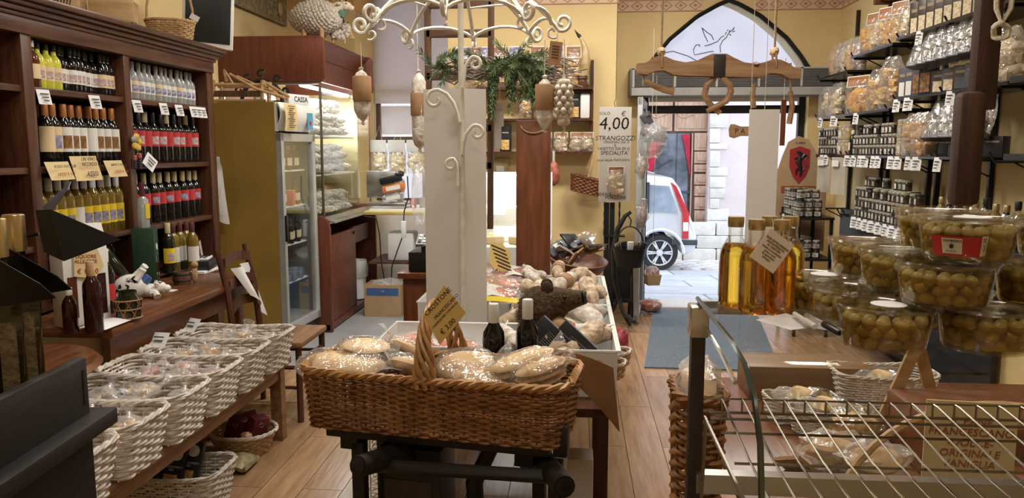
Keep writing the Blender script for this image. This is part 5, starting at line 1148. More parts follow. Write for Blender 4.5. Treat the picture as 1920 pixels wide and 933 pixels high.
for y in (-.085, .0, .085): MB().b2((-.38, y - .04, .615), (.38, y + .04, .645)).build('slat', m_scale, ct_, bevel=.003)
for x in (-.30, .30): MB().b2((x - .03, -.12, .575), (x + .03, .12, .614)).build('bearer', m_scale, ct_)
for x, y, in ((-.27, .10), (.30, .12), (.40, -.10), (-.27, -.10)): MB().b2((x - .022, y - .02, 0), (x + .022, y + .02, .60)).build('leg', m_scale, ct_, bevel=.003)
MB().b2((-.22, -.06, .05), (.0, .10, .57)).build('middle_box', m_black, ct_, bevel=.006)
pl = MB().b2((-.20, -.064, .36), (-.03, -.060, .46)).build('maker_plate', mat('plate', (.05, .045, .04), .4, .5), ct_)
_ci = (Matrix.Translation(ct_.location) @ Matrix.Rotation(ct_.rotation_euler.z, 4, 'Z')).inverted()
for p0, p1, p2 in [[tuple(_ci @ W(*p[:2], Y=p[2])) for p in t3] for t3 in (((790, 868, 2.50), (742, 852, 2.40), (672, 874, 2.22)), ((990, 872, 2.50), (1022, 868, 2.36), (1058, 912, 2.16)))]:
    b = MB(); b.tube([p0, p1, [(a * .5 + c * .5) for a, c in zip(p1, p2)], p2], [.03, .042, .036, .034], 12); arm = b.build('arm', m_scale, ct_)
    v = (Vector(p2) - Vector(p1)).normalized(); b = MB(); b.lathe([(.026, 0), (.026, .004), (.02, .006), (0, .004)], 12, 0, Matrix.Translation(p2) @ v.to_track_quat('Z', 'Y').to_matrix().to_4x4()); b.build('bored_end', m_black, arm)
MB().tube([_ci @ W(700, 872, Y=2.33), _ci @ W(1025, 893, Y=2.27)], .026, 4).build('cross_bar', m_scale, ct_, bevel=.006)
b = MB(); b.tube([(.16, .02, .58), (.10, .0, .45), (.12, -.02, .25), (.22, -.04, .02)], [.025, .03, .025, .02], 8); b.build('curved_strut', m_scale, ct_)
MB().tube(arc((.12, -.10, .18), .2, .1, PI - .3, 16), .018, 6).build('wheel_arc', m_scale, ct_)
MB().b2((.395, -.13, .62), (.44, -.08, .72)).build('corner_peg', m_scale, ct_, bevel=.006)
wcg = thing('wire_cage', 'white coiled wire cage of a heater standing left beneath the cart', 'cage', (W(716, 930, Y=2.68).x - .01, 2.72, 0))
b = MB()
for k in range(30): b.tube(arc((0, 0, .02 + k * .0185), .04 + .008 * math.sin(k), 0, 2 * PI, 12, 'xy'), .0022, 4)
for q in range(4): b.tube([(.043 * math.cos(q * 1.57), .043 * math.sin(q * 1.57), 0), (.043 * math.cos(q * 1.57), .043 * math.sin(q * 1.57), .57)], .003, 4)
b.build('wires', m_plast, wcg, weld=False)
bx_ = W(1098, 850, Z=.24); tag(MB().b2((-.06, -.05, 0), (.06, .05, .36)).build('white_tub', m_card, taper=None) if False else MB().box((0, 0, .18), (.10, .12, .36)).build('white_carton', m_card, bevel=.005), 'plain white carton standing on the floor behind the cart', 'box').location = (.03, 2.92, 0)
# ------------------------------------------------------------------ ladder with rosemary wreath
ld = thing('wooden_ladder', 'old brown wooden ladder hanging upright behind the parasol frame', 'ladder', (W(862, 200, Y=4.75).x, 4.75, 1.08))
for px, z0 in ((804, .0), (921, -.02)):
    x = W(px, 200, Y=4.75).x - ld.location.x; MB().box((x, 0, 1.05), (.035, .05, 2.1 - z0 * 2), rot=(0, .008 if px > 900 else 0, 0)).build('rail', m_old, ld, bevel=.003)
for py in (8, 63, 143, 240, 310): z = W(862, py, Y=4.75).z - 1.08; MB().b2((-.20, -.025, z - .022), (.20, .025, z + .022)).build('rung', m_oldx, ld, bevel=.003)
for x in (-.19, .19): MB().tube([(x, 0, 2.1), (x, 0, CEIL - 1.08)], .006, 5).build('hanging_cord', m_rope, ld)
wr_ = thing('rosemary_wreath', 'grey twig wreath hung with green rosemary sprigs on the ladder', 'wreath', W(925, 135, Y=4.62), 0)
q = random.Random(11); b = MB()
for k in range(95):
    c0 = q.uniform(-.36, .30); ln = q.uniform(.15, .3); z = q.uniform(-.05, .05); yy = q.uniform(-.05, .05)
    b.tube([(c0, yy, z), (c0 + ln * .3, yy + q.uniform(-.03, .03), z + q.uniform(-.03, .05)), (c0 + ln * .7, yy + q.uniform(-.03, .03), z + q.uniform(-.03, .05)), (c0 + ln, q.uniform(-.05, .05), z + q.uniform(-.05, .03))], .0045, 4)
for k in range(10): b.tube(arc((.22 + q.uniform(-.02, .02), q.uniform(-.04, .04), 0 + q.uniform(-.02, .02)), .05 + q.uniform(-.015, .02), 0, 2 * PI, 14), .004, 4)
b.build('twig_ring', m_twig, wr_, weld=False)
NE = None
def sprig(parent, p, d, ln, dens=70):
    b = MB(); p = Vector(p); d = Vector(d).normalized(); pts = []
    for i in range(7): pts.append(p + d * (ln * i / 6) + Vector((0, 0, -.55 * ln * (i / 6) ** 2 * (1 - abs(d.z)))))
    b.tube(pts, .002, 4, mi=1)
    for k in range(dens):
        t = q.random() * 5.99; i = int(t); c = pts[i].lerp(pts[i + 1], t - i); dr = (pts[i + 1] - pts[i]).normalized(); side = Vector((q.gauss(0, 1), q.gauss(0, 1), q.gauss(0, 1))); side -= dr * side.dot(dr); side.normalize()
        e = c + (side * .75 + dr * .8) * .042; s_ = side.cross(dr) * .0042; b.add([c, c.lerp(e, .5) + s_, e, c.lerp(e, .5) - s_], [(0, 1, 2, 3)])
    b.build('rosemary_sprig', [m_rosem, m_twig], parent, weld=False)
for k in range(28): sprig(wr_, (q.uniform(-.05, .30), q.uniform(-.06, .02), q.uniform(.0, .07)), (q.uniform(-1, 1), q.uniform(-.8, .1), q.uniform(-.2, .5)), q.uniform(.12, .22))
for k in range(22): sprig(wr_, (q.uniform(-.03, .30), -.05, q.uniform(-.02, .04)), (q.uniform(-.4, .4), -.25, -1), q.uniform(.13, .27), 80)
for k in range(7): sprig(wr_, (q.uniform(-.36, -.22), -.05, q.uniform(-.0, .06)), (q.uniform(-.8, .8), -.4, q.uniform(-.6, .6)), q.uniform(.10, .18))
# tall red-brown board with rope
bd = thing('wooden_board', 'tall red-brown wooden board with rope loop standing behind the crates', 'board', (W(1000, 400, Y=4.62).x, 4.64, TZ + .001))
bz = W(1000, 226, Y=4.62).z - TZ; MB().box((0, 0, bz / 2), (.205, .09, bz)).build('plank_body', m_redw, bd, bevel=.006)
MB().tube(bez((-.075, -.047, bz - .03), (-.06, -.055, bz - .09), (.06, -.055, bz - .09), (.075, -.047, bz - .03), 10), .004, 5).build('rope_loop', m_rope, bd)
# white notes on the ladder
for i, (px, py, w_, h_, lb) in enumerate(((931, 240, .06, .16, 'narrow white notice hanging at the right ladder rail, lower'), (937, 215, .05, .09, 'narrow white notice hanging behind the ladder rail, upper'))):
    t = thing('white_notice', lb, 'notice', W(px, py, Y=4.80), .1); MB().box((0, 0, 0), (w_, .003, h_ * 1.6)).build('card', m_card, t); text('VINO', .016, t, (0, -.003, .03), (PI / 2, 0, 0), m_grey); MB().tube([(0, 0, h_ * .8), (0, 0, h_ * .8 + .25)], .0015, 4).build('string', m_rope2, t)
# ------------------------------------------------------------------ back wall shelf unit
SX0, SX1, SYB = -.90, W(1112, 200, Y=6.95).x, YB - .002
ws = thing('wall_shelf', 'dark wooden three-tier shelf on the yellow back wall', 'shelf', (0, SYB, 0))
SZ = [W(1080, y, Y=6.95).z for y in (163, 222, 284)]
for z in SZ: MB().b2((SX0, -.22, z - .02), (SX1, 0, z)).build('shelf_board', m_dark, ws)
for x in (SX0, SX1 - .02):
    for z0, z1 in ((SZ[0], SZ[0] + .25), (SZ[1], SZ[0] - .02), (SZ[2], SZ[1] - .02)): MB().b2((x, -.05 if z0 == SZ[0] else -.10, z0), (x + .025, 0, z1)).build('upright', m_darkz, ws)
PB = {}
def pasta_bag(loc, m, w_, h_, lb, grp, rz=0., header=None, d=.06, name='pasta_bag', seed=0, tilt=0.):
    key = (m.name, w_, h_, d, header.name if header else 0, seed % 3)
    if key not in PB:
        D = {}
        b = MB()
        qq = random.Random(seed); hb_ = h_ * (.72 if header else .82)
        for k in range(12 if w_ < .12 else 20):
            c = (qq.uniform(-.32, .32) * w_, qq.uniform(-.25, .25) * d, hb_ * (.12 + .76 * qq.random())); b.ell(c, (w_ * .24, d * .32, w_ * .20), 7, 5, wob=.5, seed=k, fr=4)
        D['p'] = b.mesh('pasta', m, weld=False)
        b = MB(); b.sheet(lambda u, v: (w_ / 2 * (1 if v < .72 else 1 - .35 * (v - .72) / .28) * math.copysign(abs(math.cos(u * 2 * PI)) ** .6, math.cos(u * 2 * PI)) * (1 + .04 * math.sin(v * 23 + u * 9)), d / 2 * math.sin(u * 2 * PI) * (1.05 if v < .75 else 1.05 - .9 * (v - .75) / .25) * (.7 + .3 * min(1, v * 6)), v * h_ + .004 * math.sin(u * 40)), 20, 10, closeu=True)
        D['f'] = b.mesh('wrapper', m_film)
        if header:
            D['h'] = MB().box((0, -d * .20, h_ * .86), (w_ * .92, .004, h_ * .30), rot=(-.12, 0, 0)).mesh('header_card', m_paper); D['i'] = MB().box((0, -d * .20 - .003, h_ * .86), (w_ * .84, .003, h_ * .25), rot=(-.12, 0, 0)).mesh('header_picture', header)
        PB[key] = D
    D = PB[key]; t = thing(name, lb, 'bag', loc, (tilt, 0, rz), grp); obj('pasta', D['p'], t); obj('wrapper', D['f'], t)
    if 'h' in D: o = obj('header_card', D['h'], t); obj('header_picture', D['i'], o)
    return t
for i, px in enumerate((868, 890, 908, 935, 968, 1008, 1042, 1075)): pasta_bag((W(px, 150, Y=7.0).x, 7.02, SZ[0] + .001), m_pasta, .145, .36, 'bag of yellow pasta with picture header on the top wall shelf', 'pasta bags on the top wall shelf', 0, m_lpicg if i % 2 else m_lpicb, .10, seed=i)
for i, px in enumerate((985, 1012, 1040, 1062)): pasta_bag((W(px, 210, Y=7.0).x, 7.02, SZ[1] + .001), m_pasta, .12, .22, 'bag of dried snails pasta on the middle wall shelf', 'pasta bags on the middle wall shelf', 0, None, .09, seed=i)
for i, px in enumerate((1022, 1052, 1082, 1100)): pasta_bag((W(px, 275, Y=7.0).x, 7.0, SZ[2] + .001), m_pastaw, .13, .17, 'pale pasta nest bag with sunset picture header on the lowest wall shelf', 'pasta bags on the lowest wall shelf', 0, m_lpicg, .09, seed=i)
for i, (px, zi, lb) in enumerate(((1078, 1, 'black pasta box beside the white tin on the wall shelf'), (948, 2, 'black pasta box at the left of the lowest wall shelf'))):
    t = thing('black_pasta_box', lb, 'box', (W(px, 200, Y=7.05).x, 7.06, SZ[zi] + .001)); MB().box((0, 0, .115), (.10, .07, .23)).build('carton', m_blkbox, t, bevel=.003); MB().box((0, -.036, .06), (.07, .002, .09)).build('window', m_pasta, t); MB().box((0, -.036, .17), (.06, .002, .012)).build('title', m_card, t)
o = tag(MB().box((0, 0, .11), (.085, .08, .22)).build('white_tin', m_plast, bevel=.015), 'plain white tin at the right end of the middle wall shelf', 'tin'); o.location = (W(1097, 200, Y=7.0).x, 7.02, SZ[1] + .001)
hn = thing('mounted_horn', 'curved pale horn with dark tip on a turned wooden base on the shelf', 'horn', (W(1092, 160, Y=6.97).x, 6.99, SZ[0] + .001))
MB().lathe([(0, 0), (.065, 0), (.065, .02), (.05, .03), (.04, .06), (.05, .075), (.045, .10), (0, .10)], 18).build('turned_base', m_dark, hn)
MB().tube(bez((0, 0, .09), (.05, 0, .25), (.03, 0, .38), (-.05, 0, .46), 12), [.042, .042, .041, .040, .038, .035, .032, .028, .024, .019, .014, .009, .004], 12).build('horn_body', m_horn, hn)
MB().tube(bez((-.025, 0, .435), (-.045, 0, .455), (-.06, 0, .475), (-.075, 0, .50), 6), [.018, .016, .013, .010, .007, .004, .001], 10).build('dark_tip', m_black, hn)
hbk = W(1096, 350, Y=6.98); t = thing('hanging_basket', 'red-brown wicker basket with hoop handle hanging on the back wall', 'basket', (hbk.x, 7.0, hbk.z - .06), (0, .22, 0)); wicker(t, .125, .075, .145, .03, m_wickd, rows=9, spacing=.03, r=.0055, corner=.06, rimr=.008)
MB().tube([(0, -.08, .10)] + [(0, .085 * math.cos(a), .16 + .22 * math.sin(a)) for a in [PI * (1 - i / 10) for i in range(11)]][::1] + [(0, .08, .10)], .009, 6).build('handle', m_wickl, t)
for k, (dx, dy) in enumerate(((-.06, 0), (.05, .01))): tag(MB().ell((0, 0, 0), (.05, .04, .03), 9, 6, wob=.5, seed=k).build('foil_sachet', m_steel), ('left', 'right')[k] + ' foil sachet lying in the basket on the back wall', 'sachet').location = (hbk.x + dx, 7.0, hbk.z + .055 - dx * .2)
rj = thing('hanging_salami', 'dark reddish netted salami hanging beside the brown board on the wall', 'salami', W(1038, 325, Y=6.9)); MB().ell((0, 0, 0), (.055, .05, .11), 12, 10, wob=.15, fr=6).build('casing', m_meat, rj); MB().tube([(0, 0, .10), (0, 0, .20)], .012, 6).build('cord', m_rope2, rj)
# ------------------------------------------------------------------ counter, register and slicer at the back left
rc = thing('register_cabinet', 'small reddish wooden cabinet under the cash register', 'cabinet', (-.93, 5.45, 0))
MB().b2((-.30, -.26, .66), (.34, .28, .70)).build('top', m_counter, rc, bevel=.006); MB().b2((-.27, -.22, .06), (.31, .26, .66)).build('body', m_hood, rc, bevel=.004); MB().b2((-.25, -.235, .10), (.29, -.22, .60)).build('door', m_redw, rc, bevel=.004); MB().tube([(-.14, -.24, .42), (-.14, -.26, .42), (-.14, -.26, .52), (-.14, -.24, .52)], .007, 6).build('door_handle', m_steel, rc)
MB().b2((-.26, -.21, 0), (.30, .25, .06)).build('plinth', m_darkz, rc)
cr_ = thing('cash_register', 'black cash register with sloping keypad on the small cabinet', 'cash register', (-.91, 5.42, .701)); MB().b2((-.25, -.18, 0), (.20, .20, .14)).build('drawer', m_black, cr_, bevel=.006)
MB().prism([(-.16, .14), (.19, .14), (.19, .27), (.02, .25), (-.16, .18)], .36, 0, Matrix.Translation((0, -.0, 0)) @ Matrix.Translation((0, .18, 0)) @ Matrix.Rotation(PI / 2, 4, 'X')).build('housing', m_black, cr_, bevel=.008)
MB().box((-.13, -.09, .215), (.15, .13, .02), rot=(.5, 0, 0)).build('keypad', m_grey, cr_)
for k in range(12): MB().box((-.18 + (k % 4) * .033, -.125 + (k // 4) * .032, .208 + (k // 4) * .017), (.022, .02, .012), rot=(.5, 0, 0)).build('key', m_plast if k % 3 else m_slate, cr_)
st_ = thing('work_table', 'work table with yellow cloth and white board in the slicing corner', 'table', (-1.60, 7.55, 0))
MB().b2((-.42, -.35, .93), (.42, .35, .965)).build('top', mat('yellow_cloth', (.60, .46, .16), .7), st_, bevel=.006); MB().b2((-.38, -.30, .966), (.30, .30, .985)).build('white_board', m_plast, st_)
MB().b2((.30, -.28, .0), (.42, .30, .93)).build('side', m_redw, st_); MB().b2((-.40, -.30, .45), (.30, .30, .47)).build('shelf', m_old, st_)
tag(MB().box((0, 0, .14), (.26, .25, .28)).build('white_tub', m_plast, bevel=.02), 'white storage tub on the shelf below the work table', 'tub').location = (-1.70, 7.45, .471)
tag(MB().ell((0, 0, .05), (.14, .12, .06), 12, 8, wob=.5, fr=4).build('plastic_bags', m_filmw), 'crumpled clear plastic bags on the shelf below the work table', 'bags').location = (-1.48, 7.36, .471)
cbx = thing('cardboard_box', 'open cardboard box lined with plastic on the grey floor', 'box', (-1.78, 7.05, .005)); b = MB(); b.b2((-.17, -.14, 0), (.17, .14, .01))
for s_ in (-1, 1): b.b2((s_ * .17 - .004, -.14, 0), (s_ * .17 + .004, .14, .30)); b.b2((-.17, s_ * .14 - .004, 0), (.17, s_ * .14 + .004, .30))
b.build('carton', m_cardb, cbx); MB().ell((0, 0, .27), (.16, .13, .07), 12, 8, wob=.5, fr=4).build('liner', m_filmw, cbx); MB().b2((-.15, -.146, .20), (.15, -.1445, .27)).build('blue_print', m_blue, cbx)
tag(MB().ell((0, 0, .20), (.13, .13, .21), 14, 10, wob=.15, fr=3).build('blue_sack', m_blue), 'blue plastic sack on the floor beside the cardboard box', 'sack').location = (-1.42, 7.2, .005)
bn_ = thing('waste_bin', 'white waste bin with clear liner in the open bay of the case', 'bin', (HX - .12, 7.42, .08)); MB().lathe([(0, 0), (.085, 0), (.10, .38), (.09, .38), (.08, .02), (0, .02)], 16).build('bin_body', m_plast, bn_); MB().lathe([(.112, .22), (.12, .30), (.102, .385), (.09, .36)], 16, wob=lambda a, z: 1 + .06 * math.sin(a * 9)).build('liner', m_filmw, bn_)
sc = thing('meat_slicer', 'silver meat slicer with round blade guard on the work table', 'slicer', (-1.82, 7.45, .986)); MB().b2((-.20, -.14, .0), (.18, .14, .06)).build('base', m_steel, sc, bevel=.015)
MB().lathe([(0, 0), (.15, 0), (.155, .02), (.12, .05), (0, .055)], 24, M=Matrix.Translation((-.0, .02, .22)) @ Matrix.Rotation(PI / 2, 4, 'X')).build('blade_guard', m_steel, sc); MB().b2((-.21, -.10, .10), (.08, -.08, .36)).build('carriage_plate', m_steel, sc, bevel=.03); MB().tube([(.10, -.02, .06), (.13, -.02, .20), (.08, .0, .30)], .03, 8).build('arm', m_grey, sc)
tag(MB().lathe([(0, 0), (.03, 0), (.03, .09), (0, .09)], 14).build('red_pot', m_lred), 'small red pot standing right of the slicer', 'pot').location = (-1.58, 7.40, .986)
tag(MB().lathe([(0, 0), (.035, 0), (.033, .10), (.028, .10), (.028, .01), (0, .01)], 14).build('tin_can', m_grey), 'grey tin can standing right of the red pot', 'can').location = (-1.49, 7.43, .986)
for i, px in enumerate((711, 746, 781)):
    p = W(px, 325, Y=8.35); t = pasta_bag((p.x, 8.35, p.z), m_pastaw, .19, .34, ('left', 'middle', 'right')[i] + ' pasta bag with grey header hanging in the back window', None, 0, None, .09, 'hanging_pasta_bag', i); MB().box((0, -.05, .30), (.19, .004, .13)).build('header_card', mat('grey_header', (.50, .49, .46), .7), t); MB().tube([(-.04, 0, .36), (0, .05, .52), (.04, 0, .36)], .0025, 4).build('string', m_rope2, t)
for i, (px, py, m, lb) in enumerate(((738, 352, m_orange, 'orange flat pack clipped on the cable at the work table'), (738, 370, m_film, 'clear flat pack clipped below the orange one'), (733, 336, m_black, 'black scanner handle clipped above the orange pack'))):
    p = W(px, py, Y=7.3); t = thing(('orange_pack', 'clear_pack', 'scanner')[i], lb, 'pack' if i < 2 else 'scanner', p, (0, -.2, 0)); MB().box((0, 0, 0), (.22, .05, .07)).build('shell', m, t, bevel=.012)
    if i < 2: MB().box((0, -.027, 0), (.14, .003, .04)).build('label', m_lwhite, t)
    else: MB().ell((.09, 0, .03), (.05, .03, .035), 10, 7).build('grip', m_black, t)
cbl = thing('power_cable', 'black cable with white power strip hanging from the work table', 'cable', (0, 0, 0)); MB().tube([W(x, y, Y=7.1) for x, y in ((683, 405), (705, 408), (712, 440), (715, 490), (722, 530), (730, 552))], .006, 5).build('left_lead', m_black, cbl); MB().tube([W(x, y, Y=7.1) for x, y in ((764, 330), (766, 370), (758, 395), (756, 440), (745, 470), (735, 500), (733, 540))], .006, 5).build('right_lead', m_black, cbl)
p = W(757, 430, Y=7.08); MB().box(p, (.045, .03, .16)).build('power_strip', m_plast, cbl, bevel=.005)
hb2 = thing('hanging_plastic_bag', 'crumpled clear plastic bag hanging left of the white panel', 'bag', W(787, 360, Y=6.3)); b = MB(); b.ell((0, 0, -.02), (.07, .06, .24), 14, 12, wob=.35, fr=4); b.build('sack', m_filmw, hb2); MB().tube([(0, 0, .2), (0, 0, CEIL - hb2.location.z)], .002, 4).build('string', m_rope2, hb2)
# glazed cheese counter behind the panel
cc = thing('cheese_counter', 'white sloping glass cheese counter with black curved rail behind the board', 'display case', (-.62, 6.35, 0)); MB().b2((-.40, -.45, 0), (.42, .45, .80)).build('body', m_plast, cc, bevel=.01)
MB().sheet(lambda u, v: (-.38 + u * .78, -.45 + .75 * (1 - math.cos(v * PI / 2)), .80 + .55 * math.sin(v * PI / 2)), 2, 10).build('curved_glass', m_pane2, cc); MB().b2((-.40, .28, .80), (.42, .32, 1.36)).build('back_board', m_card, cc)
MB().tube([(-.36 + .0, -.455 + .75 * (1 - math.cos(v * PI / 20)), .80 + .56 * math.sin(v * PI / 20)) for v in range(11)], .018, 6).build('black_rail', m_black, cc)
for k in range(6): o = tag(MB().box((0, 0, .03), (.16, .12, .06)).build('cheese_pack', m_bread if k % 2 else m_noted, bevel=.012), 'wrapped cheese piece inside the white sloping counter', 'cheese', 'cheeses in the sloping counter'); o.location = (-.88 + (k % 3) * .22, 6.12 + (k // 3) * .2, .801); o.rotation_euler.z = .4 * k
MB().tube([(-.36, .22, 1.33), (.38, .22, 1.33)], .012, 8).build('strip_light', m_tube, cc)
l = bpy.data.lights.new('cheese_strip_light', 'AREA'); l.shape = 'RECTANGLE'; l.size = .7; l.size_y = .05; l.energy = 2.2; l.color = (1, .98, .94)
o = bpy.data.objects.new('cheese_strip_light', l); o.location = (0, .20, 1.31); o.parent = cc; C.objects.link(o)
for k, (x, y, z, rx) in enumerate(((-.22, .05, 1.05, .9), (.05, -.08, .98, 1.0), (.25, .08, 1.06, .8), (-.05, .16, 1.16, .7))): t = tag(MB().box((0, 0, 0), (.20, .004, .15)).build('price_placard', m_paper if k % 2 else m_noted), ('cream placard leaning at the left inside the sloping counter', 'white placard leaning low inside the sloping counter', 'cream placard leaning at the right inside the sloping counter', 'white placard highest inside the sloping counter')[k], 'placard'); t.location = (cc.location.x + x, cc.location.y + y, z - .10); t.rotation_euler = (-rx, 0, .3 - .2 * k)
yn = thing('wall_paper_list', 'yellowish rush paper list pinned on the back wall by the ladder', 'notice', W(938, 340, Y=7.12), 0); MB().box((0, 0, 0), (.16, .006, .42)).build('sheet', mat('straw_paper', ((.36, .26, .10), (.62, .47, .22)), .8, scale=14), yn); b = MB(); [b.box((-.05 + .03 * (k % 4), -.004, .0 - .03 * (k // 4)), (.018, .003, .010)) for k in range(20)]; b.build('stamps', m_ink, yn); MB().box((0, -.005, .12), (.07, .003, .05)).build('white_patch', m_paper, yn)
# ------------------------------------------------------------------ wooden bowl with packs, cauldron stand, red mesh bag
ps = thing('bowl_stand', 'dark stool carrying the wooden bowl of snack packs', 'stool', (W(1080, 500, Y=5.2).x, 5.2, 0)); MB().lathe([(0, .655), (.17, .655), (.17, .69), (0, .69)], 20).build('seat', m_dark, ps)
for k in range(3): a = k * 2.1; MB().tube([(.12 * math.cos(a), .12 * math.sin(a), .655), (.17 * math.cos(a), .17 * math.sin(a), 0)], .018, 6).build('leg', m_darkz, ps)
bw = thing('wooden_bowl', 'large dark wooden bowl tipped forward full of snack packs', 'bowl', (ps.location.x, 5.2, .70), (.15, .12, 0)); MB().lathe([(0, 0), (.10, 0), (.17, .05), (.205, .12), (.195, .125), (.155, .06), (.09, .02), (0, .015)], 26).build('shell', wood('bowl_wood', (.09, .03, .014), (.22, .085, .04), 'x'), bw)
q = random.Random(4)
for k in range(16):
    m = (m_blkbox, m_steel, m_plast, m_kraft, m_slate)[k % 5]; a = q.uniform(0, 6.28); r_ = q.uniform(.02, .15)
    t = thing('snack_pack', '%s snack pack heaped in the wooden bowl' % ('black', 'silver foil', 'white', 'brown paper', 'slate grey')[k % 5], 'pack', (bw.location.x + r_ * math.cos(a), 5.18 + r_ * math.sin(a) * .8, .84 + q.uniform(0, .13) * (1 - r_ * 3)), (q.uniform(-1, 1), q.uniform(-.9, .9), q.uniform(0, 3)), 'snack packs in the wooden bowl')
    b = MB(); b.sheet(lambda u, v: ((u - .5) * .16, (v - .5) * .10, .016 * math.sin(u * PI) * math.sin(v * PI) + .006 * noise.noise(Vector((u * 5, v * 5, k)))), 6, 5); b.build('pouch', m, t, solid=.012)
    if k % 2 == 0: MB().box((0, 0, .022), (.07, .05, .002)).build('label', m_paper, t)
    b = MB(); b.sheet(lambda u, v: (.075 + .05 * v, (u - .5) * (.03 + .07 * v), .01 * math.sin(u * 12)), 5, 2); b.build('tied_end', m_film, t)
ks = thing('cauldron_stand', 'black iron stand with crescent arm and tripod feet by the door', 'stand', (W(1170, 605, Z=0).x, 6.66, 0)); o_ = ks.location
def K(px, py, dy=0.): v = W(px, py, Y=6.66 + dy); return (v.x - o_.x, dy, v.z)
MB().tube([K(1183, 397), K(1172, 405), K(1158, 430), K(1151, 470), K(1151, 515), K(1158, 550), K(1168, 585), K(1182, 610)], [.014, .018, .024, .026, .024, .02, .018, .015], 8).build('crescent', m_blackm, ks)
MB().tube([K(1160, 560), K(1172, 590, -.1), K(1190, 603, -.2)], .016, 6).build('foot', m_blackm, ks); MB().tube([K(1160, 555), K(1150, 580, .15), K(1140, 590, .25)], .016, 6).build('foot', m_blackm, ks)
cu = thing('cauldron', 'black iron cauldron with arched bail full of packets on the stand', 'cauldron', (W(1180, 490, Y=6.6).x, 6.6, W(1180, 500, Y=6.6).z)); MB().lathe([(0, 0), (.11, .005), (.125, .06), (.142, .16), (.15, .165), (.138, .165), (.115, .06), (.1, .02), (0, .02)], 22).build('pot', m_blackm, cu)
MB().tube([(-.14, 0, .155)] + [(.12 * math.cos(a), 0, .17 + .18 * math.sin(a)) for a in [PI * (1 - i / 12) for i in range(13)]] + [(.14, 0, .155)], .007, 6).build('bail', m_blackm, cu); MB().tube([(0, 0, .35), (.01, 0, .40), (-.015, 0, .44), (.0, 0, .48)], .006, 5).build('hook', m_blackm, cu)
for k in range(5): t = tag(MB().box((0, 0, .05), (.05, .02, .11)).build('small_packet', (m_steel, m_blkbox, m_plast)[k % 3], bevel=.004), 'small shiny packet standing in the black cauldron', 'packet', 'packets in the cauldron'); t.location = (cu.location.x - .08 + k * .04, 6.58 + .02 * (k % 2), cu.location.z + .12); t.rotation_euler = (.2, -.4 + .2 * k, .3)
ls = thing('iron_lantern_frame', 'tall narrow black iron rack with twisted bars standing by the recess corner', 'rack', (W(1143, 580, Z=0).x, 6.95, 0))
for px in (1136, 1146): x = W(px, 500, Y=6.95).x - ls.location.x; MB().b2((x - .022, -.02, 0), (x + .022, .02, 1.08)).build('post', m_blackm, ls)
for px in (1133, 1161): x = W(px, 420, Y=6.9).x - ls.location.x; MB().tube([(x, -.05, .78 + .32 * i / 8) for i in range(9)], [.006, .011] * 4 + [.006], 6).build('twisted_bar', m_blackm, ls)
for z in (.78, 1.10): MB().b2((-.07, -.06, z - .006), (.10, .02, z + .006)).build('cross_bar', m_blackm, ls)
sp_ = thing('step_stool', 'black folding step stool in front of the open door leaf', 'stool', (.43, 6.98, 0)); MB().b2((-.12, -.10, .18), (.10, .10, .20)).build('step', m_black, sp_); MB().b2((-.10, .1, .62), (.09, .22, .64)).build('top_step', m_black, sp_)
for x in (-.11, .09): MB().tube([(x, -.12, 0), (x, .12, .64)], .016, 6).build('leg', m_black, sp_); MB().tube([(x, .26, 0), (x, .18, .64)], .016, 6).build('leg', m_black, sp_)
MB().b2((-.10, .02, .20), (.08, .04, .62)).build('riser', m_black, sp_)
rm = thing('red_mesh_bag', 'crumpled red mesh bag lying on the floor by the crates', 'bag', (W(1145, 605, Z=0).x, 5.75, 0)); MB().ell((0, 0, .10), (.085, .08, .11), 14, 10, wob=.45, fr=4).build('mesh', mat('red_mesh', ((.22, .01, .02), (.55, .12, .14)), .5, scale=40), rm)
for i, (px, py, m, lb) in enumerate(((1203, 523, m_cardb, 'small open cardboard tray hanging by the street door'), (1207, 572, m_meat, 'dark red wrapped ham lying at the threshold'))):
    p = W(px, py, Y=7.3); t = thing(('door_tray', 'wrapped_ham')[i], lb, ('tray', 'ham')[i], (p.x + (.10 if i == 0 else .06), 7.3, p.z if i == 0 else .012), .2)
    if i == 0: MB().box((0, 0, 0), (.14, .14, .10), taper=.8).build('tray', m, t); MB().ell((0, 0, .07), (.07, .06, .06), 10, 8, wob=.5).build('packets', m_lpicl, t); MB().tube([(0, 0, .1), (0, 0, 1.9)], .002, 4).build('string', m_rope2, t)
    else: MB().ell((0, 0, .06), (.11, .09, .06), 12, 8, wob=.3).build('meat', m, t); MB().ell((0, 0, .062), (.12, .1, .065), 12, 8, wob=.4, seed=2).build('film', m_film, t)
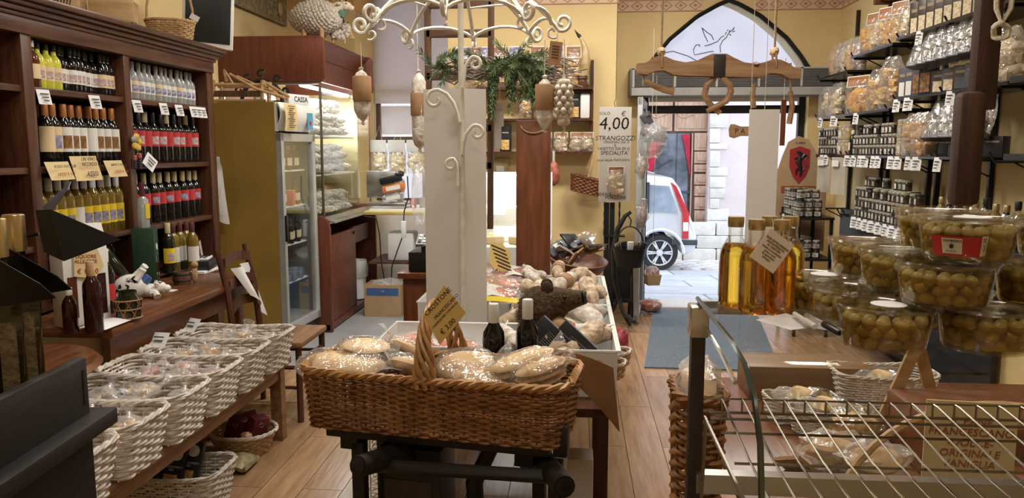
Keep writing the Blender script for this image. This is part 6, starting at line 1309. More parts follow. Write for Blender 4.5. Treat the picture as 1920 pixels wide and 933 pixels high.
# ------------------------------------------------------------------ price board, yoke, hanging boards
pbp = W(1153, 290, Y=5.60); pb_ = thing('price_board', 'white hanging board reading SOLO 4,00 STRANGOZZI ORIGINALI', 'sign', pbp, .03)
hw_, hh_ = 30 / F * 5.6 * .97, 88 / F * 5.6 * .985
MB().box((0, 0, 0), (2 * hw_, .008, 2 * hh_)).build('board', m_card, pb_, bevel=.002)
def pbt(s_, px, py, size, al='CENTER', sh=.1, bo=0.): text(s_, size, pb_, ((px - 1153) / F * 5.6, -.0055, (290 - py) / F * 5.6), (PI / 2, 0, 0), m_ink, align=al, shear=sh, bold=bo)
pbt('SOLO', 1133, 215, .030); pbt('€', 1167, 216, .05); pbt('4,00', 1150, 234, .125); pbt('STRANGOZZI', 1153, 260, .046); pbt('ORIGINALI 250 G', 1155, 267, .024); pbt('E', 1153, 273, .024); pbt('VASETTO DA 50 G', 1150, 279, .028); pbt("SPECIALITA'", 1152, 287, .038); pbt('ALLA SALSA TARTUFATA', 1150, 300, .021); pbt('IDEALE X 2', 1142, 363, .030); pbt('PORZIONI', 1155, 369, .032)
pasta_bag((pbp.x + .008, pbp.y - .045, W(1157, 362, Y=5.55).z), m_pastaw, .125, .19, 'small pasta bag with sunset card pinned on the price board', None, 0, m_lpicg, .05, 'sample_pasta_bag', 1)
MB().tube([(0, 0, hh_ - .01), (-.012, 0, hh_ + .03), (0, 0, hh_ + .06), (0, 0, CEIL - pbp.z)], .002, 4).build('hanger', m_black, pb_)
YY = 5.25; yc = W(1345, 140, Y=YY); yk = thing('ox_yoke', 'curved pale wooden ox yoke hanging on two ropes before the door', 'yoke', yc)
def Q(px, py, dy=0.): v = W(px, py, Y=YY); return (v.x - yc.x, dy, v.z - yc.z)
top = [(1196, 123), (1210, 122), (1230, 110), (1245, 110), (1262, 117), (1283, 121), (1305, 118), (1322, 110), (1334, 105), (1360, 105), (1372, 112), (1392, 121), (1415, 124), (1430, 121), (1447, 115), (1460, 116), (1475, 123), (1485, 131), (1496, 132)]
bot = [(1496, 145), (1480, 146), (1468, 138), (1452, 135), (1440, 135), (1425, 143), (1402, 143), (1370, 142), (1325, 141), (1290, 140), (1262, 138), (1245, 130), (1228, 131), (1212, 138), (1196, 136)]
po = [Q(x, y) for x, y in top + bot]; b = MB(); n = len(po); b.add([(p[0], -.045, p[2]) for p in po] + [(p[0], .045, p[2]) for p in po], [tuple(range(n)), tuple(reversed(range(n, 2 * n)))] + [(i, (i + 1) % n, n + (i + 1) % n, n + i) for i in range(n)]); b.build('beam', m_yoke, yk, bevel=.010)
MB().b2((Q(1335, 155)[0], -.055, Q(0, 157)[2]), (Q(1357, 155)[0], .055, Q(0, 116)[2])).build('leather_strap', mat('black_leather', (.03, .025, .02), .5), yk, bevel=.01)
for px in (1240, 1452):
    b = MB(); b.tube([(Q(px, 100)[0], 0, CEIL - yc.z), Q(px, 100)], .008, 6); b.tube([Q(px, 100, -.05), Q(px, 128, -.05)], .007, 6); b.tube([Q(px, 100, .05), Q(px, 128, .05)], .007, 6); b.build('rope', m_rope, yk); MB().ell(Q(px, 97), (.028, .05, .032), 10, 8, wob=.4, fr=5).build('knot', m_rope, yk)
cb2 = [Q(1340, 146), Q(1325, 160), Q(1321, 178), Q(1331, 195), Q(1350, 212)]; MB().tube(cb2, [.02, .021, .021, .02, .018], 8).build('bow', m_yoke, yk); MB().tube([Q(1352, 146, -.03), Q(1366, 158, -.03), Q(1369, 172, -.03), Q(1360, 190, -.03), Q(1341, 200, -.03), Q(1324, 209, -.03)], [.02, .021, .021, .02, .018, .016], 8).build('bow', m_yoke, yk)
MB().tube([Q(1209, 151), Q(1225, 160), Q(1245, 168), Q(1264, 172)], [.018, .02, .022, .024], 7).build('peg', m_yoke, yk); MB().tube([Q(1207, 118), Q(1206, 160)], .008, 5).build('lashing', m_rope, yk); MB().tube([Q(1263, 140), Q(1262, 165)], .003, 4).build('string', m_rope, yk); MB().tube([Q(1482, 118), Q(1482, 172)], .008, 5).build('lashing', m_rope, yk)
MB().tube([Q(1414, 158), Q(1411, 180), Q(1413, 202)], [.016, .018, .02], 7).build('peg', m_yoke, yk); MB().tube([Q(1417, 125), Q(1416, 160)], .004, 4).build('string', m_rope, yk); MB().ell(Q(1416, 124), (.03, .06, .025), 9, 7, wob=.4).build('knot', m_old, yk)
MB().tube([Q(1480, 172, -.02), Q(1484, 200, -.02), Q(1478, 232, -.02)], [.026, .028, .03], 7, sy=.6).build('peg', m_yoke, yk)
sk = thing('wooden_strip', 'narrow reddish wooden strip hanging beside the yoke peg', 'strip', W(1468, 230, Y=5.30)); MB().box((0, 0, 0), (.03, .02, .30)).build('slat', m_redw, sk); MB().tube([(0, 0, .15), (0, 0, .42)], .002, 4).build('string', m_rope2, sk)
hwz0, hwz1 = W(1430, 205, Y=4.9).z, .85; hbx = (W(1404, 300, Y=4.9).x + W(1456, 300, Y=4.9).x) / 2; t = thing('hanging_white_board', 'long blank white board hanging to the right of the doorway view', 'board', (hbx, 4.9, hwz1)); MB().box((0, 0, (hwz0 - hwz1) / 2), (.182, .008, hwz0 - hwz1)).build('sheet', m_card, t); MB().tube([(0, 0, hwz0 - hwz1), (0, 0, CEIL - hwz1)], .0018, 4).build('string', m_rope2, t)
pa_ = thing('wooden_name_board', 'bone-shaped wooden board with burnt letters PA behind the white board', 'sign', W(1406, 246, Y=5.1)); M = Matrix.Rotation(PI / 2, 4, 'X')
MB().prism([(-.135, .015), (-.125, .045), (-.10, .045), (-.06, .03), (.06, .03), (.10, .045), (.13, .04), (.135, .0), (.12, -.04), (.09, -.04), (.06, -.03), (-.06, -.03), (-.10, -.045), (-.13, -.035)], .012, 0, M).build('plank_body', m_yoke, pa_, bevel=.003); text('P A', .045, pa_, (-.065, -.014, 0), (PI / 2, 0, 0), m_dark); MB().tube([(0, -.005, .03), (0, -.005, CEIL - pa_.location.z)], .002, 4).build('string', m_rope2, pa_)
bp3 = thing('bagged_boar_trophy', 'grey furred boar muzzle trophy wrapped in clear film by the door', 'trophy', W(1222, 255, Y=6.75), -.1); b = MB(); b.ell((-.03, 0, .03), (.07, .07, .085), 14, 10, wob=.1, fr=6); b.tube([(0, 0, .02), (.07, -.01, -.01), (.12, -.015, -.03)], [.07, .045, .028], 12); rough_mesh(b, .006, 40); b.build('muzzle', mat('grey_fur', ((.10, .09, .10), (.34, .31, .32)), .9, scale=50), bp3)
MB().tube([(-.02, 0, .10), (-.06, 0, .17), (-.02, -.02, .19)], [.04, .05, .03], 8).build('cap', m_slate, bp3); b = MB(); b.ell((.01, 0, -.03), (.12, .09, .15), 14, 10, wob=.35, fr=4); b.build('film', m_filmw, bp3); MB().tube([(0, 0, .12), (0, 0, .9)], .002, 4).build('string', m_rope2, bp3)
for i, (py, m) in enumerate(((310, m_sal), (405, m_filmw))): t = thing('hanging_bag', ('pale sausage bag hanging below the bagged boar trophy', 'clear bag of packets hanging low at the door leaf')[i], 'bag', W(1203, py, Y=6.8)); MB().ell((0, 0, 0), (.05, .05, .10), 12, 9, wob=.4, fr=4).build('contents', m_sal if i == 0 else m_lpicl, t); MB().ell((0, 0, .01), (.06, .06, .12), 12, 9, wob=.4, fr=4, seed=3).build('film', m_film, t); MB().tube([(0, 0, .1), (0, 0, .35)], .002, 4).build('string', m_rope2, t)
# ------------------------------------------------------------------ right wall shelving
RX = 2.12
m_shelf = mat('black_glass_shelf', (.02, .02, .022), .2)
SA, SB, SC_, SD, SE = 2.285, 1.885, 1.51, 1.05, .66
rs = thing('wall_shelving', 'black wall shelving with steel brackets along the right wall', 'shelving', (XR - .002, 5.5, 0))
def shelf(y0, y1, z, x0=RX, nm='shelf_board'): MB().b2((x0 - XR, y0 - 5.5, z - .016), (0, y1 - 5.5, z)).build(nm, m_shelf, rs)
for y0, y1, z in ((4.05, 5.45, SA), (5.5, 6.30, 2.265), (6.35, 7.15, 2.17), (4.05, 5.45, SB), (5.5, 7.1, 1.83), (4.3, 7.2, SC_), (3.5, 6.15, SD), (4.6, 6.2, SE), (4.6, 6.2, .25)): shelf(y0, y1, z)
for y in (4.15, 4.75, 5.42, 5.55, 6.27, 6.4, 7.1):
    b = MB(); b.b2((-.03, y - 5.5 - .012, .2), (-.004, y - 5.5 + .012, 2.75)); b.build('wall_rail', m_black, rs)
    for z in (SA if y < 5.46 else 2.265 if y < 6.3 else 2.17, SB if y < 5.46 else 1.83, SC_, SD):
        b = MB(); b.tube([(-.02, y - 5.5, z - .022), (RX - XR + .02, y - 5.5, z - .022), (RX - XR - .01, y - 5.5, z + .03)], .007, 5); b.tube([(-.02, y - 5.5, z - .12), (RX - XR + .12, y - 5.5, z - .026)], .005, 5); b.build('bracket', m_blackm, rs)
bx_ = MB(); bx_.b2((6.3 - 5.5 - .0, 0, 0), (0, 0, 0)) if False else None
for y0, y1, z0, z1 in ((4.5, 7.15, .02, 1.03),): MB().b2((-.06, y0 - 5.5, z0), (-.03, y1 - 5.5, z1)).build('dark_back_panel', m_black, rs)
def Yat(px, x=RX): return x * F / (px - 1080.)
# top shelf: dark packs, pasta bags
PK = {}
def pack(loc, rz, w_, h_, d, m, lb, grp, win=None, name='pasta_box', lean=0., title=True):
    key = (w_, h_, d, m.name, win.name if win else 0)
    if key not in PK:
        PK[key] = (MB().box((0, 0, h_ / 2), (w_, d, h_)).mesh('carton', m, bevel=.004), MB().box((0, -d / 2 - .001, h_ * .30), (w_ * .7, .002, h_ * .45)).mesh('window', win) if win else None, MB().box((0, -d / 2 - .001, h_ * .74), (w_ * .66, .002, h_ * .10)).mesh('title', mat('dim_print', (.30, .24, .16), .6)))
    a, w2, t2 = PK[key]; t = thing(name, lb, 'pack', loc, (lean, 0, rz), grp); obj('carton', a, t)
    if w2: obj('window', w2, t)
    if title: obj('title', t2, t)
    return t
RZ = -PI / 2 + .45
m_brownpk = mat('brown_black_pack', (.05, .035, .022), .4, var=.3)
n = 10
for i in range(n):
    y = 4.32 + i * .115; pack((RX + .10, y, SA + .001), RZ, .105, .215, .06, m_brownpk, 'dark brown pasta pack with clear window on the top right shelf', 'dark pasta packs on the top right shelf', m_pastaw)
pasta_bag((RX + .08, 4.16, SA + .001), m_biscuit, .17, .30, 'large clear bag of round taralli at the near end of the top shelf', None, RZ, None, .12, 'taralli_bag', 3)
for i in range(7):
    y = 5.52 + i * .115; pasta_bag((RX + .10, y, 2.266), (m_pastaw, m_pasta, m_pastao, m_pasta)[i % 4], .15, .27 + .02 * (i % 2), 'pasta bag with printed header in the middle of the top right shelf', 'pasta bags in the middle of the top right shelf', RZ, m_lpicg if i % 2 else None, .10, seed=i)
for i in range(5): pasta_bag((RX + .10, 6.42 + i * .13, 2.171), (m_lpicl, m_pasta, m_pastaw)[i % 3], .14, .27, 'glossy snack bag at the far end of the top right shelf', 'snack bags at the far end of the top right shelf', RZ, None, .09, seed=i)
# second shelf
for i, (px, m, w_, h_, lb) in enumerate(((1516, m_pastaw, .15, .26, 'pale pasta bag with white tag at the far end of the second shelf'), (1534, m_pastaw, .17, .27, 'pale twisted pasta bag beside the orange tagliatelle'), (1570, m_pastao, .24, .28, 'big bag of orange tagliatelle with picture header, second shelf'), (1600, m_pasta, .17, .30, 'tall bag of yellow pasta shells, second shelf'), (1622, m_pasta, .18, .36, 'tallest bag of pale yellow pasta, second shelf'))):
    pasta_bag((RX + .06, Yat(px), 1.831), m, w_, h_, lb, None, RZ, m_lpicg if i == 2 else None, .12, seed=i)
for i in range(4): pack((RX + .06, 5.38 - i * .105, SB + .001), RZ, .10, .20 + (.06 if i > 1 else 0), .06, m_slate if i < 3 else m_blkbox, ('slate blue pasta box, first of four on the second shelf', 'slate blue pasta box, second of four on the second shelf', 'tall slate box with round picture on the second shelf', 'tall black box beside the slate boxes on the second shelf')[i], None, m_lwhite if i < 2 else m_lpic)
def gift(loc, rz, h_, lb, grp, seed, lean=-.35):
    t = thing('gift_bag', lb, 'gift bag', loc, (lean, 0, rz), grp)
    if 'gift' not in PK:
        b = MB(); b.lathe([(0, .0), (.034, 0), (.036, .005), (.036, .06), (.03, .07), (0, .07)], 10); g = b.mesh('jar', m_jarg); b = MB(); b.lathe([(.0365, .012), (.0365, .052)], 10); l = b.mesh('jar_label', m_jarl); b = MB().lathe([(.033, .068), (.034, .085), (0, .086)], 10); c = b.mesh('jar_lid', m_jarlid)
        b = MB(); b.sheet(lambda u, v: ((.062 - .030 * max(0, v - .55)) * math.copysign(abs(math.cos(u * 2 * PI)) ** .7, math.cos(u * 2 * PI)) * (1 + .10 * math.sin(v * 11 + u * 21)), .05 * math.sin(u * 2 * PI) * (1 - .85 * max(0, (v - .4) / .6)), -.004 + v * .26 + .01 * math.sin(u * 30) * v), 22, 10, closeu=True)
        PK['gift'] = (g, l, c, b.mesh('wrapper', m_film), MB().b2((-.055, -.03, 0), (.055, .035, .03)).mesh('tray', m_blkbox))
    g, l, c, f_, tr = PK['gift']; obj('tray', tr, t); j = obj('jar', g, t, (0, 0, .03)); obj('jar_label', l, j); obj('jar_lid', c, j); obj('wrapper', f_, t); return t
for i in range(7): gift((RX - .02, 4.28 + i * .13, SB + .17), RZ, .26, 'clear gift bag with small jar, second right shelf', 'gift bags on the second right shelf', i)
for i in range(7): pack((RX + .08, 4.25 + i * .135, SB + .001), RZ, .11, .14, .06, m_brownpk if i % 2 else m_slate, 'low dark pasta pack under the gift bags on the second shelf', 'dark packs under the gift bags', m_pastaw if i > 3 else m_slate)
pasta_bag((RX + .02, 4.10, SB + .001), m_pastaw, .15, .27, 'white bean bag at the near end of the second shelf by the beam', None, RZ, None, .11, 'bean_bag', 2)
# third shelf: jars in stacks, bottles, gift bags
JM = {}
def jar(loc, kind, lb, grp, rz=0., k=1., name='jar'):
    if not JM:
        JM['g'] = [MB().lathe([(0, 0), (.029, 0), (.031, .004), (.031, .052), (.027, .060), (0, .060)], 10).mesh('glass', m) for m in (m_jarg, m_jarb)]
        JM['l'] = MB().lathe([(.0316, .010), (.0316, .046)], 6, a0=-1.3, a1=1.3).mesh('label', m_jarl); JM['c'] = [MB().lathe([(.0285, .058), (.0295, .060), (.0295, .072), (.027, .074), (0, .074)], 10).mesh('lid', m) for m in (m_jarlid, m_jarlidk)]
    t = thing(name, lb, 'jar', loc, rz, grp); t.scale = (k, k, k); obj('glass', JM['g'][1 if kind == 1 else 0], t); obj('label', JM['l'], t); obj('lid', JM['c'][1 if kind == 2 else 0], t); return t
q = random.Random(21)
def jarblock(y0, y1, x, z, layers, where, kinds=(0, 0, 2, 0, 0, 0, 0), step=.068, k=1., depth=1):
    n = int((y1 - y0) / step)
    for L_ in range(layers):
        for i in range(n):
            if L_ == layers - 1 and q.random() < .35: continue
            for d_ in range(depth): jar((x + d_ * .07, y0 + (i + .5) * step, z + L_ * .0745 * k + .001), kinds[q.randrange(len(kinds))], 'small preserve jar, %s layer of the stack on %s' % (('bottom', 'second', 'third', 'top')[L_], where), 'preserve jars on %s, %s layer' % (where, ('bottom', 'second', 'third', 'top')[L_]), PI - .8 + q.uniform(-.3, .3), k)
jarblock(5.42, 6.25, RX + .05, SC_, 3, 'the third shelf'); jarblock(6.62, 7.15, RX + .05, SC_, 3, 'the far end of the third shelf')
for i, y in enumerate((6.40, 6.50)): jar((RX + .05, y, SC_ + .001), 1, 'larger beige preserve jar among the third shelf jars', 'larger beige jars on the third shelf', PI - .6, 1.6); jar((RX + .05, y, SC_ + .121), 1, 'larger beige preserve jar stacked on another, third shelf', 'larger stacked beige jars on the third shelf', PI - .6, 1.6)
for i, y in enumerate((5.25, 5.34)):
    for L_ in range(2): jar((RX + .05, y, SC_ + .001 + L_ * .119), 1, 'large beige cream jar beside the mushroom bag, third shelf', 'large beige cream jars', PI - .6, 1.6)
for i, y in enumerate((6.30, 6.57)): bottle('dor', m_wineg, m_wcap, m_lwhite, None, (RX + .05, y, SC_ + .001), 'slim dark sauce bottle among the jars, third shelf', 'slim sauce bottles on the third shelf', rz=PI - .6, name='sauce_bottle')
for i in range(2): pasta_bag((RX + .03, 5.02 + i * .13, SC_ + .001), m_biscuit, .14, .27, ('bag of dried mushroom slices nearer the gift bags, third shelf', 'bag of dried mushroom slices beside the beige jars, third shelf')[i], None, RZ, None, .10, 'mushroom_bag', i + 5)
for i in range(5): gift((RX - .0, 4.32 + i * .13, SC_ + .10), RZ, .26, 'clear gift bag with a jar leaning on the third shelf', 'gift bags on the third right shelf', i)
for i in range(5): pack((RX + .10, 4.30 + i * .13, SC_ + .001), RZ, .11, .11, .06, m_slate if i % 2 else m_blkbox, 'low carton under the gift bags on the third shelf', 'cartons under the third shelf gift bags', None)
# fourth shelf: jar stacks and oil bottles
jarblock(4.95, 6.10, RX + .02, SD, 3, 'the fourth shelf'); jarblock(5.2, 6.10, RX + .10, SD + .0, 4, 'the back row of the fourth shelf')
for i in range(9): bottle('dor' if i % 3 else 'liq', (m_wineg, m_wine, m_gold)[i % 3], (m_kcap, m_gcap, m_gcap)[i % 3], m_lwhite if i % 2 else m_lcream, None, (RX + .06, 3.98 + i * .10, SD + .001), 'oil bottle with label standing on the near half of the fourth shelf', 'oil bottles on the fourth shelf', rz=PI - .6, k=1.15, name='oil_bottle')
for i in range(4): pack((RX + .03, 4.92 + i * .14, SE + .001), RZ, .12, .17, .05, (m_orange, m_orange, m_lpicb, m_blkbox)[i], ('bright orange pasta box nearest the tubs, low shelf', 'orange and red pasta box, second on the low shelf', 'pale blue picture box beside the orange boxes', 'black box with orange trim on the low shelf')[i], None, (m_lred, m_lred, None, m_orange)[i])
jarblock(5.5, 6.15, RX - .0, SE, 2, 'the low shelf')
# corner display with heraldic card
cdx = thing('corner_display', 'black stepped corner display stand at the right of the door', 'stand', (1.98, 6.72, 0))
for z in (.30, .66, 1.0): MB().b2((-.17, -.28, z - .02), (.13, .26, z)).build('tier', m_black, cdx)
for x in (-.16, .10): MB().b2((x, .22, 0), (x + .025, .25, 1.05)).build('post', m_black, cdx); MB().b2((x, -.27, 0), (x + .025, -.25, 1.0)).build('post', m_black, cdx)
def cjars(z, lay, nm):
    for L_ in range(lay):
        for i in range(6):
            for d_ in range(3):
                if L_ == lay - 1 and q.random() < .3: continue
                jar((1.845 + d_ * .072, 6.49 + i * .075, z + L_ * .0745 + .001), (0, 0, 2, 0)[q.randrange(4)], 'small truffle jar, layer %s of the %s tier of the corner display' % (('one', 'two', 'three')[L_], nm), 'truffle jars on the %s tier, layer %d' % (nm, L_ + 1), PI + .9 + q.uniform(-.3, .3))
cjars(1.0, 3, 'upper'); cjars(.66, 2, 'middle')
hc = thing('heraldic_card', 'tall cardboard display back with red shield and black griffin emblem', 'display card', (W(1484, 400, Y=7.05).x, 7.05, W(1484, 470, Y=7.05).z), .1)
H_ = W(1484, 255, Y=7.05).z - hc.location.z
MB().prism([(-.21, 0), (.30, 0), (.30, H_ * .62), (.21, H_ * .66), (.20, H_ * .85), (.12, H_ * .97), (.03, H_), (-.06, H_ * .95), (-.11, H_ * .82), (-.14, H_ * .72), (-.21, H_ * .69)], .012, 0, Matrix.Rotation(PI / 2, 4, 'X')).build('card', m_cardb, hc)
sh_z = H_ * .62; MB().prism([(-.045, sh_z + .27), (.045, sh_z + .30), (.135, sh_z + .27), (.135, sh_z + .12), (.10, sh_z + .03), (.045, sh_z - .03), (-.01, sh_z + .03), (-.045, sh_z + .12)], .003, 0, Matrix.Translation((0, -.013, 0)) @ Matrix.Rotation(PI / 2, 4, 'X')).build('shield', mat('heraldic_red', (.36, .03, .035), .6), hc)
gf = MB(); G = lambda pts, r: gf.tube([(x, -.018, sh_z + z) for x, z in pts], r, 5, sy=1)
G([(.03, .25), (.045, .235), (.045, .20), (.035, .16), (.05, .11), (.06, .07), (.05, .03)], [.014, .02, .018, .024, .018, .012, .006]); G([(.03, .25), (.012, .245)], [.01, .003]); G([(.045, .19), (.02, .20), (-.005, .185)], [.010, .008, .005]); G([(.045, .165), (.02, .15), (.005, .165)], [.010, .008, .005]); G([(.05, .19), (.085, .225), (.115, .21), (.09, .18)], [.012, .014, .006, .004]); G([(.045, .11), (.02, .09), (.015, .05)], [.012, .009, .005]); G([(.06, .08), (.09, .10), (.10, .14)], [.006, .005, .006])
gf.build('griffin', m_black, hc)
MB().b2((-.11, -.016, sh_z - .11), (.20, -.012, sh_z - .05)).build('banner', mat('banner_brown', (.30, .09, .05), .7), hc); text('TIPICITA UMBRE', .030, hc, (.045, -.018, sh_z - .08), (PI / 2, 0, 0), m_black); text('IL GRIFO', .022, hc, (.045, -.018, sh_z + .33), (PI / 2, 0, 0), m_black)
for i, (px, py, lb) in enumerate(((1530, 310, 'pale paper notice hanging below the third shelf, left'), (1556, 318, 'pale paper notice hanging below the third shelf, right'))): t = thing('paper_notice', lb, 'notice', (RX - .008, Yat(px), 1.34), RZ + PI * .0); MB().sheet(lambda u, v: ((u - .5) * .16, .01 * math.sin(u * 5), (v - .5) * .30), 5, 5).build('sheet', mat('pale_notice', (.46, .42, .34), .8), t, solid=.001); MB().box((-.03, -.012, .10), (.07, .002, .05)).build('white_corner', m_paper, t)
# shelf edge price tags
for z, ys, nm in ((SA, (5.08,), 'top'), (SB, (4.62, 5.18, 5.36), 'second'), (1.83, (6.1, 6.6, 6.95), 'far half of the second'), (SC_, (4.72, 5.0, 5.12, 5.28, 5.38, 5.62, 5.70, 5.88, 5.96, 6.10, 6.22, 6.75, 6.85), 'third'), (SD, (4.62, 4.72, 4.82, 4.92, 5.0, 5.08, 5.18, 5.3, 5.42, 5.54, 5.66, 5.78, 5.9, 6.0), 'fourth'), (SE, (5.6, 5.75), 'low')):
    for i, y in enumerate(ys): ptag((RX - .008, y, z - .004), RZ + R.uniform(-.1, .1), 'white price tag hanging on the edge of the %s right shelf' % nm, 'price tags on the %s right shelf' % nm, .055 + .02 * (i % 3 == 1), .085, .12)
for z, nm in ((1.0, 'upper'), (.66, 'middle')):
    for i in range(3): ptag((1.805, 6.50 + i * .17, z - .004), RZ - .3, 'white price tag on the %s tier of the corner display' % nm, 'price tags on the %s corner tier' % nm, .06, .09, .1)
rw = thing('wooden_crate_lid', 'orange-brown wooden crate board mounted high above the right shelves', 'board', (XR - .13, 5.75, 2.64), 0); MB().b2((-.10, -.85, 0), (.12, .35, .35)).build('plank_body', wood('orange_wood', (.25, .06, .015), (.42, .13, .04), 'y'), rw, bevel=.006); MB().b2((-.12, .32, -.02), (.12, .37, .37)).build('end_batten', m_old, rw)
# ------------------------------------------------------------------ hanging beam, rope, near rack
bmx = thing('tool_beam', 'dark brown wooden tool beam with thicker lower stock hanging before the shelves', 'beam', (W(1847, 100, Y=3.45).x, 3.45, W(1830, 385, Y=3.45).z)); zz = W(1847, 172, Y=3.45).z - bmx.location.z
MB().box((0, 0, zz + .40), (.095, .07, .95)).build('upper_beam', m_rust, bmx, bevel=.012); MB().box((-.055, -.02, zz / 2), (.115, .09, zz)).build('lower_stock', m_rust, bmx, bevel=.03); MB().tube([(0, 0, zz + .87), (0, 0, CEIL - bmx.location.z)], .008, 5).build('rope', m_rope, bmx)
rpx = thing('knotted_rope', 'pale knotted rope loop hanging from a white rod at the right', 'rope', W(1878, 45, Y=3.35)); b = MB(); b.tube([(-.03, 0, .14), (-.025, 0, .06), (0, 0, .0), (.03, 0, .06), (.035, 0, .14)], .010, 7); b.build('loop', m_rope2, rpx); b = MB(); b.tube([(.03 * math.cos(a) * (1 + .3 * math.sin(3 * a)), .02 * math.sin(2 * a), -.025 + .03 * math.sin(a)) for a in [2 * PI * i / 20 for i in range(20)]], .011, 7, closed=True); b.build('knot', m_rope2, rpx)
MB().tube([(-.10, 0, .145), (.5, 0, .135)], .010, 7).build('rod', m_plast, rpx); MB().tube([(.4, 0, .14), (.4, 0, CEIL - rpx.location.z)], .004, 5).build('hanger', m_black, rpx)
nr = thing('near_rack', 'black metal rack with hessian backing beyond the tool beam', 'rack', (2.25, 3.6, 0))
for y in (-.55, .40):
    for x in (.17,): MB().b2((x - .012, y - .012, 0), (x + .012, y + .012, 2.5)).build('post', m_black, nr)
for z in (1.06, 1.53, 1.90, 2.30): MB().b2((-.15, -.55, z - .03), (.18, .40, z)).build('shelf_board', m_black, nr)
MB().sheet(lambda u, v: (.15 + .01 * math.sin(u * 9), -.54 + u * .93, .9 + v * 1.6), 12, 4).build('hessian_backing', m_hess, nr)
for y in (-.2, .15): MB().tube([(.16, y, 1.25), (-.12, y, 1.5)], .010, 5).build('strut', m_black, nr)
for i in range(5): bottle('wine', m_wine, m_kcap, None, None, (2.2 + .03 * (i % 2), 3.3 + i * .12, 1.061), 'dark oil bottle in the shadow of the near rack', 'dark bottles in the near rack', rz=PI, k=.75, name='oil_bottle')
# ------------------------------------------------------------------ glass display counter in the right foreground
GX, GY0, GY1, GZ = .250, .98, 1.565, 1.25
gc_ = thing('glass_counter', 'curved glass display counter with wire rack and steel rails, right foreground', 'display case', (GX, GY1, 0))
prof = [(0, GZ), (-.36, GZ - .002), (-.45, GZ - .012), (-.515, GZ - .042), (-.555, GZ - .09), (-.575, GZ - .16), (-.582, GZ - .26), (-.585, GZ - .42)]
GL = 1.45
b = MB(); k = len(prof)
b.add([(0, y, z) for y, z in prof] + [(GL, y, z) for y, z in prof], [(i, i + 1, k + i + 1, k + i) for i in range(k - 1)]); b.build('curved_glass', m_pane2, gc_, smooth=60)
MB().tube([(0, y, z) for y, z in prof], .0045, 6).build('glass_edge', mat('glass_edge', (.10, .12, .10), .15, .6), gc_)
MB().b2((-.015, -.04, 0), (.012, -.012, GZ - .01)).build('corner_post', mat('bronze_post', (.06, .05, .045), .35, .6), gc_); MB().b2((GL - .02, -.04, 0), (GL, -.012, GZ - .01)).build('corner_post', m_grey, gc_)
MB().b2((-.02, -.055, GZ - .07), (.016, .0, GZ - .008)).build('glass_clamp', m_steel, gc_, bevel=.004); MB().tube([(.012, -.03, GZ - .05), (.012, -.20, GZ - .06), (.012, -.33, GZ - .075)], .004, 6).build('side_strut', m_steel, gc_)
MB().b2((0, -.012, GZ - .03), (GL, .0, GZ - .004)).build('rear_rail', m_grey, gc_)
MB().b2((0, -.585, .80), (GL, -.02, .83)).build('deck', m_steel, gc_); MB().b2((0, -.06, .86), (GL, -.03, .90)).build('deck_rail', m_steel, gc_); MB().b2((0, -.585, .0), (GL, -.56, .80)).build('front_panel', m_black, gc_); MB().b2((0, -.56, 0), (.02, -.04, .80)).build('end_panel', m_black, gc_)
RKZ = 1.03
for i in range(33):
    x = .045 + i * .0405
    if x > GL - .03: break
    b = MB(); b.tube([(x, -.055, RKZ), (x, -.055, RKZ + .028), (x, -.075, RKZ + .028), (x, -.30, RKZ + .004), (x, -.54, RKZ - .004)], .0022, 5); b.build('rack_wire', m_chrome, gc_)
for y, z, r_ in ((-.055, RKZ + .028, .0022), (-.055, RKZ, .003), (-.075, RKZ - .006, .003), (-.19, RKZ + .008, .0026), (-.31, RKZ - .0, .0026), (-.45, RKZ - .005, .0026), (-.54, RKZ - .006, .003)): MB().tube([(.02, y, z), (GL - .03, y, z)], r_, 5).build('rack_bar', m_chrome, gc_)
MB().tube([(.01, -.56, RKZ - .01), (.01, -.07, RKZ - .006)], .004, 6).build('rack_side', m_chrome, gc_); MB().tube([(.012, -.075, RKZ - .006), (.006, -.08, .83)], .004, 6).build('rack_leg', m_chrome, gc_)
# oil bottles on the counter
m_oilc = mat('golden_oil', (.95, .58, .06), .03, var=.02, trans=1., ior=1.12); m_clr = film('clear_bottle_glass', gloss=.22, rough=.03, tint=(.98, .97, .93))
OB = {}
Z0 = GZ + .0008
for i, (px, Y, lb) in enumerate(((1377, 1.485, 'bottle of golden oil with gold cap, leftmost on the counter'), (1416, 1.43, 'bottle of golden oil carrying the paper tag, front left'), (1440, 1.50, 'bottle of golden oil with gold cap, hidden behind the tag'), (1463, 1.425, 'bottle of golden oil with gold cap, front right of the five'), (1479, 1.50, 'bottle of golden oil with gold cap, back right of the five'))):
    x = W(px, 500, Y=Y).x; t = thing('oil_bottle', lb, 'bottle', (x, Y, Z0), .3)
    if not OB:
        pr = [(0, .003), (.026, 0), (.0285, .004), (.0285, .098), (.027, .110), (.020, .124), (.0145, .134), (.0135, .142), (.0135, .162), (0, .162)]
        OB['g'] = MB().lathe(pr, 20).mesh('glass', m_clr); OB['o'] = MB().lathe([(0, .006), (.0255, .004), (.0272, .008), (.0272, .098), (.0258, .108), (.019, .122), (0, .1225)], 20).mesh('oil', m_oilc)
        OB['c'] = MB().lathe([(.0148, .154), (.0148, .158), (.0152, .159), (.0152, .172), (.0145, .1735), (0, .1735)], 20).mesh('cap', m_gcap); OB['l'] = MB().lathe([(.0289, .02), (.0289, .085)], 8, a0=2.3, a1=3.0).mesh('label', m_lwhite)
    obj('glass', OB['g'], t); obj('oil', OB['o'], t); obj('cap', OB['c'], t); obj('label', OB['l'], t)
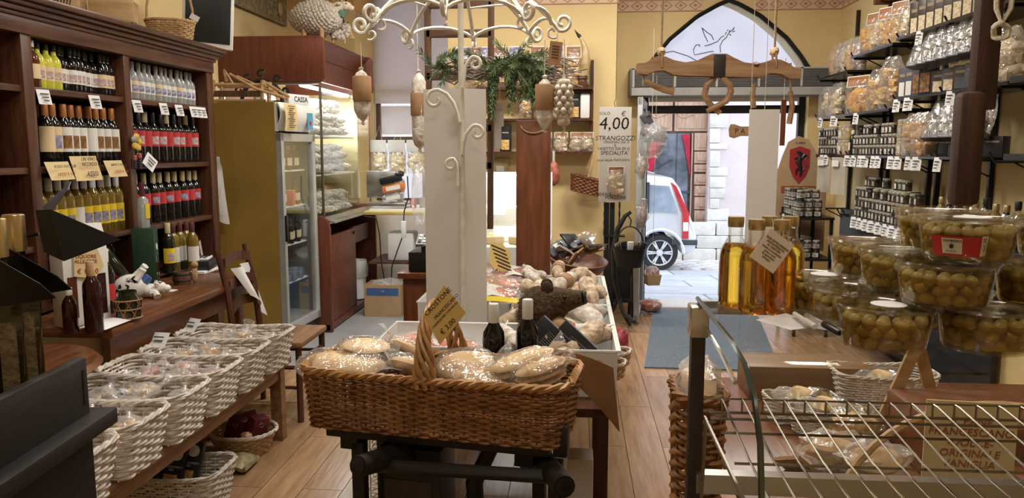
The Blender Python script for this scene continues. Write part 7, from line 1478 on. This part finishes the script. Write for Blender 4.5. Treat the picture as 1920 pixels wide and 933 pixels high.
tg = thing('oil_tag', 'cream paper tag with printed lines hanging on the front oil bottles', 'tag', W(1447, 470, Y=1.385), (-.1, .62, 0)); MB().box((0, 0, 0), (.052, .001, .062)).build('card', mat('cream_tag', (.72, .62, .50), .8, var=.03), tg); text('OLIO EXTRAVERGINE\nAROMATIZZATO\nAL TARTUFO\nottimo su bruschette\npasta e carni\nda agricoltura\nbiologica', .0048, tg, (0, -.0011, 0), (PI / 2, 0, 0), mat('brown_print', (.20, .14, .10), .7), sp=1.15); MB().tube([(-.02, .0, .032), (-.028, .02, .05)], .0006, 4).build('thread', m_rope2, tg)
# olive tubs
TR, TH = .072, .065
tubm = MB().lathe([(0, .001), (TR * .80, 0), (TR * .83, .004), (TR * .93, TH * .78), (TR * .96, TH * .80), (TR * .985, TH - .002)], 30).mesh('tub', m_tub)
lidm = MB().lathe([(TR * .93, TH - .006), (TR * 1.03, TH - .003), (TR * 1.04, TH), (TR * .97, TH + .001), (TR * .94, TH - .003), (0, TH - .0035)], 30).mesh('lid', m_tub)
brm = MB().lathe([(0, .003), (TR * .78, .003), (TR * .88, TH * .68), (0, TH * .68)], 24).mesh('brine', m_brine)
olm = [MB().ell((0, 0, 0), (.0125, .0098, .0098), 10, 7, wob=.06, seed=k).mesh('olive', m_olive) for k in range(3)]
tubs = [(.475, 1.20, 0, 'olive tub with white round sticker, front of the bottom row', 1), (.472, 1.345, 0, 'olive tub in the bottom row, second behind the front one', 0), (.470, 1.49, 0, 'olive tub in the bottom row, farthest beside the oil bottles', 1), (.625, 1.20, 0, 'olive tub at the right of the bottom row', 0), (.63, 1.345, 0, 'olive tub in the bottom row, hidden behind the right one', 0), (.63, 1.49, 0, 'olive tub in the bottom row, farthest right', 0), (.78, 1.22, 0, 'olive tub in the bottom row at the frame edge', 0), (.56, 1.20, 1, 'olive tub in the middle layer at the front', 0), (.555, 1.345, 1, 'olive tub in the middle layer, second from the front', 0), (.552, 1.49, 1, 'olive tub in the middle layer, farthest back', 0), (.71, 1.21, 1, 'olive tub in the middle layer at the right frame edge', 0), (.590, 1.205, 2, 'olive tub with red label and date strip on top of the stack', 2), (.615, 1.35, 2, 'olive tub in the top layer behind the red label tub', 0), (.757, 1.25, 2, 'olive tub in the top layer at the right frame edge', 0)]
q = random.Random(33); n_ol = 0
for (x, y, lv, lb, st_k) in [tubs[k] for k in (11, 0, 7, 3, 8, 12, 1, 9, 2, 13, 10, 6, 4, 5)]:
    z = Z0 + lv * (TH + .0025); t = thing('olive_tub', lb, 'tub', (x, y, z), math.atan2(-y, -x), 'olive tubs on the counter'); obj('tub', tubm, t); obj('lid', lidm, t); obj('brine', brm, t)
    if st_k: MB().lathe([(0, TH - .002), (.026, TH - .002), (.026, TH - .0012), (0, TH - .0012)], 20).build('round_sticker', m_paper, t).location = (-.01, .005, 0)
    hidden = 'hidden' in lb or 'farthest right' in lb; fill = MB()
    for L_ in range(3):
        rad = TR * (.83 + .04 * L_) - .0125; nn = 16
        for i in range(nn):
            a = (i + .5 * (L_ % 2)) * 2 * PI / nn + q.uniform(-.1, .1); p = Vector((rad * math.cos(a) * q.uniform(.95, 1), rad * math.sin(a) * q.uniform(.95, 1), .013 + L_ * .0150 + q.uniform(-.002, .002)))
            ro = (q.uniform(-.6, .6), q.uniform(-.6, .6), a + PI / 2 + q.uniform(-.9, .9))
            if math.cos(a) > .05 and not hidden and n_ol < 299:
                o = obj('olive', olm[i % 3], None, t.matrix_basis @ Matrix.Translation(p) @ Vector((0, 0, 0)), (ro[0], ro[1], ro[2] + t.rotation_euler.z)); n_ol += 1
                tag(o, 'green olive in ' + lb.replace('olive tub', 'tub'), 'olive', 'olives in the ' + lb.replace('olive tub', 'tub'))
            else: fill.ell((0, 0, 0), (.0125, .0098, .0098), 7, 5, M=Matrix.Translation(p) @ Euler(ro).to_matrix().to_4x4())
        for i in range(9):
            a = i * .7; p = (.03 * math.cos(a) * (1 + .4 * (i % 2)), .03 * math.sin(a), .014 + L_ * .0145); fill.ell(p, (.0115, .010, .0098), 7, 5)
    fill.build('olive_filling', m_olive, t, weld=False, kind='stuff')
    if st_k == 2:
        rl = TR * .905 + .0012; a0, a1 = -.10, .62
        MB().lathe([(rl - .006, .010), (rl + .0012, .040)], 10, a0=-.75, a1=.28).build('red_label', m_lred, t); MB().lathe([(rl - .0045, .014), (rl + .0012, .037)], 6, a0=-.50, a1=-.08).build('white_panel', m_lwhite, t); MB().lathe([(rl - .0056, .012), (rl + .0016, .042)], 4, a0=.285, a1=.40).build('date_strip', m_lwhite, t)
        def lt(s_, sz, a, zz_, r2=0.): text(s_, sz, t, ((rl + .001) * math.cos(a), (rl + .001) * math.sin(a), zz_), Euler((PI / 2, r2, PI / 2 + a), 'XYZ'), m_ink, thick=.0002)
        lt('OLIVE', .0052, -.37, .033); lt('VERDI', .0052, -.19, .033); lt('DOLCI', .0045, -.29, .018); lt('31 MAG 2021', .0052, .342, .027, -PI / 2)
        MB().ell((rl * math.cos(-.29), rl * math.sin(-.29), .0255), (.002, .0028, .0036), 8, 6).build('emblem', m_ink, t)
# paper and pens
for i, (px, py, sx, sy, rz, lb) in enumerate(((1478, 606, .07, .085, .5, 'folded white receipt sheet under the pens'), (1545, 612, .08, .06, -.7, 'white paper slip under the black marker'))): p = W(px, py, Z=Z0); o = tag(MB().sheet(lambda u, v: ((u - .5) * sx, (v - .5) * sy, .0006 + .006 * (u * v)), 5, 5).build('paper_slip', m_paper, solid=.0004), lb, 'paper'); o.location = (p.x, p.y, Z0 + .0004 + .001 * i); o.rotation_euler.z = rz
for i, (p0, p1, m, lb) in enumerate((((1490, 588), (1528, 612), m_plast, 'white marker pen with rounded end lying on the papers'), ((1512, 590), (1575, 624), m_black, 'black and clear marker pen lying beside the white one'))):
    a, b_ = W(*p0, Z=Z0 + .012), W(*p1, Z=Z0 + .012); t = thing('marker_pen', lb, 'pen', a); v = b_ - a; MB().tube([(0, 0, 0), v * .55], .0042, 10).build('barrel', m_filmw if i else m_plast, t); MB().tube([v * .55, v * .97, v], [.0055, .0055, .004], 10).build('pen_cap', m, t)
# low table behind the counter with baskets, plough and kraft sign
lt_ = thing('low_table', 'low brown table behind the glass counter', 'table', (1.15, 2.35, 0)); MB().b2((-.72, -.55, .64), (.9, .62, .67)).build('top', m_counter, lt_, bevel=.005)
for x in (-.65, .82):
    for y in (-.48, .55): MB().b2((x - .03, y - .03, 0), (x + .03, y + .03, .64)).build('leg', m_bench, lt_)
tag(MB().box((0, 0, .06), (.42, .20, .12)).build('brown_carton', wood('tan_panel', (.17, .095, .045), (.27, .16, .08), 'x'), bevel=.005), 'flat brown carton seen through the top of the glass counter', 'box').location = (.83, 2.80, .671)
for i, (px, py, s_, rz, lb) in enumerate(((1500, 770, .42, .1, 'small pale wicker basket behind the counter, left'), (1545, 790, .40, -.2, 'small pale wicker basket with glossy packs behind the counter'), (1650, 740, .62, 0, 'larger pale wicker basket behind the counter, middle'))):
    p = W(px, py, Z=.70); dup(bt0, (p.x, p.y, .671), rz, lb, s_, 'pale baskets behind the counter')
    for k in range(3): o = tag(MB().ell((0, 0, 0), (.045, .035, .025), 10, 7, wob=.4, seed=k).build('wrapped_snack', (m_filmw, m_bread, m_steel)[k], None), '%s in the %s' % (('clear wrapped snack', 'bread roll', 'silver wrapped snack')[k], lb.replace('small ', '').replace('larger ', 'large ')), 'snack'); o.location = (p.x - .05 + .05 * k, p.y, .74 + .04 * s_)
for i, (px, py, rz, ry) in enumerate(((1690, 720, 0, .35), (1740, 712, 0, -.30))): p = W(px, py, Z=.85); t = tag(MB().box((0, 0, 0), (.035, .012, .42)).build('pale_slat', m_palew), ('left', 'right')[i] + ' leaning pale slat of the frame behind the counter', 'slat'); t.location = (p.x, p.y + .02 * i, .87); t.rotation_euler = (0, ry, 0)
bw2 = thing('barrow', 'dark red-brown wooden barrow with curved pale rim behind the counter', 'barrow', (1.06, 2.12, .671)); MB().b2((-.12, -.12, 0), (.40, .22, .17)).build('box_body', m_redw, bw2, bevel=.02); MB().tube(bez((-.35, -.15, .03), (-.25, -.12, .2), (-.05, -.1, .24), (.1, -.1, .22), 10), .010, 6).build('curved_rim', m_palew, bw2); MB().b2((.02, -.28, .0), (.42, -.13, .09)).build('front_box', m_hood, bw2, bevel=.015)
kp = W(1865, 855, Y=1.72); ks2 = thing('kraft_sign', 'yellowish card sign with red handwriting behind the wire rack', 'sign', (kp.x, 1.83, .672), -.1); MB().box((0, 0, .14), (.20, .004, .30)).build('card', m_noted, ks2); text('IL PANE\nFRANCESCANO\n-DOLCE-\nORIGINALE\nVANIGLIA', .026, ks2, (0, -.0035, .19), (PI / 2, .0, 0), m_inkr, shear=.15)
for i, (px, py, m, lb) in enumerate(((1600, 800, m_film, 'clear bag of yellowish crisps behind the wire rack'), (1560, 850, m_filmw, 'crumpled clear bag low behind the wire rack'), (1640, 870, m_filmw, 'shiny clear bag at the right behind the wire rack'))): p = W(px, py, Z=.72); t = thing('crisp_bag', lb, 'bag', (p.x, p.y, .70)); MB().ell((0, 0, .03), (.07, .05, .035), 12, 8, wob=.4, seed=i).build('crisps', m_pasta if i == 0 else m_biscuit, t); MB().ell((0, 0, .035), (.09, .065, .05), 14, 9, wob=.5, seed=i + 4, fr=5).build('film', m, t)
for i, (px, py) in enumerate(((1530, 755), (1552, 748), (1575, 760), (1548, 872), (1600, 884), (1500, 842))):
    p = W(px, py, Z=.74); t = thing('dark_sachet', ('black sachet standing at the left in the small baskets', 'black sachet in the middle of the small baskets', 'black sachet with blue print beside the small baskets', 'black sachet lying low behind the wire rack', 'brown sachet lying low behind the wire rack, right', 'brown sachet lying behind the wire rack, far left')[i], 'sachet', (p.x, p.y, .70 if i < 3 else .68), (.5, .3 - .2 * i, .7 * i)); MB().sheet(lambda u, v: ((u - .5) * .11, (v - .5) * .08, .012 * math.sin(u * PI) * math.sin(v * PI)), 5, 4).build('pouch', m_blkbox if i < 4 else m_kraft, t, solid=.01); MB().box((0, 0, .02), (.05, .03, .002)).build('label', m_lpicb if i % 2 else m_lwhite, t)
ast = thing('aisle_stool', 'plain dark stool under the wicker basket beside the glass counter', 'stool', (.30, 1.86, 0)); MB().b2((-.12, -.14, .46), (.12, .14, .49)).build('seat', m_dark, ast)
for x in (-.1, .1):
    for y in (-.12, .12): MB().b2((x - .015, y - .015, 0), (x + .015, y + .015, .46)).build('leg', m_darkz, ast)
wkb = thing('aisle_basket', 'tall brown wicker basket with wrapped breads standing beside the glass counter', 'basket', (.315, 1.92, .491)); wicker(wkb, .045, .09, .46, .015, m_wick, rows=30, spacing=.035, r=.006, corner=.04, rimr=.010); MB().ell((0, 0, .46), (.045, .09, .05), 12, 9, wob=.4).build('wrapped_bread', m_bread, wkb); MB().ell((0, 0, .47), (.055, .10, .07), 14, 9, wob=.5, fr=4).build('film', m_filmw, wkb)
# ------------------------------------------------------------------ each repeat in a row says its place
def pxof(o):
    v = o.matrix_basis.translation - CAM; cp, sp, cy, sy = math.cos(PIT), math.sin(PIT), math.cos(PSI), math.sin(PSI)
    return (v.x * cy + v.y * sy) / max(.05, -v.x * sy * cp + v.y * cy * cp - v.z * sp)
ORD = 'first second third fourth fifth sixth seventh eighth ninth tenth eleventh twelfth thirteenth fourteenth fifteenth sixteenth'.split()
sets = {}
for o in C.objects:
    if not o.parent and 'label' in o.keys() and 'group' in o.keys(): sets.setdefault((o['label'], o['group']), []).append(o)
for (lb, g), os_ in sets.items():
    if not 2 <= len(os_) <= 16 or 'olives in' in g or 'ceiling' in g: continue
    for i, o in enumerate(sorted(os_, key=pxof)):
        new = lb + ', ' + ('leftmost' if i == 0 else 'rightmost' if i == len(os_) - 1 else ORD[i] + ' from left')
        if len(new.split()) <= 16: o['label'] = new
